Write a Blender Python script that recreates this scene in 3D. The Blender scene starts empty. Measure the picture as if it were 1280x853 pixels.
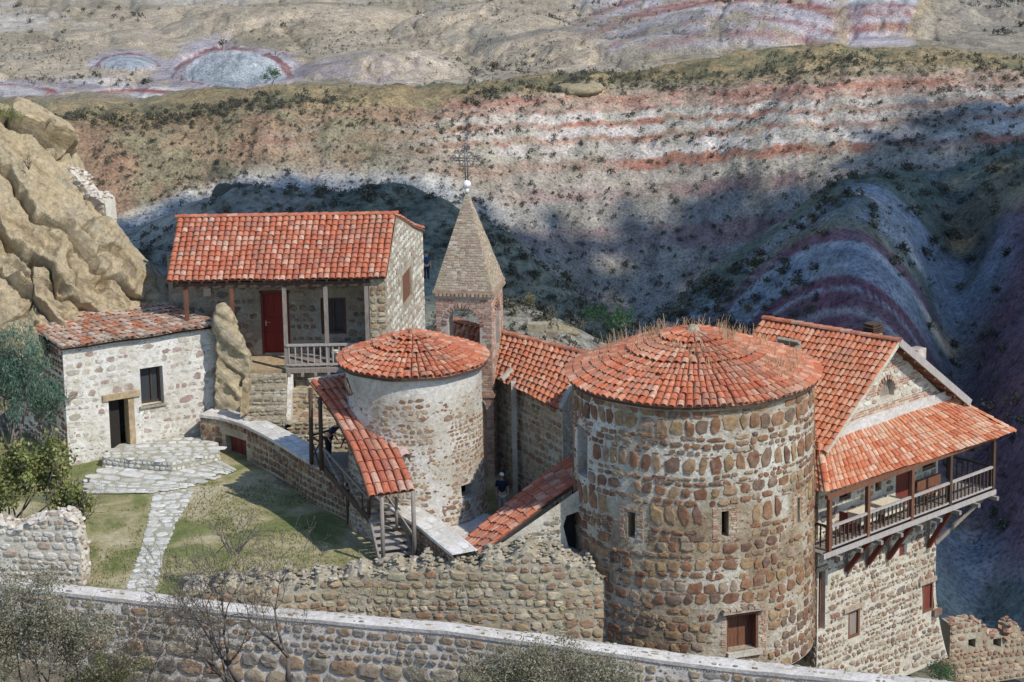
import bpy, bmesh, math, random
import numpy as np
from mathutils import Vector, Matrix
from mathutils.geometry import tessellate_polygon

R = math.radians
rng = np.random.default_rng(7)
random.seed(7)
scene = bpy.context.scene
COL = scene.collection

# ---------------------------------------------------------------- camera
F = 3600.0
PITCH, ROLL = R(15.0), R(-1.0)
CAM = np.array([0.0, 0.0, 36.0])
_f = np.array([0, math.cos(PITCH), -math.sin(PITCH)])
_r0 = np.array([1.0, 0, 0]); _u0 = np.array([0, math.sin(PITCH), math.cos(PITCH)])
_r = _r0 * math.cos(ROLL) + _u0 * math.sin(ROLL)
_u = _u0 * math.cos(ROLL) - _r0 * math.sin(ROLL)


def W(px, py, Y):
    """survey point: the place at forward distance Y seen at photo pixel (px, py)"""
    d = _f + _r * ((px - 640) / F) - _u * ((py - 426.5) / F)
    return CAM + d * (Y / d[1])


def WZ(px, py, z):
    d = _f + _r * ((px - 640) / F) - _u * ((py - 426.5) / F)
    return CAM + d * ((z - CAM[2]) / d[2])


def project(P):
    d = np.asarray(P) - CAM
    w = d @ _f
    return 640 + F * (d @ _r) / w, 426.5 - F * (d @ _u) / w


def V3(*a):
    return np.array(a, float)


def on_plane(px, py, O, n):
    d = _f + _r * ((px - 640) / F) - _u * ((py - 426.5) / F)
    return CAM + d * (np.dot(np.asarray(O) - CAM, n) / np.dot(d, n))


def unit(v):
    v = np.asarray(v, float)
    return v / max(1e-9, np.linalg.norm(v))


# ---------------------------------------------------------------- noise
def _hash(ix, iy, iz, seed):
    n = (ix * 374761393 + iy * 668265263 + iz * 2147483647 + seed * 974711) & 0xFFFFFFFF
    n = ((n ^ (n >> 13)) * 1274126177) & 0xFFFFFFFF
    n = ((n ^ (n >> 15)) * 2246822519) & 0xFFFFFFFF
    return ((n ^ (n >> 16)) & 0xFFFFFF) / float(0xFFFFFF)


def vnoise(x, y, z=0.0, seed=0):
    x, y, z = np.broadcast_arrays(np.asarray(x, float), np.asarray(y, float), np.asarray(z, float))
    ix, iy, iz = [np.floor(q).astype(np.int64) for q in (x, y, z)]
    fx, fy, fz = x - ix, y - iy, z - iz
    fx, fy, fz = [q * q * (3 - 2 * q) for q in (fx, fy, fz)]
    o = 0
    for a in (0, 1):
        for b in (0, 1):
            for c in (0, 1):
                o = o + _hash(ix + a, iy + b, iz + c, seed) * (fx if a else 1 - fx) * (fy if b else 1 - fy) * (fz if c else 1 - fz)
    return o * 2 - 1


def fbm(x, y, z=0.0, octv=4, seed=0, gain=.5):
    o, a, s = 0, 1.0, 1.0
    x, y, z = np.asarray(x, float), np.asarray(y, float), np.asarray(z, float)
    for k in range(octv):
        x, y, z = .36 * x + .48 * y - .8 * z, -.8 * x + .6 * y, .48 * x + .64 * y + .6 * z     # turn every octave: no lattice shows
        o = o + a * vnoise(x * s + 3.7 * k, y * s - 1.3 * k, z * s + .9 * k, seed + k * 17)
        a *= gain; s *= 2.03
    return o


def smooth(a, b, x):
    t = np.clip((np.asarray(x, float) - a) / (b - a), 0, 1)
    return t * t * (3 - 2 * t)


# ---------------------------------------------------------------- mesh builder
class MB:
    def __init__(self):
        self.v = []; self.f = []; self.m = []; self.s = []; self.n = 0

    def add(self, v, f, m=0, smooth=False):
        v = np.asarray(v, float).reshape(-1, 3)
        k = self.n
        self.v.append(v); self.n += len(v)
        for q in f:
            self.f.append(tuple(int(i) + k for i in q))
        self.m += [m] * len(f); self.s += [smooth] * len(f)

    def box(self, c, size, ax=None, m=0):
        ax = np.eye(3) if ax is None else np.asarray(ax)
        s = np.asarray(size, float) / 2
        v = [np.asarray(c) + ax[0] * s[0] * i + ax[1] * s[1] * j + ax[2] * s[2] * k for i in (-1, 1) for j in (-1, 1) for k in (-1, 1)]
        self.add(v, [(0, 1, 3, 2), (4, 6, 7, 5), (0, 4, 5, 1), (2, 3, 7, 6), (0, 2, 6, 4), (1, 5, 7, 3)], m)

    def beam(self, p, q, w, h, m=0, up=(0, 0, 1)):
        p = np.asarray(p, float); q = np.asarray(q, float)
        d = q - p; L = np.linalg.norm(d); d = d / L
        up = np.asarray(up, float)
        if abs(d @ up) > .98: up = np.array([0, 1.0, 0])
        x = unit(np.cross(d, up)); y = np.cross(x, d)
        self.box((p + q) / 2, (w, L, h), (x, d, y), m)

    def tube(self, p, q, r0, r1, n=6, m=0, smooth=True, caps=True):
        p = np.asarray(p, float); q = np.asarray(q, float)
        d = unit(q - p); a = np.array([0, 0, 1.0]) if abs(d[2]) < .9 else np.array([1.0, 0, 0])
        x = unit(np.cross(d, a)); y = np.cross(d, x)
        t = np.arange(n) * 2 * np.pi / n
        ring = np.cos(t)[:, None] * x + np.sin(t)[:, None] * y
        v = np.vstack([p + ring * r0, q + ring * r1])
        f = [(i, (i + 1) % n, n + (i + 1) % n, n + i) for i in range(n)]
        if caps: f += [tuple(range(n))[::-1], tuple(range(n, 2 * n))]
        self.add(v, f, m, smooth)

    def path(self, pts, r, n=6, m=0):
        for i in range(len(pts) - 1):
            ra = r[i] if hasattr(r, '__len__') else r; rb = r[i + 1] if hasattr(r, '__len__') else r
            self.tube(pts[i], pts[i + 1], ra, rb, n, m)

    def ball(self, c, rad, seg=12, ring=8, m=0):
        rad = np.broadcast_to(np.asarray(rad, float), (3,))
        v = []; f = []
        for j in range(ring + 1):
            th = math.pi * j / ring
            for i in range(seg):
                ph = 2 * math.pi * i / seg
                v.append(np.asarray(c) + rad * V3(math.sin(th) * math.cos(ph), math.sin(th) * math.sin(ph), math.cos(th)))
        for j in range(ring):
            for i in range(seg):
                f.append((j * seg + i, (j + 1) * seg + i, (j + 1) * seg + (i + 1) % seg, j * seg + (i + 1) % seg))
        self.add(v, f, m, True)

    def ring(self, c, ax, ay, R_, r, seg=16, m=0):
        pts = [np.asarray(c) + np.asarray(ax) * R_ * math.cos(t) + np.asarray(ay) * R_ * math.sin(t) for t in np.linspace(0, 2 * math.pi, seg + 1)]
        self.path(pts, r, 5, m)

    def grid(self, P, m=0, smooth=False, close_u=False):
        """P: (nu, nv, 3)"""
        nu, nv = P.shape[:2]
        idx = np.arange(nu * nv).reshape(nu, nv)
        a = idx[:-1, :-1].ravel(); b = idx[1:, :-1].ravel(); c = idx[1:, 1:].ravel(); d = idx[:-1, 1:].ravel()
        self.add(P.reshape(-1, 3), np.stack([a, b, c, d], 1).tolist(), m, smooth)

    def extrude(self, outline, d, m=0):
        """closed prism: outline (list of 3D points, planar) pushed along vector d"""
        o = [np.asarray(p, float) for p in outline]; n = len(o)
        tri = tessellate_polygon([[Vector(p) for p in o]])
        v = o + [p + np.asarray(d, float) for p in o]
        f = [tuple(t) for t in tri] + [tuple(i + n for i in t)[::-1] for t in tri]
        f += [(i, (i + 1) % n, n + (i + 1) % n, n + i) for i in range(n)]
        self.add(v, f, m)

    def mesh(self, name, mats, base=(0, 0, 0), recalc=False):
        me = bpy.data.meshes.new(name)
        v = np.vstack(self.v) - np.asarray(base, float)
        me.from_pydata(v.tolist(), [], self.f)
        for mm in (mats if isinstance(mats, (list, tuple)) else [mats]):
            me.materials.append(mm)
        me.polygons.foreach_set('material_index', self.m)
        me.polygons.foreach_set('use_smooth', self.s)
        me.update()
        if recalc:
            bm = bmesh.new(); bm.from_mesh(me); bmesh.ops.recalc_face_normals(bm, faces=bm.faces); bm.to_mesh(me); bm.free()
        return me


def tag(o, label=None, cat=None, group=None, kind=None):
    if label: o['label'] = label
    if cat: o['category'] = cat
    if group: o['group'] = group
    if kind: o['kind'] = kind
    return o


def thing(name, label, cat, base, group=None):
    o = bpy.data.objects.new(name, None); COL.objects.link(o)
    o.location = tuple(float(x) for x in base); o.empty_display_size = .3
    return tag(o, label, cat, group)


def base_of(o):
    p = np.zeros(3)
    while o is not None:
        p = p + np.array(o.location); o = o.parent
    return p


def part(name, mb, mats, parent, label=None, recalc=False):
    o = bpy.data.objects.new(name, mb.mesh(name, mats, base_of(parent), recalc)); COL.objects.link(o)
    o.parent = parent
    if label: o['label'] = label
    return o


def solo(name, mb, mats, label, cat, base, group=None, recalc=False):
    o = bpy.data.objects.new(name, mb.mesh(name, mats, base, recalc)); COL.objects.link(o)
    o.location = tuple(float(x) for x in base)
    return tag(o, label, cat, group)


def setting(name, mb, mats, kind='structure', label=None):
    o = bpy.data.objects.new(name, mb.mesh(name, mats)); COL.objects.link(o)
    o['kind'] = kind
    if label: o['label'] = label
    return o


# ---------------------------------------------------------------- materials
def new_mat(name):
    m = bpy.data.materials.new(name); m.use_nodes = True
    nt = m.node_tree; b = nt.nodes['Principled BSDF']
    b.inputs['Specular IOR Level'].default_value = .25
    return m, nt, b


def ramp(nt, stops, interp='LINEAR'):
    r = nt.nodes.new('ShaderNodeValToRGB'); cr = r.color_ramp; cr.interpolation = interp
    while len(cr.elements) > 1: cr.elements.remove(cr.elements[-1])
    cr.elements[0].position = stops[0][0]; cr.elements[0].color = (*stops[0][1], 1)
    for p, c in stops[1:]:
        e = cr.elements.new(p); e.color = (*c, 1)
    return r


def noise_node(nt, scale, detail=6, rough=.6, dist=0.0, vec=None):
    n = nt.nodes.new('ShaderNodeTexNoise')
    n.inputs['Scale'].default_value = scale; n.inputs['Detail'].default_value = detail
    n.inputs['Roughness'].default_value = rough; n.inputs['Distortion'].default_value = dist
    if vec is None:
        tc = nt.nodes.new('ShaderNodeTexCoord'); vec = tc.outputs['Object']
    nt.links.new(vec, n.inputs['Vector'])
    return n


def mixc(nt, a, b, fac, mode='MIX'):
    m = nt.nodes.new('ShaderNodeMix'); m.data_type = 'RGBA'; m.blend_type = mode
    for sock, val in ((m.inputs['Factor'], fac), (m.inputs['A'], a), (m.inputs['B'], b)):
        if isinstance(val, (int, float)): sock.default_value = val
        elif isinstance(val, tuple): sock.default_value = (*val, 1)
        else: nt.links.new(val, sock)
    return m.outputs['Result']


def bump(nt, b, h, strength, dist):
    n = nt.nodes.new('ShaderNodeBump'); n.inputs['Strength'].default_value = strength; n.inputs['Distance'].default_value = dist
    nt.links.new(h, n.inputs['Height']); nt.links.new(n.outputs['Normal'], b.inputs['Normal'])


def stops_even(cols):
    return [(i / len(cols), c) for i, c in enumerate(cols)]


def island_mat(name, cols, var=.35, scale=9, rough=.9, bumpd=.015, blot=None, blot_scale=1.2, blot_amt=.6):
    """every loose piece (stone, brick, tile, leaf) takes its own colour from cols; noise adds wear"""
    m, nt, b = new_mat(name)
    g = nt.nodes.new('ShaderNodeNewGeometry')
    rp = ramp(nt, stops_even(cols), 'CONSTANT'); nt.links.new(g.outputs['Random Per Island'], rp.inputs['Fac'])
    n = noise_node(nt, scale)
    lo, hi = 1 - var, 1 + var * .55
    r2 = ramp(nt, [(.3, (lo, lo, lo)), (.7, (hi, hi, hi))]); nt.links.new(n.outputs['Fac'], r2.inputs['Fac'])
    c = mixc(nt, rp.outputs['Color'], r2.outputs['Color'], 1.0, 'MULTIPLY')
    if blot:
        n2 = noise_node(nt, blot_scale, 5, .65)
        r3 = ramp(nt, [(.5, (0, 0, 0)), (.68, (1, 1, 1))]); nt.links.new(n2.outputs['Fac'], r3.inputs['Fac'])
        f = mixc(nt, (0., 0., 0.), r3.outputs['Color'], blot_amt)
        c = mixc(nt, c, blot, f)
    nt.links.new(c, b.inputs['Base Color']); b.inputs['Roughness'].default_value = rough
    n3 = noise_node(nt, scale * 3, 5, .7); bump(nt, b, n3.outputs['Fac'], .6, bumpd)
    return m


def ground_mat(name, cols, scale=1.0, fine=14, rough=.95, bumpd=.03, var=.3, dist=.4, bscale=None):
    """cols: list of (position, colour) along a big noise; fine noise multiplies"""
    m, nt, b = new_mat(name)
    n = noise_node(nt, scale, 8, .62, dist)
    rp = ramp(nt, cols); nt.links.new(n.outputs['Fac'], rp.inputs['Fac'])
    n2 = noise_node(nt, fine, 6, .7)
    r2 = ramp(nt, [(.3, (1 - var,) * 3), (.7, (1 + var * .5,) * 3)]); nt.links.new(n2.outputs['Fac'], r2.inputs['Fac'])
    c = mixc(nt, rp.outputs['Color'], r2.outputs['Color'], 1.0, 'MULTIPLY')
    nt.links.new(c, b.inputs['Base Color']); b.inputs['Roughness'].default_value = rough
    n3 = noise_node(nt, bscale or fine * .7, 8, .7); bump(nt, b, n3.outputs['Fac'], .8, bumpd)
    return m


def wood_mat(name, c1, c2, rough=.8):
    m, nt, b = new_mat(name)
    tc = nt.nodes.new('ShaderNodeTexCoord'); mp = nt.nodes.new('ShaderNodeMapping')
    mp.inputs['Scale'].default_value = (22, 22, 2.5); nt.links.new(tc.outputs['Object'], mp.inputs['Vector'])
    n = noise_node(nt, 1.0, 6, .65, .5, mp.outputs['Vector'])
    rp = ramp(nt, [(.3, c1), (.7, c2)]); nt.links.new(n.outputs['Fac'], rp.inputs['Fac'])
    nt.links.new(rp.outputs['Color'], b.inputs['Base Color']); b.inputs['Roughness'].default_value = rough
    bump(nt, b, n.outputs['Fac'], .5, .006)
    return m


def plain_mat(name, c, rough=.7, metal=0.0, var=.2, scale=12):
    m, nt, b = new_mat(name)
    n = noise_node(nt, scale, 5, .6)
    rp = ramp(nt, [(.3, tuple(x * (1 - var) for x in c)), (.7, tuple(min(1, x * (1 + var)) for x in c))]); nt.links.new(n.outputs['Fac'], rp.inputs['Fac'])
    nt.links.new(rp.outputs['Color'], b.inputs['Base Color'])
    b.inputs['Roughness'].default_value = rough; b.inputs['Metallic'].default_value = metal
    return m


def leaf_mat(name, cols, transl=.25):
    m, nt, b = new_mat(name)
    g = nt.nodes.new('ShaderNodeNewGeometry')
    rp = ramp(nt, stops_even(cols), 'CONSTANT'); nt.links.new(g.outputs['Random Per Island'], rp.inputs['Fac'])
    n = noise_node(nt, 1.4, 3, .6)
    r2 = ramp(nt, [(.35, (.7, .7, .7)), (.65, (1.2, 1.2, 1.2))]); nt.links.new(n.outputs['Fac'], r2.inputs['Fac'])
    c = mixc(nt, rp.outputs['Color'], r2.outputs['Color'], 1.0, 'MULTIPLY')
    nt.links.new(c, b.inputs['Base Color']); b.inputs['Roughness'].default_value = .65
    t = nt.nodes.new('ShaderNodeBsdfTranslucent'); nt.links.new(c, t.inputs['Color'])
    mx = nt.nodes.new('ShaderNodeMixShader'); mx.inputs[0].default_value = transl
    nt.links.new(b.outputs[0], mx.inputs[1]); nt.links.new(t.outputs[0], mx.inputs[2])
    nt.links.new(mx.outputs[0], nt.nodes['Material Output'].inputs['Surface'])
    return m


# ---------------------------------------------------------------- masonry
def plane(O, ux, uz):
    O, ux, uz = np.asarray(O, float), np.asarray(ux, float), np.asarray(uz, float)
    n = unit(np.cross(ux, uz))

    def S(u, v):
        u = np.asarray(u, float)[..., None]; v = np.asarray(v, float)[..., None]
        P = O + u * ux + v * uz
        return P, np.broadcast_to(n, P.shape)
    return S


def cyl(cx, cy, rad, z0=0.0):
    """rad(v) -> radius; u is arc length at radius rad(0), 0 facing the camera side (-y), + to the right"""
    R0 = float(rad(0.0))

    def S(u, v):
        u = np.asarray(u, float); v = np.asarray(v, float)
        u, v = np.broadcast_arrays(u, v)
        a = u / R0; r = rad(v)
        N = np.stack([np.sin(a), -np.cos(a), np.zeros_like(a)], -1)
        P = np.stack([cx + r * np.sin(a), cy - r * np.cos(a), z0 + v], -1)
        return P, N
    return S


def strip(pts, z0):
    """vertical surface along a plan polyline; u = length along it, v = height above z0(u)"""
    pts = [np.asarray(p, float)[:2] for p in pts]
    L = np.concatenate([[0], np.cumsum([np.linalg.norm(b - a) for a, b in zip(pts, pts[1:])])])
    P2 = np.array(pts)

    def S(u, v):
        u = np.asarray(u, float); v = np.asarray(v, float)
        u, v = np.broadcast_arrays(u, v)
        x = np.interp(u, L, P2[:, 0]); y = np.interp(u, L, P2[:, 1])
        e = .35
        ua, ub = np.clip(u - e, 0, L[-1]), np.clip(u + e, 0, L[-1])
        dx = np.interp(ub, L, P2[:, 0]) - np.interp(ua, L, P2[:, 0]); dy = np.interp(ub, L, P2[:, 1]) - np.interp(ua, L, P2[:, 1])
        l = np.hypot(dx, dy) + 1e-9
        N = np.stack([dy / l, -dx / l, np.zeros_like(l)], -1)
        zz = z0(u) if callable(z0) else z0
        return np.stack([x, y, zz + v], -1), N
    S.length = float(L[-1])
    return S


def grid_panel(mb, S, us, vs, holes=(), depth=.35, m=0, m_reveal=None, smooth_=False):
    """wall face of cells between us and vs, with real recesses (u0,u1,v0,v1) cut out and their reveals"""
    us = sorted(set([round(float(x), 5) for x in us] + [round(h[i], 5) for h in holes for i in (0, 1)]))
    vs = sorted(set([round(float(x), 5) for x in vs] + [round(h[i], 5) for h in holes for i in (2, 3)]))
    U, Vv = np.meshgrid(us, vs, indexing='ij')
    P, N = S(U, Vv)
    nv = len(vs); f = []
    for i in range(len(us) - 1):
        for j in range(nv - 1):
            uc, vc = (us[i] + us[i + 1]) / 2, (vs[j] + vs[j + 1]) / 2
            if any(h[0] < uc < h[1] and h[2] < vc < h[3] for h in holes): continue
            f.append((i * nv + j, (i + 1) * nv + j, (i + 1) * nv + j + 1, i * nv + j + 1))
    mb.add(P.reshape(-1, 3), f, m, smooth_)
    mr = m if m_reveal is None else m_reveal
    for h in holes:
        c = [(h[0], h[2]), (h[1], h[2]), (h[1], h[3]), (h[0], h[3])]
        a, n = S(np.array([q[0] for q in c]), np.array([q[1] for q in c]))
        nn = S(np.array((h[0] + h[1]) / 2), np.array((h[2] + h[3]) / 2))[1]
        b = a - nn * depth
        v = np.vstack([a, b])
        mb.add(v, [(i, 4 + i, 4 + (i + 1) % 4, (i + 1) % 4) for i in range(4)], mr)


def poly_panel(mb, S, outer, holes=(), depth=.35, m=0, m_reveal=None):
    polys = [[Vector((u, v, 0)) for u, v in outer]] + [[Vector((u, v, 0)) for u, v in h] for h in holes]
    flat = [p for pl in polys for p in pl]
    tri = tessellate_polygon(polys)
    u = np.array([p.x for p in flat]); v = np.array([p.y for p in flat])
    P, N = S(u, v)
    f = []
    for t in tri:
        a, b, c = [P[i] for i in t]
        f.append(t if np.dot(np.cross(b - a, c - a), N[t[0]]) > 0 else t[::-1])
    mb.add(P, f, m)
    for h in holes:
        a, n = S(np.array([q[0] for q in h]), np.array([q[1] for q in h])); b = a - n * depth; k = len(h)
        mb.add(np.vstack([a, b]), [(i, k + i, k + (i + 1) % k, (i + 1) % k) for i in range(k)], m if m_reveal is None else m_reveal)


def arch(u0, u1, v0, v1, n=9):
    """arched opening outline: straight to v1-radius, half-round head"""
    r = (u1 - u0) / 2; c = (u0 + u1) / 2
    return [(u0, v0), (u1, v0)] + [(c + r * math.cos(t), v1 - r + r * math.sin(t)) for t in np.linspace(0, math.pi, n)]


def stones(mb, S, U, V, hs, asp=(.8, 1.8), gap=.05, dep=.03, holes=(), mat=1, keep=1.0, skip=None, jit=.13, wav=.04, n=9, marg=.03, power=3.0, hfun=None, simple=False, top=None, seed=None):
    """courses of irregular stones standing a little proud of the wall face; each is a loose piece of the wall mesh"""
    g = rng if seed is None else np.random.default_rng(seed)
    v = V[0]; UU = []; VV = []; DD = []; faces = []; cnt = 0; row = 0
    while v < V[1] - .04:
        h = float(hfun(v, g)) if hfun else float(g.uniform(*hs))
        if v + h > V[1] - .05: h = V[1] - v
        u = U[0] - float(g.uniform(0, .3)) * h
        ph = float(g.uniform(0, 6))
        while u < U[1]:
            l = h * float(g.uniform(*asp))
            u0, u1 = max(u, U[0]), min(u + l, U[1]); u += l
            if u1 - u0 < .35 * min(l, h): continue
            uc, vc = (u0 + u1) / 2, v + h / 2
            if g.random() > keep: continue
            if any(h_[0] - marg < u1 and u0 < h_[1] + marg and h_[2] - marg < v + h and v < h_[3] + marg for h_ in holes): continue
            if skip is not None and skip(uc, vc): continue
            if top is not None and vc + h * .3 > top(uc): continue
            a = max(.03, (u1 - u0 - gap * float(g.uniform(.6, 1.5))) / 2); b = max(.02, (h - gap * float(g.uniform(.6, 1.5))) / 2)
            vo = wav * math.sin(uc * 1.3 + ph)
            if simple:
                lu = np.array([-a, a, a, -a]); lv = np.array([-b, -b, b, b])
                k = 4
                e = g.uniform(-.12, .12, 8) * min(a, b)
                lu = lu + e[:4]; lv = lv + e[4:]
                d1 = dep * float(g.uniform(.5, 1.3))
                UU.append(np.concatenate([lu, lu * .94]) + uc); VV.append(np.concatenate([lv, lv * .9]) + vc + vo)
                DD.append(np.concatenate([np.full(4, -.01), np.full(4, d1)]))
                faces += [(cnt + i, cnt + (i + 1) % 4, cnt + 4 + (i + 1) % 4, cnt + 4 + i) for i in range(4)] + [(cnt + 4, cnt + 5, cnt + 6, cnt + 7)]
                cnt += 8
                continue
            k = max(6, n + int(g.integers(-2, 2)))
            t = (np.arange(k) + g.uniform(-.38, .38, k)) * 2 * math.pi / k + float(g.uniform(0, 6))
            c, s = np.cos(t), np.sin(t)
            rr = (np.abs(c) ** power + np.abs(s) ** power) ** (-1 / power) * (1 + g.uniform(-jit, jit * .5, k))
            rr = np.minimum(rr, 1.06 * np.minimum(1 / np.maximum(np.abs(c), 1e-6), 1 / np.maximum(np.abs(s), 1e-6)))
            lu, lv = c * rr * a, s * rr * b
            lu = lu + lv * float(g.uniform(-.18, .18)); lv = lv + lu * float(g.uniform(-.09, .09)); lu = np.clip(lu, -a * 1.04, a * 1.04); lv = np.clip(lv, -b * 1.06, b * 1.06)
            d1 = dep * float(g.uniform(.55, 1.35)); tl = g.uniform(-.35, .35, 2)
            dd1 = d1 * (.75 + .2 * (tl[0] * c + tl[1] * s)); dd2 = d1 * (1 + .3 * (tl[0] * c + tl[1] * s) + g.uniform(-.18, .18, k))
            UU.append(np.concatenate([lu, lu * .95, lu * .7, [0]]) + uc)
            VV.append(np.concatenate([lv, lv * .95, lv * .7, [0]]) + vc + vo)
            DD.append(np.concatenate([np.full(k, -.012), dd1, dd2, [d1 * float(g.uniform(.9, 1.3))]]))
            for i in range(k):
                j = (i + 1) % k
                faces.append((cnt + i, cnt + j, cnt + k + j, cnt + k + i)); faces.append((cnt + k + i, cnt + k + j, cnt + 2 * k + j, cnt + 2 * k + i))
                faces.append((cnt + 2 * k + i, cnt + 2 * k + j, cnt + 3 * k))
            cnt += 3 * k + 1
        v += h; row += 1
    if not UU: return
    UU, VV, DD = np.concatenate(UU), np.concatenate(VV), np.concatenate(DD)
    P, N = S(UU, VV)
    mb.add(P + N * DD[:, None], faces, mat)


def chips(mb, S, U, V, count, size, mat=1, dep=.02, holes=(), top=None, seed=1):
    """small angular stones pressed into the mortar between the bigger ones"""
    g = np.random.default_rng(seed); UU = []; VV = []; DD = []; faces = []; cnt = 0
    for _ in range(count):
        uc, vc = float(g.uniform(*U)), float(g.uniform(*V)); s = float(g.uniform(*size))
        if any(h_[0] - s < uc < h_[1] + s and h_[2] - s < vc < h_[3] + s for h_ in holes): continue
        if top is not None and vc + s > top(uc): continue
        k = int(g.integers(5, 8)); t = (np.arange(k) + g.uniform(-.35, .35, k)) * 2 * math.pi / k; asp = float(g.uniform(1.0, 2.4))
        r = s * g.uniform(.65, 1.1, k); lu, lv = np.cos(t) * r * asp * .6, np.sin(t) * r * .6
        UU.append(np.concatenate([lu, lu * .85]) + uc); VV.append(np.concatenate([lv, lv * .85]) + vc); DD.append(np.concatenate([np.full(k, -.01), np.full(k, dep) * g.uniform(.6, 1.2, k)]))
        faces += [(cnt + i, cnt + (i + 1) % k, cnt + k + (i + 1) % k, cnt + k + i) for i in range(k)] + [tuple(range(cnt + k, cnt + 2 * k))]
        cnt += 2 * k
    if UU:
        P, N = S(np.concatenate(UU), np.concatenate(VV)); mb.add(P + N * np.concatenate(DD)[:, None], faces, mat)


def rubble(mb, centers, size, mat=1, seed=1, flat=.7):
    """loose angular stones on top of a ruined wall"""
    g = np.random.default_rng(seed)
    for c in centers:
        s = float(g.uniform(*size))
        t = g.normal(size=(14, 3)); t /= np.linalg.norm(t, axis=1)[:, None]
        bm = bmesh.new()
        for q in t * V3(1, 1, flat) * s * g.uniform(.8, 1.1, (14, 1)):
            bm.verts.new(q + c)
        r = bmesh.ops.convex_hull(bm, input=bm.verts)
        bm.verts.index_update()
        vs = [v.co[:] for v in bm.verts]; mb.add(vs, [[v.index for v in f.verts] for f in bm.faces], mat)
        bm.free()


# ---------------------------------------------------------------- roof tiles
def barrels(mb, p0, p1, c, n, r0, r1, mat=0, seg=5, th=.022, squash=.85):
    N = len(p0)
    t = np.linspace(0, math.pi, seg + 1)
    ct, st = np.cos(t), np.sin(t) * squash
    r0 = np.broadcast_to(np.asarray(r0, float), (N,)); r1 = np.broadcast_to(np.asarray(r1, float), (N,))

    def arc(p, r):
        return p[:, None] + c[:, None] * (ct[None, :, None] * r[:, None, None]) + n[:, None] * (st[None, :, None] * r[:, None, None])
    a0, a1, b0, b1 = arc(p0, r0), arc(p1, r1), arc(p0, r0 - th), arc(p1, r1 - th)
    k = seg + 1
    v = np.concatenate([a0, a1, b0, b1], 1).reshape(-1, 3)
    base = np.arange(N) * 4 * k
    f = []
    for i in range(seg):
        f.append(np.stack([base + i, base + k + i, base + k + i + 1, base + i + 1], 1))
        f.append(np.stack([base + 2 * k + i + 1, base + 3 * k + i + 1, base + 3 * k + i, base + 2 * k + i], 1))
        f.append(np.stack([base + k + i, base + 3 * k + i, base + 3 * k + i + 1, base + k + i + 1], 1))
        f.append(np.stack([base + i + 1, base + 2 * k + i + 1, base + 2 * k + i, base + i], 1))
    mb.add(v, np.concatenate(f).tolist(), mat, False)


def tile_roof(mb, S, ncol, nrow, mat=0, base_mat=1, skip=None, jit=.012, rk=.42, over=1.2, lift=.045, squash=.85, under=.1, g=None, missing=0.0):
    """S(a, b): a across 0..1, b down the slope 0 (top) .. 1 (eave)"""
    g = g or rng
    e = 1e-3

    def frame(a, b):
        P = S(a, b)
        da = (S(a + e, b) - S(a - e, b)) / (2 * e); db = (S(a, b + e) - S(a, b - e)) / (2 * e)
        n = np.cross(da, db); n = np.where(n[..., 2:3] < 0, -n, n)
        n /= np.linalg.norm(n, axis=-1, keepdims=True)
        return P, da, db, n
    I, J = np.meshgrid(np.arange(ncol), np.arange(nrow), indexing='ij'); I, J = I.ravel(), J.ravel()
    a = (I + .5) / ncol; b0 = J / nrow; b1 = np.minimum((J + over) / nrow, 1.0 + .22 / nrow)
    keep = np.ones(len(a), bool)
    if skip is not None: keep = ~skip(a, (b0 + b1) / 2)
    keep &= g.random(len(a)) >= missing
    a, b0, b1 = a[keep], b0[keep], b1[keep]
    P0, da0, _, n0 = frame(a, b0); P1, da1, _, n1 = frame(a, b1)
    c = da1 / np.linalg.norm(da1, axis=1)[:, None]
    r0 = np.linalg.norm(da0, axis=1) / ncol * rk; r1 = np.linalg.norm(da1, axis=1) / ncol * rk * 1.1
    M = len(a)
    off = c * g.normal(0, jit, (M, 1))
    P0 = P0 + off + n0 * .005; P1 = P1 + off + c * g.normal(0, jit * .8, (M, 1)) + n1 * (lift + np.abs(g.normal(0, jit * .7, (M, 1))))
    s = g.uniform(-.04, .05, (M, 1)); ax = P1 - P0; P1 = P1 + ax * s
    barrels(mb, P0, P1, c, n1, r0, r1, mat, squash=squash)
    # tiles' bed: one pan sheet and its board underside
    A, B = np.meshgrid(np.linspace(0, 1, max(3, ncol // 2 + 1)), np.linspace(0, 1, 9), indexing='ij')
    P, _, _, n = frame(A.ravel(), B.ravel())
    keepq = None
    sh = A.shape
    Pt = (P - n * .012).reshape(*sh, 3); Pb = (P - n * under).reshape(*sh, 3)
    if skip is None:
        mb.grid(Pt, mat); mb.grid(Pb[::-1], base_mat)
        for t_, b_ in ((Pt[0], Pb[0]), (Pt[-1], Pb[-1]), (Pt[:, 0], Pb[:, 0]), (Pt[:, -1], Pb[:, -1])):
            mb.grid(np.stack([t_, b_], 1), base_mat)
    else:
        sk = skip(((A[:-1, :-1] + A[1:, 1:]) / 2).ravel(), ((B[:-1, :-1] + B[1:, 1:]) / 2).ravel()).reshape(sh[0] - 1, sh[1] - 1)
        idx = np.arange(sh[0] * sh[1]).reshape(sh)
        f = [(idx[i, j], idx[i + 1, j], idx[i + 1, j + 1], idx[i, j + 1]) for i in range(sh[0] - 1) for j in range(sh[1] - 1) if not sk[i, j]]
        mb.add(Pt.reshape(-1, 3), f, mat); mb.add(Pb.reshape(-1, 3), f, base_mat)


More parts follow.
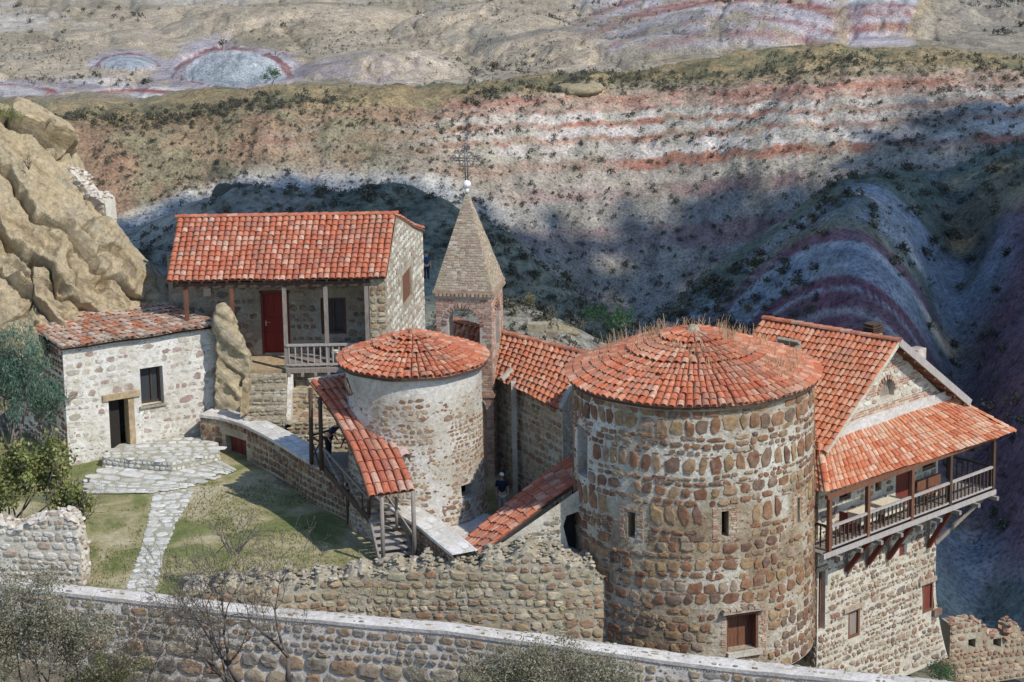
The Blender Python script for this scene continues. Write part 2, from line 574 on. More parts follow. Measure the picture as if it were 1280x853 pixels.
def bil(p00, p10, p01, p11, sag=0.0):
    """bilinear patch: a across, b down: p00 top-left, p10 top-right, p01 eave-left, p11 eave-right"""
    p00, p10, p01, p11 = [np.asarray(q, float) for q in (p00, p10, p01, p11)]

    def S(a, b):
        a = np.asarray(a, float)[..., None]; b = np.asarray(b, float)[..., None]
        P = p00 * (1 - a) * (1 - b) + p10 * a * (1 - b) + p01 * (1 - a) * b + p11 * a * b
        w = sag * (4 * b * (1 - b)) + .02 * np.sin(a * 17 + b * 5) + .018 * np.sin(a * 7.3 - b * 9)
        return P - np.concatenate([w * 0, w * 0, w], -1)
    return S


def cone_roof(mb, c, R0, z_eave, z_apex, rows, mat=0, base_mat=1, colw=.29, g=None, bulge=0.0, missing=0.0, dropout=None):
    g = g or rng
    cx, cy = c

    def S(a, b):
        a = np.asarray(a, float); b = np.asarray(b, float)
        t = a * 2 * math.pi
        r = R0 * b
        z = z_apex + (z_eave - z_apex) * b + bulge * 4 * b * (1 - b) + .015 * np.sin(t * 9 + b * 7)
        return np.stack([cx + r * np.sin(t), cy - r * np.cos(t), z], -1)
    bands = [(1.0, .50), (.50, .23), (.23, .06)]
    for hi, lo in bands:
        ncol = max(8, int(round(2 * math.pi * R0 * hi / colw)))
        nr = max(1, int(round(rows * (hi - lo))))
        for j in range(nr):
            b0 = lo + (hi - lo) * j / nr; b1 = lo + (hi - lo) * (j + 1.22) / nr
            if hi == 1.0 and j == nr - 1: b1 = 1.012
            a = (np.arange(ncol) + .5) / ncol + g.normal(0, .0007, ncol)
            kp = g.random(ncol) >= missing; a = a[kp]
            P0 = S(a, np.full(len(a), b0)); P1 = S(a, np.full(len(a), b1))
            t = a * 2 * math.pi
            cc = np.stack([np.cos(t), np.sin(t), 0 * t], -1)
            sl = math.atan2(z_apex - z_eave, R0)
            n = np.stack([np.sin(t) * math.sin(sl), -np.cos(t) * math.sin(sl), np.full_like(t, math.cos(sl))], -1)
            off = cc * g.normal(0, .01, (len(a), 1))
            w = 2 * math.pi * R0 / ncol
            P0 = P0 + off; P1 = P1 + off + n * (.05 + np.abs(g.normal(0, .012, (len(a), 1))))
            P1 = P1 + (P1 - P0) * g.uniform(-.05, .06, (len(a), 1))
            barrels(mb, P0, P1, cc, n, w * b0 * .47, w * min(b1, 1) * .47, mat)
    A, B = np.meshgrid(np.linspace(0, 1, 73), np.linspace(.0, 1, 8), indexing='ij')
    P = S(A, B); P[..., 2] -= .012
    mb.grid(P, mat)
    P2 = S(A, B); P2[..., 2] -= .12
    mb.grid(P2[::-1], base_mat); mb.grid(np.stack([P[:, -1], P2[:, -1]], 1), base_mat)


def ridge_tiles(mb, p, q, r=.12, L=.42, mat=0, lift=.03):
    p, q = np.asarray(p, float), np.asarray(q, float)
    d = q - p; n = max(1, int(np.linalg.norm(d) / L)); u = unit(d)
    t = np.arange(n) / n
    P0 = p + d * t[:, None]; P1 = p + d * (t[:, None] + 1.15 / n)
    c = unit(np.cross(u, V3(0, 0, 1)))
    up = np.cross(c, u)
    if up[2] < 0: up = -up
    P0 = P0 + up * lift; P1 = P1 + up * (lift + .025) + rng.normal(0, .006, (n, 3))
    barrels(mb, P0, P1, np.tile(c, (n, 1)), np.tile(up, (n, 1)), r * .9, r, mat)


# ---------------------------------------------------------------- plants
def leaves(mb, C, size, mat=0, g=None, asp=.5, updir=0.0):
    """one small pointed leaf (a folded kite) at every point of C"""
    g = g or rng
    N = len(C)
    d = g.normal(size=(N, 3)); d[:, 2] += updir; d /= np.linalg.norm(d, axis=1)[:, None]
    x = np.cross(d, g.normal(size=(N, 3))); x /= np.linalg.norm(x, axis=1)[:, None]
    s = (np.asarray(size) * g.uniform(.6, 1.4, N))[:, None] if np.isscalar(size) else g.uniform(*size, N)[:, None]
    v = np.stack([C - d * s * .5, C + x * s * asp * .5, C + d * s * .5, C - x * s * asp * .5], 1).reshape(-1, 3)
    b = np.arange(N) * 4
    mb.add(v, np.stack([b, b + 1, b + 2, b + 3], 1).tolist(), mat)


def clumps(center, rad, ncl, nleaf, spread, g=None, shell=.5, flatbottom=True):
    g = g or rng
    d = g.normal(size=(ncl, 3)); d /= np.linalg.norm(d, axis=1)[:, None]
    if flatbottom: d[:, 2] = np.where(d[:, 2] < -.3, -d[:, 2], d[:, 2])
    rr = g.uniform(shell, 1.0, (ncl, 1)) * (1 + .25 * g.normal(size=(ncl, 1)) * .6)
    c = np.asarray(center) + d * rr * np.asarray(rad)
    i = g.integers(0, ncl, nleaf)
    return c[i] + g.normal(size=(nleaf, 3)) * spread


def grow(mb, p, d, L, r, depth, g, tips, spread=.55, up=.12, kids=(2, 4), nseg=3, shrink=.72, mat=0, minr=.004):
    """a crooked tapering branch that forks; tips collects the ends of the twigs"""
    p = np.asarray(p, float); d = unit(d)
    seg = L / nseg; pts = [p]; rs = [r]
    for k in range(nseg):
        d = unit(d + g.normal(size=3) * .2 + V3(0, 0, up * .6))
        p = p + d * seg; pts.append(p); rs.append(max(minr, r * (1 - .45 * (k + 1) / nseg)))
        if depth > 0 and k > 0 and g.random() < .5:
            dd = unit(d + g.normal(size=3) * spread * 1.3)
            grow(mb, p, dd, L * shrink * .7, rs[-1] * .6, depth - 1, g, tips, spread, up, kids, nseg, shrink, mat, minr)
    n = 6 if r > .04 else (4 if r > .015 else 3)
    mb.path(pts, rs, n, mat)
    if depth <= 0:
        tips.extend(pts[1:]); return
    for k in range(int(g.integers(*kids))):
        dd = unit(d + g.normal(size=3) * spread)
        grow(mb, p, dd, L * shrink * float(g.uniform(.8, 1.15)), rs[-1] * .75, depth - 1, g, tips, spread, up, kids, nseg, shrink, mat, minr)
# ---------------------------------------------------------------- palette
tile_red = island_mat('roof_tile_red', [(.50, .17, .095), (.46, .14, .075), (.53, .205, .12), (.48, .155, .085), (.54, .25, .16), (.42, .13, .075), (.51, .185, .105), (.54, .29, .20), (.47, .15, .08), (.50, .19, .115), (.38, .145, .10), (.56, .34, .25), (.49, .16, .085), (.45, .14, .08)], .34, 6, .9, .015, (.27, .175, .13), .9, .6)
tile_orange = island_mat('roof_tile_orange', [(.53, .20, .105), (.49, .165, .08), (.55, .235, .135), (.52, .185, .095), (.56, .27, .165), (.46, .15, .075), (.55, .25, .145), (.51, .17, .085), (.54, .21, .115), (.43, .17, .11), (.58, .31, .20), (.50, .18, .09)], .3, 6, .88, .012, (.32, .20, .135), 1.0, .5)
tile_faded = island_mat('roof_tile_faded', [(.53, .25, .15), (.58, .39, .28), (.48, .22, .13), (.58, .46, .36), (.52, .31, .21), (.60, .43, .32), (.46, .18, .095), (.42, .29, .21), (.61, .50, .40), (.54, .27, .16), (.36, .25, .19)], .38, 6, .9, .015, (.44, .37, .29), .9, .7)
tile_cone = island_mat('roof_tile_cone', [(.53, .175, .088), (.48, .14, .068), (.56, .235, .13), (.57, .29, .18), (.51, .16, .08), (.45, .13, .068), (.54, .20, .11), (.42, .19, .12), (.58, .33, .22), (.50, .15, .075), (.38, .17, .11), (.53, .18, .095), (.55, .25, .15)], .34, 6, .9, .015, (.36, .235, .16), 1.0, .55)
tile_balcony = island_mat('roof_tile_balcony', [(.54, .215, .115), (.58, .32, .205), (.50, .16, .08), (.57, .28, .165), (.52, .185, .095), (.60, .37, .26), (.47, .135, .065), (.55, .24, .13), (.58, .34, .23)], .32, 6, .88, .015, (.50, .36, .25), 1.0, .45)

def tower_mortar():
    """tan lime mortar; the upper drum was repointed with whiter mortar, with a ragged lower edge"""
    m, nt, b = new_mat('tower_mortar')
    n = noise_node(nt, .4, 8, .66, .4)
    r1 = ramp(nt, [(.38, (.28, .21, .135)), (.48, (.38, .31, .215)), (.57, (.49, .43, .335)), (.68, (.60, .56, .47))]); nt.links.new(n.outputs['Fac'], r1.inputs['Fac'])
    r2 = ramp(nt, [(.34, (.42, .37, .29)), (.46, (.57, .53, .45)), (.58, (.67, .64, .57))]); nt.links.new(n.outputs['Fac'], r2.inputs['Fac'])
    tc = nt.nodes.new('ShaderNodeTexCoord'); sx_ = nt.nodes.new('ShaderNodeSeparateXYZ'); nt.links.new(tc.outputs['Object'], sx_.inputs[0])
    n2 = noise_node(nt, .7, 6, .6)
    ma = nt.nodes.new('ShaderNodeMath'); ma.operation = 'MULTIPLY_ADD'; nt.links.new(n2.outputs['Fac'], ma.inputs[0]); ma.inputs[1].default_value = 4.5; nt.links.new(sx_.outputs['Z'], ma.inputs[2])
    mr = nt.nodes.new('ShaderNodeMapRange'); mr.inputs['From Min'].default_value = 8.6; mr.inputs['From Max'].default_value = 9.9; nt.links.new(ma.outputs[0], mr.inputs['Value'])
    mr2 = nt.nodes.new('ShaderNodeMapRange'); mr2.inputs['From Min'].default_value = 11.6; mr2.inputs['From Max'].default_value = 12.4; mr2.inputs['To Min'].default_value = 1; mr2.inputs['To Max'].default_value = .25; nt.links.new(ma.outputs[0], mr2.inputs['Value'])
    mm = nt.nodes.new('ShaderNodeMath'); mm.operation = 'MULTIPLY'; nt.links.new(mr.outputs[0], mm.inputs[0]); nt.links.new(mr2.outputs[0], mm.inputs[1])
    c = mixc(nt, r1.outputs['Color'], r2.outputs['Color'], mm.outputs[0])
    n3 = noise_node(nt, 7, 6, .7); r3 = ramp(nt, [(.3, (.6, .6, .58)), (.7, (1.2, 1.2, 1.2))]); nt.links.new(n3.outputs['Fac'], r3.inputs['Fac'])
    c = mixc(nt, c, r3.outputs['Color'], 1.0, 'MULTIPLY')
    nt.links.new(c, b.inputs['Base Color']); b.inputs['Roughness'].default_value = .95
    bump(nt, b, n3.outputs['Fac'], .9, .09)
    return m


mortar_tower = tower_mortar()
stone_tower = island_mat('tower_stone', [(.25, .135, .075), (.28, .155, .085), (.21, .105, .065), (.30, .19, .105), (.175, .10, .07), (.33, .22, .13), (.26, .135, .075), (.22, .145, .10), (.34, .23, .12), (.19, .125, .09), (.29, .15, .085), (.23, .12, .07), (.31, .23, .165)], .5, 5, .93, .06, (.33, .27, .195), 2.0, .35)
brick_pale = island_mat('pale_brick', [(.42, .27, .18), (.48, .34, .24), (.38, .22, .15), (.52, .40, .30), (.44, .30, .22)], .3, 9, .9, .01)
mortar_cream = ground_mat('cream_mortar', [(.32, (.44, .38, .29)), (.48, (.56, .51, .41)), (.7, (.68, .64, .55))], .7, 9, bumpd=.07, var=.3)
stone_house = island_mat('house_stone', [(.30, .20, .13), (.24, .17, .12), (.34, .25, .17), (.22, .14, .10), (.38, .30, .22), (.28, .16, .11), (.20, .16, .13), (.42, .34, .25)], .4, 6, .92, .03, (.52, .47, .38), 2.6, .5)
whitewash = ground_mat('whitewash', [(.28, (.44, .39, .30)), (.42, (.62, .58, .50)), (.56, (.74, .72, .66)), (.8, (.70, .67, .60))], .6, 7, bumpd=.07, var=.25)
stone_washed = island_mat('washed_stone', [(.58, .54, .45), (.50, .45, .35), (.64, .61, .53), (.42, .38, .30), (.55, .50, .40), (.38, .30, .24), (.60, .57, .50), (.46, .43, .36), (.36, .26, .22)], .3, 4, .92, .02, (.66, .63, .57), 1.6, .75)
plaster = ground_mat('worn_plaster', [(.30, (.34, .29, .22)), (.42, (.47, .42, .34)), (.53, (.58, .54, .46)), (.66, (.69, .66, .61))], .5, 7, bumpd=.08, var=.32)
stone_small = island_mat('small_tower_stone', [(.34, .22, .13), (.28, .17, .10), (.40, .29, .18), (.24, .14, .09), (.44, .33, .21), (.30, .20, .14)], .4, 6, .92, .03, (.55, .50, .42), 1.5, .5)
mortar_tan = ground_mat('tan_mortar', [(.3, (.29, .24, .165)), (.5, (.41, .355, .26)), (.7, (.53, .48, .38))], .8, 8, bumpd=.08, var=.35)
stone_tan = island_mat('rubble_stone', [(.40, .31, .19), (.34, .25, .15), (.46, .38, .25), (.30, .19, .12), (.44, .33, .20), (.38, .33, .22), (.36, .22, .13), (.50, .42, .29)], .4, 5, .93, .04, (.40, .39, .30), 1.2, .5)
stone_grey = island_mat('weathered_stone', [(.40, .36, .27), (.34, .30, .22), (.46, .42, .32), (.30, .25, .17), (.38, .33, .23), (.30, .26, .20), (.48, .44, .36)], .45, 6, .93, .05)
mortar_white = ground_mat('white_mortar', [(.3, (.48, .43, .37)), (.5, (.62, .58, .53)), (.7, (.73, .70, .66))], .9, 7, bumpd=.07, var=.3)
stone_block = island_mat('wall_block', [(.33, .275, .20), (.38, .31, .22), (.28, .24, .19), (.36, .25, .165), (.42, .36, .275), (.30, .26, .22), (.38, .27, .175), (.34, .31, .265)], .5, 4, .93, .09, (.44, .40, .34), 1.6, .45)
brick_red = island_mat('bell_brick', [(.40, .22, .145), (.45, .27, .18), (.34, .175, .12), (.50, .33, .24), (.42, .24, .17), (.36, .23, .175), (.53, .39, .30)], .35, 8, .92, .012)
brick_spire = island_mat('spire_brick', [(.36, .28, .19), (.42, .34, .24), (.30, .22, .15), (.46, .39, .30), (.33, .27, .18), (.38, .26, .19)], .35, 8, .93, .012, (.33, .29, .17), 1.3, .6)
mortar_brick = ground_mat('brick_mortar', [(.3, (.36, .29, .23)), (.6, (.50, .43, .36))], 1.5, 10, bumpd=.01)
coping_stone = island_mat('coping_flagstone', [(.60, .58, .53), (.66, .64, .60), (.54, .52, .46), (.70, .68, .64), (.58, .55, .48)], .22, 5, .9, .015)
flag_stone = island_mat('flagstone', [(.54, .53, .48), (.60, .59, .55), (.48, .47, .41), (.65, .64, .60), (.57, .55, .49), (.52, .52, .48)], .28, 5, .9, .015)
flag_joint = ground_mat('flagstone_joint', [(.3, (.30, .28, .20)), (.55, (.42, .40, .32)), (.7, (.50, .48, .41))], 1.5, 10)

wood_dark = wood_mat('dark_timber', (.045, .030, .022), (.11, .070, .048))
wood_grey = wood_mat('grey_timber', (.16, .13, .105), (.33, .29, .25))
wood_pale = wood_mat('bleached_timber', (.27, .235, .21), (.46, .42, .39))
wood_brown = wood_mat('brown_timber', (.11, .045, .025), (.22, .10, .06))
wood_red = wood_mat('red_timber', (.12, .030, .022), (.22, .055, .038), .7)
paint_door = wood_mat('red_door_paint', (.17, .018, .015), (.27, .032, .024), .5)
dark_inside = plain_mat('unlit_room', (.03, .026, .022), .95)  # near-black colour standing in for the shade inside openings
glass, _nt, _b = new_mat('window_glass'); _b.inputs['Base Color'].default_value = (.05, .055, .06, 1); _b.inputs['Roughness'].default_value = .12; _b.inputs['Specular IOR Level'].default_value = .6
iron = plain_mat('wrought_iron', (.20, .185, .17), .6, .3)
white_metal = plain_mat('white_metal', (.78, .77, .74), .35)
brass = plain_mat('door_brass', (.6, .5, .3), .3, .8)
pipe_metal = plain_mat('pipe_metal', (.10, .075, .06), .6, .2)
cream_cloth = plain_mat('cream_cloth', (.62, .55, .42), .9)

leaf_olive = leaf_mat('olive_leaf', [(.23, .225, .14), (.29, .275, .185), (.17, .175, .10), (.34, .315, .23), (.25, .235, .15), (.37, .34, .26)])
leaf_green = leaf_mat('green_leaf', [(.17, .21, .055), (.25, .27, .09), (.11, .15, .04), (.33, .32, .14), (.20, .22, .07), (.38, .32, .15)])
leaf_yellow = leaf_mat('yellowing_leaf', [(.22, .21, .09), (.28, .25, .12), (.17, .18, .07), (.32, .27, .15), (.20, .17, .09)])
leaf_tam = leaf_mat('tamarisk_leaf', [(.12, .20, .14), (.15, .24, .165), (.09, .165, .12), (.19, .27, .19), (.13, .21, .15)])
leaf_scrub = leaf_mat('scrub_leaf', [(.085, .085, .06), (.11, .105, .075), (.07, .07, .052), (.14, .125, .09)], .15)
leaf_bright = leaf_mat('fresh_leaf', [(.07, .14, .055), (.09, .17, .07), (.05, .11, .045)])
twig_grey = plain_mat('grey_twig', (.16, .135, .12), .9)
twig_dark = plain_mat('dark_bark', (.13, .108, .095), .9)
straw = leaf_mat('dry_grass_blade', [(.38, .24, .13), (.44, .31, .18), (.32, .18, .10), (.48, .36, .23)], .2)
grass_blade = leaf_mat('lawn_blade', [(.15, .19, .065), (.20, .22, .085), (.27, .25, .12), (.32, .28, .16), (.12, .16, .05), (.36, .32, .20)], .25)
def rock_material(name='sandstone', tint=(1., 1., 1.), grey=.6):
    m, nt, b = new_mat(name)
    tc = nt.nodes.new('ShaderNodeTexCoord'); mp = nt.nodes.new('ShaderNodeMapping'); mp.vector_type = 'TEXTURE'
    mp.inputs['Rotation'].default_value = (0, R(40), 0); mp.inputs['Scale'].default_value = (3.2, 2.4, .55); nt.links.new(tc.outputs['Object'], mp.inputs['Vector'])
    n = noise_node(nt, .9, 9, .68, .6, mp.outputs['Vector'])           # colour beds that dip with the rock
    rp = ramp(nt, [(.28, (.22, .17, .105)), (.40, (.41, .32, .195)), (.50, (.52, .42, .27)), (.58, (.44, .36, .245)), (.68, (.56, .48, .33)), (.8, (.42, .38, .30))]); nt.links.new(n.outputs['Fac'], rp.inputs['Fac'])
    n2 = noise_node(nt, 3.2, 8, .72); r2 = ramp(nt, [(.32, (.62, .62, .6)), (.66, (1.16, 1.15, 1.12))]); nt.links.new(n2.outputs['Fac'], r2.inputs['Fac'])
    c = mixc(nt, rp.outputs['Color'], r2.outputs['Color'], 1.0, 'MULTIPLY')
    n4 = noise_node(nt, .55, 7, .7); r4 = ramp(nt, [(.55, (0, 0, 0)), (.66, (1, 1, 1))]); nt.links.new(n4.outputs['Fac'], r4.inputs['Fac'])
    c = mixc(nt, c, (.27, .255, .20), mixc(nt, (0., 0., 0.), r4.outputs['Color'], grey)); c = mixc(nt, c, tint, 1.0, 'MULTIPLY')
    nt.links.new(c, b.inputs['Base Color']); b.inputs['Roughness'].default_value = .95
    h = nt.nodes.new('ShaderNodeMath'); h.operation = 'ADD'; nt.links.new(n.outputs['Fac'], h.inputs[0]); nt.links.new(n2.outputs['Fac'], h.inputs[1])
    bump(nt, b, h.outputs[0], 1.0, .16)
    return m


rock_mat = rock_material()
rock_grey = rock_material('grey_sandstone', (1.05, 1.08, 1.12), .8)
earth = ground_mat('trodden_earth', [(.3, (.30, .24, .16)), (.5, (.40, .34, .24)), (.7, (.48, .42, .32))], .6, 9)


def courtyard_mat():
    m, nt, b = new_mat('worn_lawn')
    n = noise_node(nt, .42, 7, .62, .6)
    rp = ramp(nt, [(.30, (.13, .16, .055)), (.43, (.205, .215, .085)), (.51, (.33, .29, .155)), (.60, (.45, .39, .26)), (.75, (.52, .47, .35))])
    nt.links.new(n.outputs['Fac'], rp.inputs['Fac'])
    n2 = noise_node(nt, 7, 7, .75)
    r2 = ramp(nt, [(.3, (.6, .62, .55)), (.7, (1.2, 1.2, 1.15))]); nt.links.new(n2.outputs['Fac'], r2.inputs['Fac'])
    c = mixc(nt, rp.outputs['Color'], r2.outputs['Color'], 1.0, 'MULTIPLY')
    nt.links.new(c, b.inputs['Base Color']); b.inputs['Roughness'].default_value = .95
    bump(nt, b, n2.outputs['Fac'], .9, .06)
    return m


def terrain_mat():
    m, nt, b = new_mat('badland_ground')
    at = nt.nodes.new('ShaderNodeAttribute'); at.attribute_name = 'soil'
    n = noise_node(nt, .35, 10, .76, .3)
    r = ramp(nt, [(.30, (.55, .55, .56)), (.5, (1, 1, 1)), (.70, (1.42, 1.40, 1.36))]); nt.links.new(n.outputs['Fac'], r.inputs['Fac'])
    n6 = noise_node(nt, 2.1, 4, .7); r6 = ramp(nt, [(.34, (.50, .50, .49)), (.5, (1, 1, 1)), (.68, (1.38, 1.37, 1.35))]); nt.links.new(n6.outputs['Fac'], r6.inputs['Fac'])   # grit and small stones
    n2 = noise_node(nt, .06, 6, .6, .4)
    r2 = ramp(nt, [(.3, (.80, .80, .79)), (.7, (1.17, 1.15, 1.12))]); nt.links.new(n2.outputs['Fac'], r2.inputs['Fac'])
    c = mixc(nt, at.outputs['Color'], r.outputs['Color'], 1.0, 'MULTIPLY')
    c = mixc(nt, c, r2.outputs['Color'], 1.0, 'MULTIPLY'); c = mixc(nt, c, r6.outputs['Color'], 1.0, 'MULTIPLY')
    nt.links.new(c, b.inputs['Base Color']); b.inputs['Roughness'].default_value = 1.0; b.inputs['Specular IOR Level'].default_value = .05
    bump(nt, b, n.outputs['Fac'], 1.0, .8)
    return m
# ================================================================ LEFT WHITEWASHED HOUSE
up = V3(0, 0, 1)


def hyp(a, b): return float(np.linalg.norm((np.asarray(b) - np.asarray(a))[:2]))


def flat_dir(a, b): return unit(V3(*(np.asarray(b) - np.asarray(a))[:2], 0))


def left_house():
    ze = 5.45
    EL, ER = WZ(78, 438, ze), WZ(274, 408, ze)
    d = flat_dir(EL, ER); L = hyp(EL, ER); back = V3(-d[1], d[0], 0)
    zb = -.4; H = ze - zb
    O = V3(EL[0], EL[1], zb)
    t = thing('stone_house', 'low whitewashed stone house with faded tile roof and open doorway against the cliff', 'house', O)
    S = plane(O, d, up)

    def uv(px, py):                      # photo survey point on the front wall
        for Yk in np.linspace(105, 122, 1200):
            P = W(px, py, Yk)
            if np.dot(P - O, back) >= 0: break
        return float(np.dot(P - O, d)), float(P[2] - zb)
    du0, dv0 = uv(139, 566); du1, dv1 = uv(167, 496)
    wu0, wv0 = uv(177, 508); wu1, wv1 = uv(203, 457)
    dr = (du0, du1, dv0 - .25, dv1); wi = (wu0, wu1, wv0, wv1)
    mb = MB()
    grid_panel(mb, S, [0, L], [0, H], [dr, wi], .55)
    # side and back walls
    dep = 6.0
    Sl = plane(O + back * dep, -back, up); grid_panel(mb, Sl, [0, dep], [0, H + .2])
    Sr = plane(O + d * L, back, up); grid_panel(mb, Sr, [0, dep], [0, H + .2])
    Sb = plane(O + d * L + back * dep, -d, up); grid_panel(mb, Sb, [0, L], [0, H + .2])
    stones(mb, S, (.05, L - .05), (.9, H - .05), (.17, .42), (.8, 1.9), .07, .018, [dr, wi], 1, .78, jit=.3, seed=11)
    chips(mb, S, (.1, L - .1), (.3, H - .1), 420, (.03, .09), 1, .018, [dr, wi], seed=16)
    stones(mb, S, (.02, L - .02), (.0, .95), (.14, .26), (.9, 2.2), .05, .06, [dr], 1, .8, jit=.2, seed=12)
    stones(mb, Sl, (.05, dep), (.3, H), (.2, .38), (.9, 2.0), .06, .03, (), 2, .9, seed=13)
    stones(mb, Sr, (.05, dep), (.3, H), (.2, .38), (.9, 2.0), .08, .02, (), 1, .7, seed=14)
    stones(mb, S, (L - .5, L - .02), (.9, H - .05), (.2, .32), (1.0, 1.8), .04, .04, (), 1, .85, seed=15)
    part('wall', mb, [whitewash, stone_washed, stone_tower], t)
    # door opening: lintel, deep jamb, panel coloured as the dark room behind
    mb = MB(); c = S(np.array((du0 + du1) / 2), np.array(dv1 + .14))[0]
    mb.box(c, (du1 - du0 + .55, .18, .26), (d, -back, up)); part('lintel', mb, stone_tan, t)
    mb = MB(); mb.box(S(np.array(du1 - .13), np.array((dv0 + dv1) / 2 - .13))[0] + back * .25, (.24, .5, dv1 - dv0 + .2), (d, -back, up)); part('door_jamb', mb, stone_tan, t)
    mb = MB(); mb.box(S(np.array(du0 + .32), np.array((dv0 + dv1) / 2 - .13))[0] + back * .5, (.62, .05, dv1 - dv0 + .25), (d, -back, up))
    dd = part('door', mb, dark_inside, t)
    mb = MB()
    for a, b_, w, h in ((wu0 + .05, (wv0 + wv1) / 2, .1, wv1 - wv0), (wu1 - .05, (wv0 + wv1) / 2, .1, wv1 - wv0), ((wu0 + wu1) / 2, wv1 - .05, wu1 - wu0 - .2, .1), ((wu0 + wu1) / 2, wv0 + .05, wu1 - wu0 - .2, .1), ((wu0 + wu1) / 2 + .1, (wv0 + wv1) / 2, .05, wv1 - wv0 - .2)):
        mb.box(S(np.array(a), np.array(b_))[0] + back * .38, (w, .09, h), (d, -back, up))
    wf = part('window', mb, wood_dark, t)
    mb = MB(); mb.box(S(np.array((wu0 + wu1) / 2), np.array((wv0 + wv1) / 2))[0] + back * .42, (wu1 - wu0, .02, wv1 - wv0), (d, -back, up)); part('pane', mb, glass, wf)
    mb = MB(); mb.box(S(np.array((wu0 + wu1) / 2), np.array(wv0 - .04))[0] - back * .02, (wu1 - wu0 + .2, .2, .08), (d, -back, up)); part('sill', mb, stone_grey, wf)
    # roof running back into the cliff
    eL = EL - d * .15 - back * .25 + up * .12; eR = ER + d * .1 - back * .25 + up * .12
    bL = W(1, 377, EL[1] + 3.2); bL = V3(bL[0], bL[1], 6.55); bR = W(157, 364, ER[1] + 4.6)
    S2 = bil(bL, bR, eL, eR)
    mb = MB(); sk = lambda a, b: (1 - b) > .40 + a * 1.7
    tile_roof(mb, S2, 25, 13, 0, 1, sk, jit=.022, rk=.43, lift=.05, missing=.03)
    part('roof', mb, [tile_faded, wood_dark], t)
    return t


left_house()


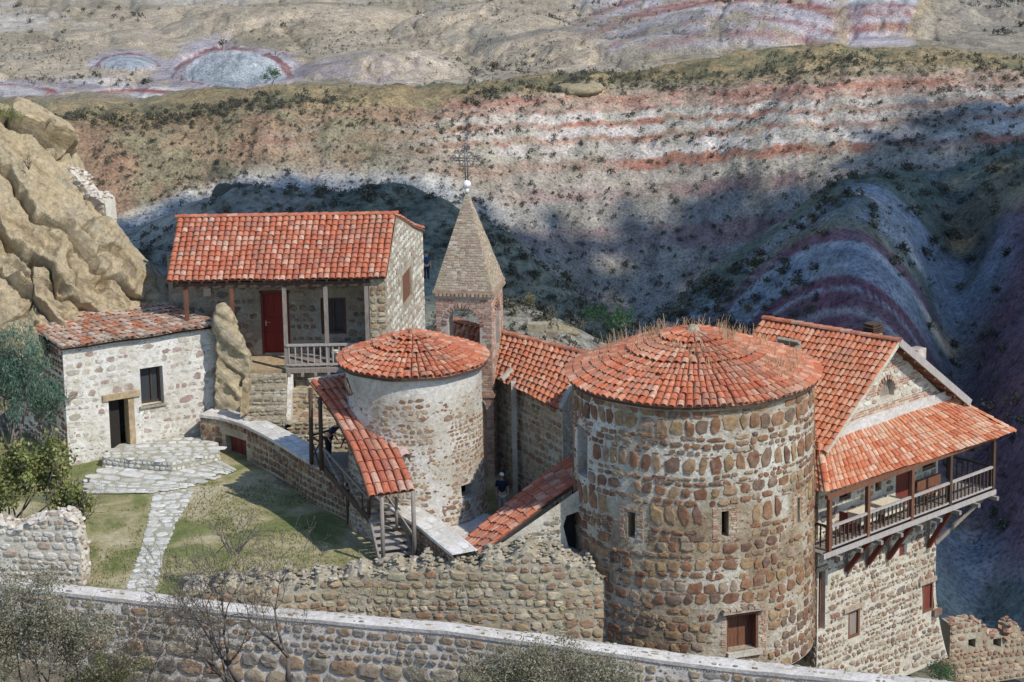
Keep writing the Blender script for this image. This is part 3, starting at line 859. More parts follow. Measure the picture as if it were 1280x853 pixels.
# ================================================================ UPPER HOUSE WITH VERANDA
def upper_house():
    zf = 3.62
    eL, eR = W(208, 350, 117), W(482, 349, 117); ze = (eL[2] + eR[2]) / 2
    eL[2] = eR[2] = ze
    rL, rR = W(222, 273, 119.7), W(494, 269, 119.7)
    t = thing('veranda_house', 'upper stone house with long red tile roof, timber veranda and red door', 'house', (float((eL[0] + eR[0]) / 2), 119.5, zf - 2.5))
    mb = MB(); S = bil(rL, rR, eL, eR)
    tile_roof(mb, S, 35, 13, 0, 1, jit=.01, rk=.43, lift=.05)
    bk = 6.3; dz = ze - rL[2]
    gR = W(531, 289, 126)
    S2 = bil(rL, rR, rL + V3(.2, bk, dz), V3(gR[0], 126, ze), 0)
    tile_roof(mb, S2, 35, 10, 0, 1)
    ridge_tiles(mb, rL - V3(.1, 0, 0), rR + V3(.1, 0, 0), .12, .42, 0, .06)
    part('roof', mb, [tile_red, wood_brown], t)
    # walls: set-back front wall, gable wall on the right
    zg = zf - 3.0
    fl, fr = W(214, 430, 119.5), W(470, 430, 119.5)
    O = V3(fl[0], 119.5, zg); L = fr[0] - fl[0]; H = ze - zg + .55
    S = plane(O, V3(1, 0, 0), up)
    def uv(px, py): P = W(px, py, 119.5); return float(P[0] - O[0]), float(P[2] - zg)
    a, b = uv(331, 441), uv(358, 366); door = (a[0], b[0], zf - zg + .02, b[1])
    a, b = uv(402, 418), uv(432, 372); win = (a[0], b[0], a[1], b[1])
    mb = MB(); grid_panel(mb, S, [0, L], [0, H], [door, win], .3)
    stones(mb, S, (.05, L - .05), (2.3, H), (.2, .4), (.8, 1.8), .045, .03, [door, win], 1, .94, jit=.28, seed=21)
    # gable wall
    g0, g1 = W(483, 352, 117.2), W(530, 352, 126)
    dg = flat_dir(g0, g1); Lg = hyp(g0, g1); Og = V3(g0[0], g0[1], zg)
    Sg = plane(Og, dg, up); He = ze - zg - .08; Hr = rR[2] - zg - .10; um = Lg * (119.7 - 117.2) / 8.8
    def uvg(px, py):
        for Yk in np.linspace(117, 127, 800):
            P = W(px, py, Yk)
            if np.dot(P - Og, V3(-dg[1], dg[0], 0)) >= 0: break
        return float(np.dot(P - Og, dg)), float(P[2] - zg)
    a, b = uvg(504, 384), uvg(514, 331)
    sl = [(a[0], a[1]), (b[0], a[1]), (b[0], b[1]), (a[0], b[1])]
    poly_panel(mb, Sg, [(0, 0), (Lg, 0), (Lg, He), (um, Hr), (0, He)], [sl], .3)
    gt = lambda u: He + (Hr - He) * (u / um if u < um else (Lg - u) / (Lg - um)) - .12
    stones(mb, Sg, (.05, Lg - .05), (.4, Hr), (.2, .36), (.9, 2.2), .06, .03, [(a[0], b[0], a[1], b[1])], 2, .93, top=gt, seed=22)
    # pier facing the camera at the front of the gable wall
    p0 = W(461, 352, 117.15); Lp = g0[0] - p0[0]
    Sp = plane(V3(p0[0], g0[1], zg), V3(1, 0, 0), up); grid_panel(mb, Sp, [0, Lp], [0, He])
    stones(mb, Sp, (.03, Lp - .03), (.5, He), (.22, .4), (.9, 1.7), .04, .04, (), 3, .97, seed=23)
    Si = plane(V3(p0[0], 119.5, zg), V3(0, -1, 0), up); grid_panel(mb, Si, [0, 119.5 - g0[1]], [0, He])
    # left, back
    Sl = plane(V3(fl[0], 126, zg), V3(0, -1, 0), up); grid_panel(mb, Sl, [0, 6.5], [0, He])
    Sb = plane(V3(g1[0], 126, zg), V3(-1, 0, 0), up); grid_panel(mb, Sb, [0, g1[0] - fl[0]], [0, He])
    part('wall', mb, [mortar_tan, stone_house, stone_washed, stone_tan], t)
    mb = MB(); c = Sg(np.array((a[0] + b[0]) / 2), np.array((a[1] + b[1]) / 2))[0] - Sg(0., 0.)[1] * .14
    mb.box(c, (b[0] - a[0], .1, b[1] - a[1]), (dg, V3(-dg[1], dg[0], 0), up)); part('slit_window', mb, wood_brown, t)
    # door with panels
    du, dv = (door[0] + door[1]) / 2, (door[2] + door[3]) / 2; w, h = door[1] - door[0], door[3] - door[2]
    P = S(np.array(du), np.array(dv))[0] + V3(0, .12, 0)
    mb = MB(); mb.box(P, (w, .06, h))
    for k, (zz, hh) in enumerate(((-.3, .28), (-.02, .2), (.3, .34))):
        for sx in (-.24, .24): mb.box(P + V3(sx * w, -.04, zz * h), (w * .36, .03, hh * h))
    dr = part('door', mb, paint_door, t)
    mb = MB(); mb.box(P + V3(-w * .4, -.06, -.02), (.05, .05, .22)); mb.tube(P + V3(-w * .4, -.09, .02), P + V3(-w * .22, -.09, .02), .018, .018, 6); part('handle', mb, brass, dr)
    mb = MB()
    for sx in (-1, 1): mb.box(P + V3(sx * (w / 2 + .04), -.1, 0), (.1, .12, h + .1))
    mb.box(P + V3(0, -.1, h / 2 + .05), (w + .3, .12, .12)); part('door_frame', mb, wood_red, dr)
    P = S(np.array((win[0] + win[1]) / 2), np.array((win[2] + win[3]) / 2))[0] + V3(0, .15, 0); w, h = win[1] - win[0], win[3] - win[2]
    mb = MB()
    for sx in (-1, 0, 1): mb.box(P + V3(sx * (w / 2 - .05), -.02, 0), (.1 if sx else .05, .08, h))
    for sz in (-1, 1): mb.box(P + V3(0, -.021, sz * (h / 2 - .05)), (w - .2, .075, .1))
    wn = part('window', mb, wood_brown, t)
    mb = MB(); mb.box(P + V3(0, .03, 0), (w, .02, h)); part('pane', mb, glass, wn)
    # light niche beside the first post
    q = W(259, 365, 119.45); mb = MB(); mb.box(q, (.3, .06, .38)); part('fuse_box', mb, cream_cloth, t)
    # veranda: deck, beam, posts, railing
    x0, x1 = W(357, 447, 117)[0], p0[0] + .02
    mb = MB(); mb.box(((x0 + x1) / 2, 118.2, zf - .09), (x1 - x0, 2.6, .18))
    for k in range(7): mb.box((x0 + .15 + k * (x1 - x0 - .3) / 6, 117.0, zf - .24), (.12, .5, .12))
    part('deck', mb, wood_grey, t)
    mb = MB(); xl = W(216, 352, 117.2)[0]
    mb.box(((xl + x1) / 2, 117.2, ze - .24), (x1 - xl, .2, .24)); part('beam', mb, wood_dark, t)
    mb = MB()
    for k in range(16): mb.beam(V3(xl + .2 + k * (x1 - xl - .4) / 15, 116.9, ze - .07), V3(xl + .2 + k * (x1 - xl - .4) / 15, 119.6, ze + .95), .1, .12)
    part('rafters', mb, wood_dark, t)
    for px, m_, zb in ((234, wood_brown, zf), (291, wood_brown, zf - .6), (356.5, wood_grey, zf - .1), (408, wood_grey, zf), (459, wood_grey, zf)):
        P = W(px, 400, 117.2); mb = MB()
        mb.box((P[0], 117.2, (zb + ze - .3) / 2), (.17, .17, ze - .3 - zb)); part('post', mb, m_, t)
    mb = MB()
    rails = [(W(357, 0, 117)[0], W(408, 0, 117)[0]), (W(408, 0, 117)[0], W(459, 0, 117)[0])]
    xa, xb = W(357, 430, 117.1)[0], W(459, 430, 117.1)[0]
    mb.box(((xa + xb) / 2, 117.12, zf + .98), (xb - xa, .12, .09)); mb.box(((xa + xb) / 2, 117.12, zf + .13), (xb - xa, .08, .08))
    rl = part('railing', mb, wood_pale, t)
    for k in range(13):
        mb = MB(); x = xa + (k + .5) * (xb - xa) / 13
        mb.box((x, 117.12, zf + .55), (.055, .055, .78)); part('baluster', mb, wood_pale, rl)
    # floor of the passage left of the deck
    mb = MB(); mb.box(((xl + x0) / 2, 118.4, zf - .35), (x0 - xl - .02, 2.3, .5)); part('landing', mb, stone_tan, t)
    # masonry under the deck
    mb = MB(); Su = plane(V3(x0 + .05, 117.35, zg - .3), V3(1, 0, 0), up); Lu = x1 - x0
    grid_panel(mb, Su, [0, Lu], [0, zf - zg + .15]); stones(mb, Su, (.02, Lu), (.1, zf - zg), (.18, .34), (.8, 2), .05, .04, (), 1, .92, seed=24)
    part('foundation', mb, [mortar_tan, stone_house], t)
    b = solo('bin', (lambda m_: (m_.tube((0, 0, 0), (0, 0, .55), .17, .2, 14), m_.tube((0, 0, .55), (0, 0, .62), .21, .17, 14), m_)[-1])(MB()), cream_cloth,
             'pale rounded bin standing behind the veranda railing', 'bin', (0, 0, 0))
    p = W(419, 415, 117.7); b.location = (p[0], 117.7, zf)


upper_house()


# ================================================================ STONE STEPS and their flank
def stone_steps():
    xl, xr = W(310, 450, 116.6)[0], W(358, 450, 116.6)[0]
    yb, zt = 117.0, 3.42
    t = thing('stone_staircase', 'worn stone steps climbing to the veranda between the boulder and the rubble terrace', 'staircase', ((xl + xr) / 2, 114.5, .6))
    n = 5
    for k in range(n):
        z1 = zt - k * .33; y1 = yb - k * .47
        mb = MB(); S = plane(V3(xl - .12 * k * .3, y1 - .47, z1 - .33), V3(1, 0, 0), up); w = xr - xl + .04 * k
        mb.box(((xl + xr) / 2, y1 - .18, z1 - .21), (w, .56, .40))
        stones(mb, S, (.02, w - .02), (.02, .32), (.13, .17), (1.2, 3.2), .03, .03, (), 1, .95, seed=30 + k)
        S2 = plane(V3(xl - .05 * k, y1 - .47, z1), V3(1, 0, 0), V3(0, 1, 0)); stones(mb, S2, (.02, w - .02), (.02, .46), (.2, .26), (1.0, 2.6), .03, .02, (), 1, .95, seed=50 + k)
        part('step', mb, [mortar_tan, stone_grey], t)
    # rubble flank terraces to the right
    mb = MB(); x2 = W(486, 480, 115)[0]
    for (xa, xb_, y, z0, z1, sd) in ((xr + .08, x2 + .6, 116.4, .2, 2.75, 70), (xr + .02, x2 + .4, 114.6, -.2, 1.95, 71)):
        S = plane(V3(xa, y, z0), V3(1, 0, 0), up); L = xb_ - xa
        grid_panel(mb, S, [0, L], [0, z1 - z0]); mb.box(((xa + xb_) / 2, y + .92, z1 - .1), (L, 1.8, .2))
        stones(mb, S, (.02, L), (.02, z1 - z0), (.13, .26), (1.1, 2.8), .05, .05, (), 1, .95, jit=.2, seed=sd)
        S2 = plane(V3(xa, y, z1), V3(1, 0, 0), V3(0, 1, 0)); stones(mb, S2, (.02, L), (.05, 1.7), (.25, .4), (.9, 2), .06, .05, (), 1, .9, seed=sd + 5)
    part('terrace_wall', mb, [mortar_tan, stone_tan], t)
    mb = MB()                                # low parapet of the stair on its right
    mb.extrude([V3(xr + .02, 116.9, 3.4), V3(xr + .02, 114.6, 1.85), V3(xr + .02, 114.6, -.3), V3(xr + .02, 116.9, -.3)], V3(.22, 0, 0)); part('stair_curb', mb, plaster, t)


stone_steps()


# ================================================================ CURVED PARAPET WALL of the courtyard
PAR_TOP = [(250, 521, 1.95), (275, 524, 1.95), (305, 533, 1.95), (335, 548, 1.95), (360, 563, 1.93), (388, 580, 1.9), (430, 604, 1.75), (480, 634, 1.5), (522, 659, 1.3), (568, 697, 1.0)]
PARP = [WZ(a, b, z) for a, b, z in PAR_TOP]


def parapet():
    P = PARP
    t = thing('parapet_wall', 'curved brown stone parapet with pale flagstone top below the small round tower', 'wall', P[4] * V3(1, 1, 0))
    L = np.concatenate([[0], np.cumsum([hyp(a, b) for a, b in zip(P, P[1:])])])
    zt = lambda u: np.interp(u, L, [p[2] for p in P])
    zb = -.9
    S0 = strip(P, zb)
    mb = MB(); us = np.linspace(0, S0.length, 40)
    # hatch
    def u_at(px): return float(np.interp(px, [a[0] for a in PAR_TOP], L))
    h0, h1 = u_at(281), u_at(307)
    hatch = (h0, h1, .95, 2.25)
    S1 = lambda u, v: (lambda PN: PN)(S0(u, v))
    def Sface(u, v):
        u = np.asarray(u, float); v = np.asarray(v, float); u, v = np.broadcast_arrays(u, v)
        return S0(u, v * (zt(u) - zb) / 2.85)
    grid_panel(mb, Sface, us, [0, .5, 1, 1.5, 2.85], [hatch], .5)
    stones(mb, Sface, (0, S0.length), (.5, 2.83), (.2, .32), (.7, 1.6), .045, .035, [hatch], 1, .96, jit=.1, power=4, seed=81)
    # end face and back
    def offs(u, w):
        p, n = S0(u, np.zeros_like(u)); q = p - n * w; q[..., 2] = zt(u); return q
    wd = .95
    A = offs(us, 0.0); B = offs(us, wd)
    Bb = B.copy(); Bb[:, 2] = zb
    mb.grid(np.stack([Bb, B], 1)[::-1], 0)
    e0 = A[0]; e1 = B[0]; mb.add([e1 * V3(1, 1, 0) + V3(0, 0, zb), e0 * V3(1, 1, 0) + V3(0, 0, zb), e0, e1], [(0, 1, 2, 3)], 0)
    part('wall', mb, [mortar_tan, stone_tower], t)
    mb = MB(); A2 = offs(us, -.06); B2 = offs(us, wd + .05); A2[:, 2] += .1; B2[:, 2] += .1; A3 = A2 - V3(0, 0, .12); B3 = B2 - V3(0, 0, .12)
    mb.grid(np.stack([A2, B2], 1), 0); mb.grid(np.stack([A3, A2], 1), 0); mb.grid(np.stack([B2, B3], 1), 0)
    mb.add([A3[0], B3[0], B2[0], A2[0]], [(0, 1, 2, 3)], 0)
    def Stop(u, v):
        u, v = np.broadcast_arrays(np.asarray(u, float), np.asarray(v, float))
        p, n = S0(u, np.zeros_like(u)); q = p - n * (v[..., None] - .05); q[..., 2] = zt(u) + .1
        return q, np.broadcast_to(V3(0, 0, 1), q.shape)
    stones(mb, Stop, (0, S0.length), (.0, wd + .08), (.3, .52), (.9, 1.7), .035, .015, (), 1, .97, jit=.12, power=5, seed=82)
    part('coping', mb, [mortar_white, coping_stone], t)
    mb = MB(); pc, n = Sface(np.array((h0 + h1) / 2), np.array(1.6)); dd = unit(np.cross(up, n))
    zz = float(zt((h0 + h1) / 2) - zb) / 2.85 * 1.3
    mb.box(pc - n * .32, (h1 - h0, .06, zz), (dd, n, up))
    for k in (-.3, 0, .3): mb.box(pc - n * .28 + dd * k * (h1 - h0), (.03, .03, zz * .96), (dd, n, up))
    part('hatch_door', mb, wood_red, t)


parapet()


# ================================================================ COVERED WOODEN STAIR
def covered_stair():
    t = thing('covered_staircase', 'dark timber stair under its own narrow tile roof beside the small round tower', 'staircase', WZ(480, 690, .1))
    TL, TR = W(387, 477, 107.6), W(435, 469, 108.2); ML, MR = W(431, 545, 104.9), W(486, 541, 105.4); BL, BR = W(460, 620, 102.0), W(518, 612, 102.5)

    def S(a, b):
        a = np.asarray(a, float)[..., None]; b = np.asarray(b, float)[..., None]
        L_ = TL * (1 - b) * (1 - 2 * b) + ML * 4 * b * (1 - b) + BL * b * (2 * b - 1)
        R_ = TR * (1 - b) * (1 - 2 * b) + MR * 4 * b * (1 - b) + BR * b * (2 * b - 1)
        return L_ * (1 - a) + R_ * a
    mb = MB(); tile_roof(mb, S, 6, 11, 0, 1, jit=.015, rk=.45, lift=.05, under=.09)
    rf = part('roof', mb, [tile_red, wood_dark], t)
    mb = MB()
    e = np.linspace(0, .72, 14)
    Lf = S(np.full(14, 1.0), e) + V3(0, 0, .06); Rf = Lf + V3(.28, .12, .02) + np.abs(fbm(e * 9, 0, 0, 2))[:, None] * V3(.16, .06, .06)
    mb.grid(np.stack([Lf, (Lf + Rf) / 2 + V3(0, 0, .07), Rf, Rf - V3(0, 0, .35)], 1), 0)
    part('flashing', mb, ground_mat('pink_mortar', [(.3, (.42, .28, .23)), (.6, (.60, .47, .41))], 2, 12), rf)
    mb = MB(); mb.beam(TL + V3(-.05, .05, .03), TR + V3(.05, .05, .03), .22, .1); part('roof_cap', mb, plaster, rf)
    # landing
    LP = W(409, 574, 107.6); zl = LP[2]
    mb = MB(); l0, l1 = W(388, 580, 107.0), W(442, 580, 107.0)
    mb.box(((l0[0] + l1[0]) / 2, 107.7, zl - .06), (l1[0] - l0[0], 1.7, .1)); part('landing', mb, wood_grey, t)
    # upper flight (to the half landing), lower flight
    U0a, U0b = W(404, 586, 106.8), W(442, 580, 106.8); U1a, U1b = W(462, 652, 103.6), W(503, 645, 103.6)
    zs = lambda p, z: V3(p[0], p[1], z)
    z0, z1, z2 = zl - .1, 1.35, .12
    U0a, U0b, U1a, U1b = zs(U0a, z0), zs(U0b, z0), zs(U1a, z1), zs(U1b, z1)
    # keep survey rays: put each point on its own ray at its height
    U0a, U0b, U1a, U1b = WZ(403, 584, z0), WZ(441, 580, z0), WZ(462, 650, z1), WZ(504, 646, z1)
    V1a, V1b = WZ(474, 702, z2), WZ(516, 697, z2)
    for nm, (a0, b0, a1, b1, n) in (('upper_flight', (U0a, U0b, U1a, U1b, 8)), ('lower_flight', (U1a, U1b, V1a, V1b, 6))):
        for p_, q_ in ((a0, a1), (b0, b1)):
            mbs = MB(); mbs.beam(p_, q_, .07, .26); part('stringer', mbs, wood_dark if nm[0] == 'u' else wood_grey, t)
        for k in range(n):
            f = (k + .5) / n; p = a0 + (a1 - a0) * f; q = b0 + (b1 - b0) * f
            q = V3(q[0], q[1], p[2])
            m_ = MB(); m_.beam(p + V3(0, 0, .06), q + V3(0, 0, .06), .3, .05); part('tread', m_, wood_grey if nm[0] == 'u' else wood_pale, t)
    # posts
    def post(px0, py0, px1, py1, Y, m_, r=.075):
        mb = MB(); a = W(px0, py0, Y); b = W(px1, py1, Y); mb.tube(a, V3(a[0] + (b[0] - a[0]) * .6, a[1], b[2]), r, r * 1.05, 7); part('post', mb, m_, t)
    post(388, 486, 388, 580, 107.0, wood_dark, .085); post(400, 497, 401, 588, 106.8, wood_dark, .085)
    post(462, 592, 459, 648, 103.7, wood_dark); post(477, 622, 479, 712, 102.0, wood_grey, .08); post(516, 614, 519, 702, 102.3, wood_grey, .085)
    post(495, 622, 496, 660, 103.2, wood_grey, .06)
    mb = MB(); a = WZ(437, 668, -.2); mb.tube(a, V3(a[0], a[1], 1.9), .1, .1, 7); part('post', mb, wood_dark, t)
    # railing of upper flight on the courtyard side
    mb = MB(); hl = V3(0, 0, .85)
    mb.beam(U0a + hl, U1a + hl, .07, .08)
    rl = part('railing', mb, wood_grey, t)
    for (f0, f1) in ((.0, .42), (.42, .86)):
        mb = MB(); mb.beam(U0a + (U1a - U0a) * f0 + hl * .97, U0a + (U1a - U0a) * f1 + hl * .1, .05, .05); part('brace', mb, wood_grey, rl)
    for f in (0.03, .45, .86):
        mb = MB(); p = U0a + (U1a - U0a) * f; mb.beam(p, p + hl, .06, .06); part('baluster', mb, wood_dark, rl)
    mb = MB(); mb.beam(U0b + hl, V1b + hl + V3(0, 0, .1), .06, .07); part('handrail', mb, wood_grey, t)
    # landing guard: rails and crossed braces between the tall posts
    mb = MB(); ga, gb = W(388, 545, 107.0), W(400, 553, 106.8)
    gc = W(437, 531, 108.2)
    mb.beam(ga, gb, .05, .07); mb.beam(ga, W(388, 545, 107.0) + (gc - ga), .05, .07)
    mb.beam(W(389, 575, 107.0), gb, .05, .05); mb.beam(W(400, 585, 106.8), ga, .05, .05); mb.beam(W(426, 560, 108.2), gc, .05, .05); mb.beam(gc, V3(gc[0], gc[1], zl), .1, .1)
    part('landing_guard', mb, wood_dark, t)
    mb = MB(); p = WZ(470, 715, .05); q = WZ(445, 703, .05)
    mb.box((p + q) / 2 + V3(0, 0, .05), (.9, .35, .08)); part('bottom_step', mb, stone_grey, t)
    return zl


LANDING_Z = covered_stair()


# ================================================================ SMALL ROUND TOWER
ST = (W(515, 449, 107.2)[0] + .05, 107.2); ST_R = 2.62


def small_tower():
    cx, cy = ST; ze = W(515, 449, 107.2)[2]; zb = -.6
    t = thing('round_tower', 'small round tower with worn pale plaster over stone and a conical red tile roof', 'tower', (cx, cy, zb))
    rad = lambda v: ST_R + .22 * np.clip(1 - np.asarray(v) / 3.2, 0, 1)
    S = cyl(cx, cy, rad, zb); H = ze - zb; C = math.pi * float(rad(0.0))
    k = float(rad(0.0))
    def uh(px): return float(np.arcsin(np.clip((W(px, 600, 104.7)[0] - cx) / ST_R, -1, 1)) * k)
    zpx = lambda px, py: float(W(px, py, 104.9)[2] - zb)
    hole = (uh(575), uh(594), zpx(583, 628), zpx(583, 611)); hole2 = (uh(602), uh(608), 1.2, 4.6)
    mb = MB(); grid_panel(mb, S, np.linspace(-C, C, 73), np.linspace(0, H, 9), [hole], .6, 0, None, True)

    def skip(u, v):
        a = u / k
        if v > H - .75: return True
        n = float(fbm(a * 2.2, v * .8, 3.1, 3, 5)) - .22
        if abs(a - .42 - .05 * math.sin(v * 2)) < .13 and v > 1.6: return True       # long plaster run
        if v > H - 2.0: return n > -.35
        return n > .28 + (0 if v > 2.3 else .35)
    stones(mb, S, (-C * .6, C * .6), (.2, H - .6), (.13, .30), (.9, 2.3), .055, .022, [hole], 1, .92, skip, .3, .05, seed=91)
    chips(mb, S, (-C * .6, C * .6), (.3, H - .9), 900, (.03, .10), 1, .02, [hole], seed=95)
    stones(mb, S, (-C * .6, C * .6), (.1, 2.0), (.24, .36), (.8, 1.5), .09, .03, [hole], 1, .42, None, .16, .05, seed=92)
    part('wall', mb, [plaster, stone_small], t)
    mb = MB(); cone_roof(mb, ST, 2.88, ze + .02, ze + 1.08, 10, 0, 1, .30, missing=.008, bulge=.05)
    part('roof', mb, [tile_cone, wood_dark], t)
    mb = MB(); mb.tube((cx, cy, ze + .98), (cx, cy, ze + 1.2), .2, .09, 8, 0, False); part('roof_cap', mb, tile_cone, t)
    mb = MB(); a = W(431, 474, 105.6); b = W(438, 494, 105.3); mb.tube(a, b, .11, .11, 10, 0); part('gutter_spout', mb, pipe_metal, t)
    mb = MB()                                # pale paved skirt at its foot
    th = np.linspace(-.35, 1.25, 40); inn = np.stack([cx + (ST_R + .1) * np.sin(th), cy - (ST_R + .1) * np.cos(th), np.full(40, .62)], 1)
    out = inn.copy(); w = .55 + .5 * np.exp(-((th - .25) / .5) ** 2); out[:, 0] = cx + (ST_R + .1 + w) * np.sin(th); out[:, 1] = cy - (ST_R + .1 + w) * np.cos(th); out[:, 2] = .5
    low = out.copy(); low[:, 2] = -.6
    mb.grid(np.stack([inn, out, low], 1)[:, ::-1], 0)
    part('plinth', mb, [mortar_white], t)


small_tower()


# ================================================================ BELL TOWER
def bell_tower():
    yaw = R(-11)
    c = W(585, 372, 112.6); zc = W(610, 374, 111.4)[2]; zb = -.4
    cx, cy = c[0] + .05, 112.6
    t = thing('bell_tower', 'slender brick bell tower with arched openings, a pointed brick spire and an iron cross', 'tower', (cx, cy, zb))
    w = 2.28
    ex = V3(math.cos(yaw), math.sin(yaw), 0); ey = V3(-math.sin(yaw), math.cos(yaw), 0)
    ctr = V3(cx, cy, 0)
    faces = [(ctr - ex * w / 2 - ey * w / 2, ex), (ctr + ex * w / 2 - ey * w / 2, ey), (ctr + ex * w / 2 + ey * w / 2, -ex), (ctr - ex * w / 2 + ey * w / 2, -ey)]
    zo0 = W(582, 430, 112)[2] - zb - .3; zo1 = W(582, 384, 111.6)[2] - zb; H = zc - zb
    mb = MB()
    for k, (O, d) in enumerate(faces):
        S = plane(O + V3(0, 0, zb), d, up)
        a = arch(.47, w - .50, zo0, zo1, 11) if k == 0 else arch(.12, w - .12, zo0 - .2, zo1 + .30, 11)
        hs = [a] if k in (0, 2) else [arch(.72, w - .72, zo0 + .1, zo1 - .05, 9)]
        rec = (.5, 1.2, .2, 4.4)
        nich = [arch(.75, 2.0, .4, 4.3, 9)] if k == 0 else []
        poly_panel(mb, S, [(0, 0), (w, 0), (w, H), (0, H)], hs + nich, .36)
        if nich: P_, N_ = S(np.array(1.37), np.array(2.3)); mb.box(P_ - N_ * .5, (1.4, .1, 4.2), (d, N_, up), 0)
        hh = (hs[0][0][0], hs[0][1][0], zo0, zo1)
        def skip(u, v, h=hh):
            r = (h[1] - h[0]) / 2; cu = (h[0] + h[1]) / 2; sp = h[3] - r
            if nich and .7 < u < 2.05 and .3 < v < 4.35: return True
            return v > sp and (u - cu) ** 2 + (v - sp) ** 2 < (r + .2) ** 2
        hr = (hh[0] - .02, hh[1] + .02, hh[2], hh[3] - (hh[1] - hh[0]) / 2)
        if k < 2:
            stones(mb, S, (.0, w), (1.0, H), (.075, .095), (2.2, 3.6), .022, .014, [hr], 1, .97, skip, simple=True, wav=.0, seed=100 + k, marg=.0)
            r = (hh[1] - hh[0]) / 2; cu = (hh[0] + hh[1]) / 2; sp = hh[3] - r      # arch ring of bricks on edge
            for q in np.linspace(0, math.pi, 17 if k == 0 else 13):
                ct, sn = math.cos(q), math.sin(q); rr = r + .1
                P, N = S(np.array(cu + rr * ct), np.array(sp + rr * sn))
                ra = d * ct + up * sn; ta = -d * sn + up * ct
                mb.box(P + N * .02, (.19, .07, .07), (ra, ta, N), 1)
    # floor and ceiling of the arcade
    mb.box(ctr + V3(0, 0, zb + zo0 - .12), (w - .06, w - .06, .1), (ex, ey, up)); mb.box(ctr + V3(0, 0, zc - .1), (w - .06, w - .06, .1), (ex, ey, up))
    part('shaft', mb, [mortar_brick, brick_red], t)
    # string course band
    mb = MB()
    for k in range(2):
        O, d = faces[k]; S = plane(O + V3(0, 0, zb), d, up); z_ = W(622, 492, 111.6)[2] - zb
        P, N = S(np.array(w / 2), np.array(z_)); mb.box(P + N * .01, (w + .12, .12, .14), (d, N, up))
    part('string_course', mb, brick_red, t)
    mb = MB()
    for k, (dz, g_) in enumerate(((.0, .0), (.11, .10), (.22, .18))):
        mb.box(ctr + V3(0, 0, zc + dz + .06), (w + .02 + g_, w + .02 + g_, .11), (ex, ey, up))
    for k, (O, d) in enumerate(faces[:2]):
        S = plane(O + V3(0, 0, zc), d, up)
        for s in range(14):
            P, N = S(np.array((s + .5) * w / 14), np.array(.17)); mb.box(P + N * .1, (.1, .1, .1), (d, N, up))
    part('cornice', mb, [brick_spire], t)
    ap = W(585, 237, 112.6); zs = zc + .33; za = ap[2]; hw = w / 2 + .06
    mb = MB(); cc = [ctr + ex * i * hw + ey * j * hw + V3(0, 0, zs) for i, j in ((-1, -1), (1, -1), (1, 1), (-1, 1))]; A = V3(ctr[0], ctr[1], za)
    for k in range(4):
        a, b = cc[k], cc[(k + 1) % 4]; mb.add([a, b, A], [(0, 1, 2)], 0)
        m_ = (a + b) / 2; sl = A - m_; H2 = np.linalg.norm(sl); d = unit(b - a); L = np.linalg.norm(b - a)
        S0 = plane(a, d, unit(sl))
        if k < 2:
            def Sx(u, v, S0=S0, L=L, H2=H2):
                u = np.asarray(u, float); v = np.asarray(v, float)
                return S0(L / 2 + (u - L / 2) * np.clip(1 - v / H2, .03, 1), v)
            v = 0.0; i = 0
            while v < H2 * .97:
                stones(mb, S0, (L / 2 - L / 2 * (1 - v / H2) + .0, L / 2 + L / 2 * (1 - v / H2)), (v, v + .1), (.1, .1), (1.4, 2.6), .022, .022, (), 1, .985, simple=True, wav=0, seed=140 + k * 100 + i)
                v += .1; i += 1
    part('spire', mb, [mortar_brick, brick_spire], t)
    # finial ball and cross
    mb = MB(); mb.tube(A - V3(0, 0, .12), A + V3(0, 0, .1), .1, .05, 8); mb.ball(A + V3(0, 0, .22), .165, 14, 10); f = part('finial', mb, white_metal, t)
    mb = MB(); B = A + V3(0, 0, .36); hC = W(584, 183, 112.6)[2] - B[2]
    for s in (-.05, .05): mb.tube(B + ex * s, B + ex * s + V3(0, 0, hC * .9), .034, .03, 6)
    zc2 = B + V3(0, 0, hC * .62)
    for s in (-.05, .05): mb.tube(zc2 - ex * .42 + V3(0, 0, s), zc2 + ex * .42 + V3(0, 0, s), .03, .03, 6)
    for q in (zc2 - ex * .5, zc2 + ex * .5, B + V3(0, 0, hC * .97)):
        for o in (ex * .085, -ex * .085, up * .095, ) if q is not zc2 else ():
            mb.ring(q + o, ex, up, .075, .024, 10)
    for i in (-1, 1):
        for j in (-1, 1):
            mb.ring(zc2 + ex * i * .17 + up * j * .17, ex, up, .13, .022, 12); mb.tube(zc2, zc2 + ex * i * .3 + up * j * .3, .014, .012, 5)
    mb.ring(zc2, ex, up, .3, .022, 18)
    part('cross', mb, iron, t)


bell_tower()


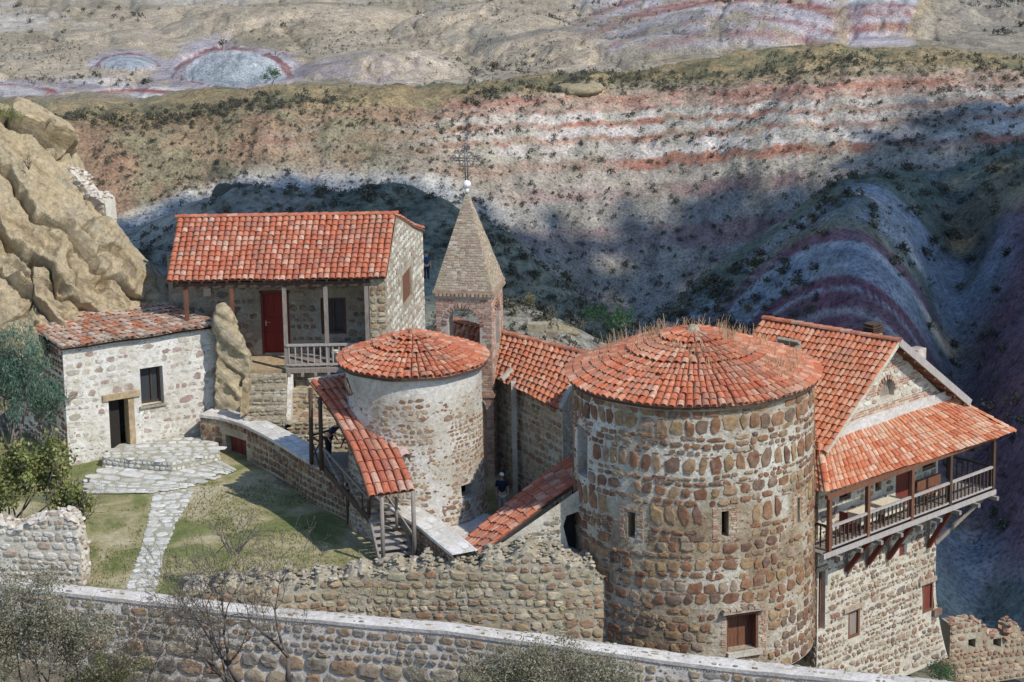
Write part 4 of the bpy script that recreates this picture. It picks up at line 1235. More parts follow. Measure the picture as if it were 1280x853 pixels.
# ================================================================ CHURCH NAVE behind the bell tower
def church():
    ze = 4.5
    e0, e1 = WZ(624, 474, ze), WZ(700, 513, ze)
    zr = 5.95
    r0, r1 = WZ(566, 402, zr), WZ(736, 445, zr)
    t = thing('church', 'stone church with broad worn tile roof between bell tower and big round tower', 'church', ((e0[0] + r1[0]) / 2, 110.5, 0))
    d = unit(e0 - e1)
    eL = e1 + d * 9.6
    back = V3(-d[1], d[0], 0); back = -back if back[0] < 0 else back
    mb = MB()
    S = bil(r0, r1, eL, e1 - d * .05)
    tile_roof(mb, S, 26, 9, 0, 1, jit=.014, rk=.43, lift=.05)
    b1, b0 = r1 * 2 - e1, r0 * 2 - eL; b1[2] = b0[2] = ze
    tile_roof(mb, bil(r0, r1, b0, b1), 24, 8, 0, 1)
    ridge_tiles(mb, r0, r1, .14, .42, 0, .05)
    part('roof', mb, [tile_orange, wood_dark], t)
    mb = MB(); zb = -1.0; O = e1 + d * .18 + back * .2; O = V3(O[0], O[1], zb)
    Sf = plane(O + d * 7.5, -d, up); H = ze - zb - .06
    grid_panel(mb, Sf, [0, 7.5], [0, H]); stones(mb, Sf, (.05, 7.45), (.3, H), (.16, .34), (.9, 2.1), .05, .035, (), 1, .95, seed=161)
    g = flat_dir(O, V3(r1[0], r1[1], 0) * 2 - O); Lg = 2 * hyp(O, r1); Sg = plane(O, g, up)
    Hr = zr - zb - .1
    poly_panel(mb, Sg, [(0, 0), (Lg, 0), (Lg, H), (Lg / 2, Hr), (0, H)])
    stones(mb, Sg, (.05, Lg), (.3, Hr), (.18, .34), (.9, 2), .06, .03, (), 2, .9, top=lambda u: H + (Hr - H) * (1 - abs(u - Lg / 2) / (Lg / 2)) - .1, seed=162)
    bk = O + g * Lg
    grid_panel(mb, plane(bk, d, up), [0, 7.5], [0, H])
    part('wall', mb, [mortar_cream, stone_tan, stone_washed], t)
    mb = MB(); Pv = [e1 + V3(0, 0, .1), r1 + V3(0, 0, .1)]
    mb.beam(e1 + (r1 - e1) * 0 + V3(0, 0, .05), r1 + V3(0, 0, .05), .2, .16); part('verge_mortar', mb, mortar_cream, t)
    # rubble lying on the far eave
    mb = MB(); q = W(672, 409, 116); mb.box(q, (.8, .5, .35)); q2 = W(690, 417, 115.5); mb.box(q2, (.5, .4, .25))
    part('roof_stones', mb, stone_grey, t)
    # pale buttress joining nave and bell tower
    mb = MB(); a = W(642, 478, 110.4); mb.beam(V3(a[0], 110.5, -.6), V3(a[0], 110.5, a[2]), .2, .3); part('buttress', mb, mortar_cream, t)
    mb = MB(); a, b = W(627, 474, 111.0), W(641, 462, 111.2); mb.beam(a, b, .2, .16); part('roof_flashing', mb, mortar_cream, t)


church()


# ================================================================ BIG ROUND TOWER
BT_Y = 103.0; BT_R = 4.46
BT_X = W(866.5, 468, BT_Y)[0]


def big_tower():
    cx, cy = BT_X, BT_Y; ze = W(868, 466, BT_Y)[2]; zb = -3.4; H = ze - zb
    t = thing('round_tower', 'big round tower of brown stones in pale mortar with a wide conical tile roof', 'tower', (cx, cy, zb))
    rad = lambda v: BT_R + .10 * np.clip(1 - np.asarray(v) / H, 0, 1)
    k = float(rad(0.0)); S = cyl(cx, cy, rad, zb); C = math.pi * k
    def uh(px, py):
        x = (W(px, py, cy - BT_R * .93)[0] - cx) / BT_R
        return float(math.asin(max(-1, min(1, x))) * k)
    def vh(px, py):
        y = cy - BT_R * math.cos(uh(px, py) / k); return float(W(px, py, y)[2] - zb)
    slits = [(uh(786, 655), uh(795, 655), vh(790, 672), vh(790, 640)), (uh(901, 655), uh(910, 655), vh(905, 671), vh(905, 639)), (uh(1001, 640), uh(1004.5, 640), vh(1003, 654), vh(1003, 622))]
    win = (uh(907, 790), uh(947, 790), vh(926, 812), vh(926, 765))
    door = (-1.33 * k, -1.11 * k, vh(728, 592), vh(728, 532))
    holes = slits + [win, door]
    mb = MB(); grid_panel(mb, S, np.linspace(-C, C, 97), np.linspace(0, H, 12), holes, .7, 0, None, True)
    bricks_at = [(s[0] - .34, s[1] + .36, s[2] - .05, s[3] + .14) for s in slits] + [(win[0] - .22, win[1] + .36, win[2] - .35, win[3] + .12)]
    lim = (-C * .56, C * .56)
    # course plan read from the photo, from the foot up: (height, aspect range, gap, keep)
    plan = [(.42, (.8, 1.8), .10, .95), (.34, (.7, 1.6), .12, .9), (.30, (.8, 2), .12, .85), (.36, (.8, 1.8), .12, .9), (.40, (.9, 1.9), .12, .9), (.36, (.8, 1.6), .12, .85), (.28, (.9, 2.2), .10, .8), (.26, (1, 2.4), .10, .6),
            (.46, (.8, 1.5), .11, .95), (.48, (.7, 1.3), .12, .97), (.26, (.8, 2.2), .11, .75), (.46, (.7, 1.4), .13, .9), (.22, (1, 2.6), .09, .8), (.42, (.8, 1.6), .13, .92), (.30, (.9, 2), .10, .85), (.22, (1, 2.4), .09, .85),
            (.78, (.45, .85), .13, .96), (.26, (.9, 2), .10, .8), (.46, (.7, 1.5), .14, .92), (.2, (1, 2.6), .08, .7), (.16, (1, 3), .08, .6), (.72, (.5, .95), .15, .95), (.2, (1, 2.4), .09, .55), (.26, (.9, 2), .1, .85), (.22, (1.2, 3), .09, .7), (.60, (.6, 1.2), .08, .96), (.4, (.9, 1.8), .08, .8)]
    plan = [(h_, a_, g_ * .72, min(1, k_ + .04)) for h_, a_, g_, k_ in plan]
    v = .02; i = 0
    tot = sum(p[0] for p in plan); sc = (H - .04) / tot
    for h, asp, gap, kp in plan:
        h *= sc
        stones(mb, S, lim, (v, v + h), (h, h), asp, gap * .72, .05, holes + bricks_at, 1, kp, None, .22, .07, 9, .03, 5.0, seed=200 + i)
        if gap > .075:                       # small packing stones set in the joints above the big ones
            stones(mb, S, lim, (v + h - .055, v + h + .055), (.09, .11), (1.0, 3.6), .03, .02, holes + bricks_at, 1, .55, None, .3, .03, 7, .02, seed=240 + i)
        v += h; i += 1
    chips(mb, S, lim, (.1, H - .1), 1500, (.025, .085), 1, .02, holes, seed=290)
    for j, q in enumerate(bricks_at):
        stones(mb, S, (q[0], q[1]), (q[2], q[3]), (.075, .1), (2.0, 3.2), .022, .03, holes, 2, .95, simple=True, wav=0, seed=280 + j, marg=0)
    part('wall', mb, [mortar_tower, stone_tower, brick_pale], t)
    mb = MB(); cone_roof(mb, (cx, cy), BT_R + .22, ze + .03, ze + 1.72, 14, 0, 1, .30, missing=.012, bulge=.10)
    part('roof', mb, [tile_cone, wood_dark], t)
    mb = MB(); mb.tube((cx, cy, ze + 1.6), (cx, cy, ze + 1.84), .3, .12, 9, 0, False); part('roof_cap', mb, stone_grey, t)
    mb = MB(); rr = BT_R + .05                # shallow projecting band under the eave
    th = np.linspace(-math.pi, math.pi, 97); z0, z1 = ze - .2, ze - .02
    ring_ = [np.stack([cx + (rr + o) * np.sin(th), cy - (rr + o) * np.cos(th), np.full(97, z)], 1) for o, z in ((-.05, z0), (.1, z0 + .06), (.14, z1))]
    mb.grid(np.stack(ring_, 1), 0); part('eave_band', mb, mortar_tan, t)
    # shutter window
    uc, vc = (win[0] + win[1]) / 2, (win[2] + win[3]) / 2; P, N = S(np.array(uc), np.array(vc)); d = unit(np.cross(up, N)); w, h = win[1] - win[0], win[3] - win[2]
    mb = MB(); mb.box(P - N * .5, (w, .05, h), (d, N, up))
    for s in (-.3, .02, .3): mb.box(P - N * .46 + d * s * w, (.03, .03, h * .96), (d, N, up))
    sh = part('shutter', mb, wood_brown, t)
    mb = MB(); mb.box(P - N * .25 + d * (w / 2 - .06), (.1, .45, h), (d, N, up)); mb.box(P - N * .28 - d * (w / 2 - .04), (.07, .4, h), (d, N, up)); mb.box(P - N * .2 + up * (h / 2 - .05), (w, .5, .09), (d, N, up)); part('window_frame', mb, wood_brown, t)
    mb = MB(); mb.box(P + N * .02 + up * (h / 2 + .1), (w + .45, .34, .1), (d, N, up))
    for s in range(7): mb.box(P + N * (.08 + .02 * (s % 3)) + up * (h / 2 + .19) + d * ((s - 3) * .24), (.2, .24, .06 + .02 * (s % 2)), (d, N, up))
    part('lintel', mb, stone_house, t)
    mb = MB(); mb.box(P + N * .03 - up * (h / 2 + .12) + d * .05, (w + .1, .2, .2), (d, N, up)); part('sill', mb, mortar_cream, t)
    # arched doorway on the shaded side
    uc = (door[0] + door[1]) / 2; P, N = S(np.array(uc), np.array((door[2] + door[3]) / 2)); d = unit(np.cross(up, N)); w, h = door[1] - door[0], door[3] - door[2]
    mb = MB()
    for q in np.linspace(0, math.pi, 11):
        ra = d * math.cos(q) + up * math.sin(q); ta = -d * math.sin(q) + up * math.cos(q)
        mb.box(P + up * (h / 2 - w * .1) + ra * (w / 2 + .1) + N * .02, (.22, .09, .12), (ra, ta, N))
    part('door_arch', mb, brick_red, t)
    mb = MB(); mb.box(P - N * .45, (w, .06, h), (d, N, up)); part('door', mb, wood_dark, t)
    # slit ends: panels coloured as the shade inside
    for q in slits:
        P, N = S(np.array((q[0] + q[1]) / 2), np.array((q[2] + q[3]) / 2)); d = unit(np.cross(up, N))
        mb = MB(); mb.box(P - N * .66, (q[1] - q[0] + .02, .04, q[3] - q[2]), (d, N, up)); part('slit_shade_panel', mb, dark_inside, t)
    # dry grass rooted between the tiles
    g = np.random.default_rng(5); mb = MB()
    ap = ze + 1.72; n = 1000
    th = np.concatenate([g.normal(2.6, .9, 250), g.normal(-2.2, .8, 200), g.normal(.9, .8, 350), g.normal(0, 1.6, 200)]); th = np.where(np.abs(th) > math.pi, th - 2 * math.pi * np.sign(th), th)
    cl = g.uniform(.24, .9, 90); tc = th[g.integers(0, n, 90)]; ii = g.integers(0, 90, n)
    rr = np.abs(cl[ii] * (BT_R) + g.normal(0, .13, n)); tt = tc[ii] + g.normal(0, .07, n) / np.maximum(.2, cl[ii])
    B = np.stack([cx + rr * np.sin(tt), cy - rr * np.cos(tt), ap - rr * (1.69 / (BT_R + .22)) + .12], 1)
    hgt = g.uniform(.10, .36, n) * (1 + .5 * (np.abs(tt) > 1.9)); dr = g.normal(size=(n, 3)) * .28 + V3(0, 0, 1)
    sw = unit(V3(1, .2, 0)) * .011
    T = B + dr * hgt[:, None]
    v = np.stack([B - sw, B + sw, T + sw * .6, T - sw * .6], 1).reshape(-1, 3); b_ = np.arange(n) * 4
    mb.add(v, np.stack([b_, b_ + 1, b_ + 2, b_ + 3], 1).tolist())
    o = setting('dry_grass', mb, straw, 'stuff', 'tufts of dry brown grass growing between the tiles of the big round tower'); o['category'] = 'grass'


big_tower()


# ================================================================ LEAN-TO with its walls, CURTAIN WALL
def lean_to():
    t = thing('lean_to', 'narrow lean-to with red tile roof descending from the big tower to the rubble wall', 'lean-to', WZ(660, 690, 0))
    TL, TR = W(713, 572, 105.0), W(734, 598, 102.6); BL, BR = W(566, 691, 102.4), W(601, 693, 101.0)
    mb = MB(); S = bil(TL, TR, BL, BR, -.12)
    tile_roof(mb, S, 8, 13, 0, 1, jit=.012, rk=.45, lift=.05)
    part('roof', mb, [tile_red, wood_dark], t)
    mb = MB(); a, b = TR - V3(.05, .02, .14), BR - V3(0, .02, .14)
    e = V3(-.1, -1.0, 0)
    # wall under the right edge, with rubble face
    q0 = V3(b[0], b[1], b[2]); q1 = V3(a[0] + .75, a[1] - .9, a[2] + .1)
    d = flat_dir(q0, q1); L = hyp(q0, q1); zb = -2.6
    S2 = plane(V3(q0[0], q0[1], zb), d, up)
    L0 = L
    zt = lambda u: (q0[2] + (q1[2] - q0[2]) * np.clip(u / (L0 * .80), 0, 1)) - zb
    nn_ = unit(np.cross(d, up)); uvp = lambda px, py: (lambda P: (float(np.dot(P - q0, d)), float(P[2] - zb)))(on_plane(px, py, q0, nn_))
    hole = [uvp(*p) for p in ((712, 690), (734, 696), (734, 643), (722, 640), (708, 645), (704, 658))]
    L = max(L, hole[1][0] + .15)
    poly_panel(mb, S2, [(0, 0), (L, 0), (L, zt(L)), (L * .8, zt(L * .8)), (0, zt(0))], [hole], .7)
    hu = (hole[5][0], hole[1][0], hole[0][1], hole[3][1])
    stones(mb, S2, (.02, L * .86), (1.4, zt(L)), (.1, .24), (.9, 2.2), .06, .04, [hu], 1, .85, jit=.24, top=lambda u: zt(u) - .35, seed=301)
    chips(mb, S2, (0, L * .86), (1.0, zt(L)), 500, (.04, .13), 1, .04, [hu], lambda u: float(zt(u)) - .3, 302)
    part('wall', mb, [mortar_cream, stone_grey], t)
    mb = MB(); P, N = S2(np.array((hu[0] + hu[1]) / 2), np.array((hu[2] + hu[3]) / 2)); mb.box(P - N * .72, (hu[1] - hu[0] + .3, .05, hu[3] - hu[2] + .3), (d, N, up)); part('opening', mb, dark_inside, t)  # panel coloured as the shade inside the hole


lean_to()


def curtain_wall():
    tops = [(228, 733, 1.0), (300, 726, 1.0), (400, 722, 1.0), (470, 710, 1.0), (540, 704, 1.0), (600, 699, 1.0), (650, 684, 1.0), (690, 690, 1.0), (712, 697, 1.0), (738, 704, 1.0), (768, 718, 1.0)]
    P = [W(a, b, 100.0 + .25 * math.sin(a / 60)) for a, b, _ in tops]
    t = thing('curtain_wall', 'ruined rubble curtain wall with a ragged top joining the big round tower', 'wall', V3(P[5][0], 100, -2.5))
    zb = -4.2; S0 = strip(P, zb); L = np.concatenate([[0], np.cumsum([hyp(a, b) for a, b in zip(P, P[1:])])])
    zt = lambda u: np.interp(u, L, [p[2] for p in P]) - zb - .25 + .10 * np.sin(np.asarray(u) * 5.1) + .07 * np.sin(np.asarray(u) * 11.3 + 1)
    mb = MB(); us = np.linspace(0, S0.length, 90)
    fr, n = S0(us, np.zeros_like(us)); tp = fr.copy(); tp[:, 2] = zb + zt(us)
    mid = tp - n * .5; mid[:, 2] += .12 + .12 * np.sin(us * 4); bk = tp - n * 1.3; bk[:, 2] += .18; bb = bk.copy(); bb[:, 2] = zb
    mb.grid(np.stack([fr, tp, mid, bk, bb], 1), 0)
    U = (0, S0.length)
    stones(mb, S0, U, (1.2, 5.2), (.2, .42), (.9, 2.0), .045, .05, (), 1, .95, None, .28, .06, top=zt, seed=311)
    chips(mb, S0, U, (1.2, 5.2), 700, (.03, .1), 1, .03, (), zt, 312)
    g = np.random.default_rng(33); C = []
    for k in range(620):
        u = g.uniform(0, S0.length); w_ = g.uniform(-.04, 1.25)
        p, n_ = S0(np.array(u), np.array(0.)); q = p - n_ * w_; q[2] = zb + float(zt(u)) + .05 + .15 * min(1, w_ * 2) + g.normal() * .035; C.append(q)
    rubble(mb, C, (.06, .16), 2, 34, .45)
    part('wall', mb, [mortar_tan, stone_tan, stone_grey], t)


curtain_wall()


# ================================================================ FRONT WALL with white coping
def front_wall():
    tops = [(-40, 727), (20, 733), (90, 741), (150, 747), (230, 756), (300, 765), (430, 777), (560, 788), (700, 806), (850, 827), (1000, 843), (1150, 858), (1300, 874)]
    Yk = lambda px: np.interp(px, [-40, 300, 700, 1300], [99.3, 98.0, 95.6, 93.0])
    P = [W(a, b, float(Yk(a))) for a, b in tops]
    t = thing('boundary_wall', 'long sloping boundary wall of dark blocks with white coping across the foreground', 'wall', V3(P[5][0], P[5][1], -4))
    zb = -8.0; S0 = strip(P, zb); L = np.concatenate([[0], np.cumsum([hyp(a, b) for a, b in zip(P, P[1:])])])
    zt = lambda u: np.interp(u, L, [p[2] for p in P]) - zb
    us = np.linspace(0, S0.length, 60); fr, n = S0(us, np.zeros_like(us)); tp = fr.copy(); tp[:, 2] = zb + zt(us) - .1
    bk = tp - n * .8; bb = bk.copy(); bb[:, 2] = zb
    mb = MB(); mb.grid(np.stack([fr, tp, bk, bb], 1), 0)
    Ssl = lambda u, v: S0(u, np.asarray(v) - 8.0 + zt(u))           # courses follow the sloping top
    stones(mb, Ssl, (0, S0.length), (4.0, 6.85), (.54, .68), (.9, 1.7), .07, .09, (), 1, .98, None, .12, .04, 10, .03, 6, seed=321)
    stones(mb, Ssl, (0, S0.length), (6.87, 7.84), (.22, .40), (.8, 1.8), .06, .05, (), 1, .92, None, .2, .04, 9, .03, 4.5, seed=322)
    chips(mb, Ssl, (0, S0.length), (4.2, 7.85), 900, (.03, .1), 1, .03, (), None, 324)
    part('wall', mb, [mortar_white, stone_block], t)
    mb = MB()
    def row(w, dz):
        p, n_ = S0(us, np.zeros_like(us)); q = p - n_ * w; q[:, 2] = zb + zt(us) + dz + .025 * fbm(us * 1.3, w * 3, 0, 3, 9); return q
    mb.grid(np.stack([row(-.05, -.16), row(-.07, -.02), row(.2, .03), row(.62, .03), row(.86, -.03), row(.85, -.2)], 1), 0)
    def Stop(u, v):
        u, v = np.broadcast_arrays(np.asarray(u, float), np.asarray(v, float))
        p, n_ = S0(u, np.zeros_like(u)); q = p - n_ * v[..., None]; q[..., 2] = zb + zt(u) + .03
        return q, np.broadcast_to(V3(0, 0, 1), q.shape)
    stones(mb, Stop, (0, S0.length), (.0, .8), (.16, .3), (.8, 2.0), .09, .02, (), 1, .33, None, .2, .04, seed=323)
    part('coping', mb, [mortar_white, stone_grey], t)


front_wall()


# ================================================================ LEFT RUIN, CLIFF-TOP RUIN, FAR RIGHT RUIN
def ruin(name, label, tops, Y, zb, mats, base, seed, thick=.9, hs=(.18, .34), holes=(), end=True, rub=160):
    P = [W(a, b, Y(a) if callable(Y) else Y) for a, b in tops]
    t = thing(name, label, 'wall', V3(*base))
    S0 = strip(P, zb); L = np.concatenate([[0], np.cumsum([hyp(a, b) for a, b in zip(P, P[1:])])])
    zt = lambda u: np.interp(u, L, [p[2] for p in P]) - zb
    us = np.array(sorted(set(np.linspace(0, S0.length, 60).tolist() + [h[i] for h in holes for i in (0, 1)]))); mb = MB()
    fr, n = S0(us, np.zeros_like(us)); tp = fr.copy(); tp[:, 2] = zb + zt(us); bk = tp - n * thick; bb = bk.copy(); bb[:, 2] = zb
    G = np.stack([tp, bk, bb], 1); mb.grid(G, 0)
    if holes:
        tt = lambda u: float(zt(u))
        for i in range(len(us) - 1):
            uc = (us[i] + us[i + 1]) / 2; hs_ = [h for h in holes if h[0] < uc < h[1]]
            cuts = [0] + ([hs_[0][2], hs_[0][3]] if hs_ else []) + [None]
            segs = [(cuts[0], cuts[1])] + ([(cuts[2], None)] if hs_ else [])
            for a, b in segs:
                va = [a, a]; vb = [tt(us[i]), tt(us[i + 1])] if b is None else [b, b]
                q = S0(np.array([us[i], us[i + 1], us[i + 1], us[i]]), np.array([va[0], va[1], vb[1], vb[0]]))[0]; mb.add(q, [(0, 1, 2, 3)], 0)
        for h in holes:
            a, n_ = S0(np.array([h[0], h[1], h[1], h[0]]), np.array([h[2], h[2], h[3], h[3]])); b = a - n_ * thick * .98
            mb.add(np.vstack([a, b]), [(i, 4 + i, 4 + (i + 1) % 4, (i + 1) % 4) for i in range(4)] + [(4, 5, 6, 7)], 0)
    else:
        mb.grid(np.stack([fr, tp], 1), 0)
    for e in (0, -1): mb.add([fr[e], tp[e], bk[e], bb[e]], [(0, 1, 2, 3)], 0)
    stones(mb, S0, (0, S0.length), (.1, float(max(zt(us)))), hs, (.9, 1.9), .05, .05, holes, 1, .93, None, .18, .05, top=lambda u: float(zt(u)), seed=seed)
    pe, ne = S0(np.array(S0.length), np.array(0.)); Se = plane(pe, -ne, up)
    stones(mb, Se, (0, thick), (.1, float(zt(S0.length))), hs, (.9, 1.9), .05, .05, (), 1, .93, None, .18, .05, seed=seed + 1)
    g = np.random.default_rng(seed); C = []
    for k in range(rub):
        u = g.uniform(0, S0.length); w_ = g.uniform(0, thick); p, n_ = S0(np.array(u), np.array(0.)); q = p - n_ * w_; q[2] = zb + float(zt(u)) + g.normal() * .04; C.append(q)
    rubble(mb, C, (.1, .24), 1, seed + 3, .6)
    part('wall', mb, mats, t)
    return t


pale_rubble = island_mat('pale_rubble', [(.56, .50, .42), (.62, .57, .49), (.48, .40, .31), (.66, .61, .54), (.44, .34, .26), (.58, .53, .44)], .35, 5, .93, .04)
ruin('ruined_wall', 'crumbling pale stone wall in the left foreground under the leafy shrub', [(-60, 640), (-20, 650), (20, 662), (45, 652), (70, 646), (92, 650), (101, 690)], lambda a: 101.0 - a * .004, -2.2, [mortar_cream, pale_rubble], (W(40, 700, 101)[0], 101, -1.5), 401, 1.0, rub=200)
ruin('ruined_wall', 'broken bit of pale stone wall on top of the sandstone cliff', [(86, 212), (96, 222), (112, 243), (131, 250), (133, 276)], lambda a: 123.2 - (a - 86) * .02, W(120, 300, 123)[2] - 2.6, [mortar_cream, pale_rubble], (W(110, 290, 123)[0], 123, W(110, 290, 123)[2]), 411, .7, (.14, .3), rub=60)
_y = lambda a: 112.0 + (a - 1190) * .012
_P0 = W(1190, 781, _y(1190)); _zb = W(1230, 838, 112.5)[2] - .6
_hz = lambda py: float(W(1215, py, 112.4)[2] - _zb)
_hu = lambda px: float(np.linalg.norm((W(px, 790, _y(px)) - W(1188, 790, _y(1188)))[:2]))
ruin('ruined_wall', 'low reddish ruined wall with broken top and two square holes, bottom right', [(1188, 781), (1205, 779), (1224, 779), (1231, 783), (1233, 797), (1243, 795), (1252, 795), (1259, 798), (1262, 785), (1268, 781), (1275, 786), (1278, 800), (1284, 800), (1310, 790)], _y, _zb,
     [mortar_tan, island_mat('red_rubble', [(.34, .20, .13), (.40, .27, .18), (.30, .16, .11), (.46, .34, .23), (.36, .24, .17)], .35, 5, .93, .04)], (W(1235, 838, 112.5)[0], 112.5, _zb + .5), 421, .8, (.16, .3),
     holes=[(_hu(1211), _hu(1220), _hz(809), _hz(798)), (_hu(1242), _hu(1252), _hz(813), _hz(802))], rub=90)
# ================================================================ RIGHT HOUSE with hanging balcony
def balcony_house():
    zf = .2
    b0, b1 = WZ(1037, 690, zf), WZ(1243, 612, zf)          # outer balcony edge, near and far ends
    d = flat_dir(b0, b1); n = V3(d[1], -d[0], 0); Lb = hyp(b0, b1)
    wide = 1.3
    O = V3(*(b0 - n * wide)[:2], 0)                        # front wall line, t measured along d
    t = thing('balcony_house', 'tall stone house with a gabled tile roof and a timber balcony hanging over the slope', 'house', V3(O[0] + d[0] * 4, O[1] + d[1] * 4, -5))
    X = lambda s, w=0.0, z=0.0: V3(O[0], O[1], 0) + d * s + n * w + up * z

    def sv(px, py, w=0.0):                                 # survey point on the front plane (offset w): (along, z)
        lo, hi = 95.0, 125.0
        for _ in range(60):
            m = (lo + hi) / 2; P = W(px, py, m)
            if np.dot(P - O, n) > w: lo = m
            else: hi = m
        P = W(px, py, lo); return float(np.dot(P - O, d)), float(P[2])
    s_ridge, z_ridge = sv(1122, 428, .45)
    sL, zL = sv(1034, 559, .45); sR, zR = sv(1208, 503, .45); ze = (zL + zR) / 2
    s0, s1 = sv(1022, 720)[0], sv(1171, 645)[0]
    zb = -7.0
    # ---- front wall: lower storey with flare at its right foot, gable above
    def flare(u, v):
        k = np.clip((3.6 - np.asarray(v)) / 3.6, 0, 1) ** 1.6
        return np.asarray(u) + k * .95 * np.clip((np.asarray(u) - (s1 - s0) * .6) / ((s1 - s0) * .4), 0, 1)
    Sp = plane(X(s0, 0, zb), d, up)
    S = lambda u, v: Sp(flare(u, v), v)
    Lw = s1 - s0; hw = ze - zb
    rect = lambda pa, pb: (lambda a, b: (a[0] - s0, b[0] - s0, a[1] - zb, b[1] - zb))(sv(*pa), sv(*pb))
    wA = rect((1060, 800), (1075, 759)); wB = rect((1152, 768), (1166, 726)); wC = rect((1124, 697), (1131, 679)); wD = rect((1022.6, 790), (1032, 711))
    dB = rect((1119, 640), (1141, 580)); wE = rect((1153, 590), (1170, 572)); wF = rect((1049, 628), (1064, 612)); wG = rect((1094, 615), (1102, 599))
    dB = (dB[0], dB[1], zf - zb + .02, zf - zb + 2.05)
    for q in (wE, wF, wG): pass
    holes = [wA, wB, wC, wD, dB, wE, wF, wG]
    mb = MB(); grid_panel(mb, S, np.linspace(0, Lw, 15), list(np.linspace(0, 4.0, 8)) + [hw], holes, .32)
    Sg = plane(X(s0, 0, zb), d, up); ur = s_ridge - s0; Hr = z_ridge - zb - .12
    a = arch(*[rect((1100, 500), (1118, 467))[i] for i in range(4)], 11)
    uL, uR = sL - s0 + .42, sR - s0 - .5
    poly_panel(mb, Sg, [(0, hw), (Lw, hw), (uR + .0, hw + .02), (ur, Hr), (uL, hw + .02)] if uR > Lw else [(0, hw), (Lw, hw), (ur, Hr)], [a], .3)
    ah = (a[0][0], a[1][0], a[0][1], a[4][1] + .1)
    stones(mb, S, (.03, Lw - .02), (.2, hw - 3.4), (.14, .32), (.8, 2.2), .06, .045, holes, 1, .95, None, .3, .06, 8, .04, 3.2, seed=501)
    chips(mb, S, (.05, Lw - .05), (.3, hw - 3.4), 900, (.03, .09), 1, .02, holes, None, 507)
    stones(mb, S, (.03, Lw - .02), (hw - 3.4, hw), (.18, .34), (.9, 2.0), .06, .03, holes, 1, .9, None, .28, .05, seed=502)
    gt = lambda u: hw + (Hr - hw) * (1 - abs(u - ur) / (ur - uL if u < ur else uR - ur)) - .15
    def band(u, v): return math.sin((v - hw) * 7.5) > .1
    stones(mb, Sg, (uL, uR), (hw + .35, Hr), (.08, .11), (2, 4), .03, .02, [ah], 2, .92, lambda u, v: band(u, v), simple=True, wav=0, top=gt, seed=503)
    stones(mb, Sg, (uL, uR), (hw + .35, Hr), (.22, .3), (.9, 1.8), .06, .03, [ah], 3, .9, lambda u, v: not band(u, v), .2, top=gt, seed=504)
    # other walls
    bdir = -n
    Dp = 7.5
    grid_panel(mb, plane(X(s0, -Dp, zb), n, up), [0, Dp], [0, hw + .3]); stones(mb, plane(X(s0, -Dp, zb), n, up), (.1, Dp), (2, hw), (.18, .34), (.9, 2), .07, .04, (), 1, .93, seed=505)
    grid_panel(mb, plane(X(s1, 0, zb), -n, up), [0, Dp], [0, hw + .3]); stones(mb, plane(X(s1, 0, zb), -n, up), (.1, Dp), (2, hw), (.18, .34), (.9, 2), .07, .04, (), 1, .93, seed=506)
    grid_panel(mb, plane(X(s1, -Dp, zb), -d, up), [0, Lw], [0, hw])
    part('wall', mb, [mortar_cream, stone_house, brick_red, stone_washed], t)
    # white mortar flashing over the balcony roof
    mb = MB(); mb.box(X((sL + sR) / 2 + .1, .06, ze + .28), (sR - sL - 1.3, .14, .5), (d, n, up)); part('flashing', mb, mortar_white, t)
    # gable window
    P, N = Sg(np.array((ah[0] + ah[1]) / 2), np.array((ah[2] + ah[3]) / 2)); w, h = ah[1] - ah[0], ah[3] - ah[2]
    mb = MB(); mb.box(P - N * .24, (w + .1, .03, h + .2), (d, N, up)); wn = part('gable_window', mb, wood_grey, t)
    mb = MB(); r = w / 2; sp = ah[3] - r
    for q in np.linspace(0, math.pi, 11):
        Pq, _ = Sg(np.array((ah[0] + ah[1]) / 2 + (r + .09) * math.cos(q)), np.array(sp - .06 + (r + .09) * math.sin(q)))
        ra = d * math.cos(q) + up * math.sin(q); ta = -d * math.sin(q) + up * math.cos(q); mb.box(Pq + N * .02, (.17, .09, .08), (ra, ta, N))
    part('arch', mb, brick_red, wn)
    # windows and doors of the front
    def fill(nm, q, m_, dep=.2, bars=True, lint=None, frame=None):
        P, N = S(np.array((q[0] + q[1]) / 2), np.array((q[2] + q[3]) / 2)); w, h = q[1] - q[0], q[3] - q[2]
        mb = MB(); mb.box(P - N * dep, (w + .02, .05, h + .02), (d, N, up))
        o = part(nm, mb, m_, t)
        if bars:
            mb = MB()
            for s in (-1, 1): mb.box(P - N * (dep - .06) + d * s * (w / 2 - .05), (.1, .1, h), (d, N, up))
            for s in (-1, 1): mb.box(P - N * (dep - .061) + up * s * (h / 2 - .05), (w - .2, .1, .1), (d, N, up))
            part('frame', mb, frame or wood_red, o)
        if lint:
            mb = MB(); mb.box(P + N * .03 + up * (h / 2 + .1) - d * .1, (w + lint, .16, .18), (d, N, up)); part('lintel', mb, stone_house, o)
        return o
    fill('window', wA, wood_grey, .12, True, .5, wood_brown); fill('window', wB, wood_red, .1, True, .4, wood_brown); fill('window', wC, wood_red, .1, False); fill('cellar_shade_panel', wD, dark_inside, .3, True, .3, wood_brown)  # cellar panel is coloured as the shade inside
    fill('window', wE, glass, .2, True, None, wood_brown); fill('window', wF, glass, .2, True, None, wood_brown); fill('window', wG, glass, .2, True, None, wood_brown)
    dd = fill('door', dB, wood_red, .15, True, None, wood_brown)
    mb = MB(); q = sv(1144, 760); P = X(q[0], .05, q[1]); mb.box(X(sv(1171, 764)[0] - .1, .06, sv(1171, 764)[1]), (.5, .2, .26), (d, n, up)); part('projecting_stone', mb, stone_tower, t)
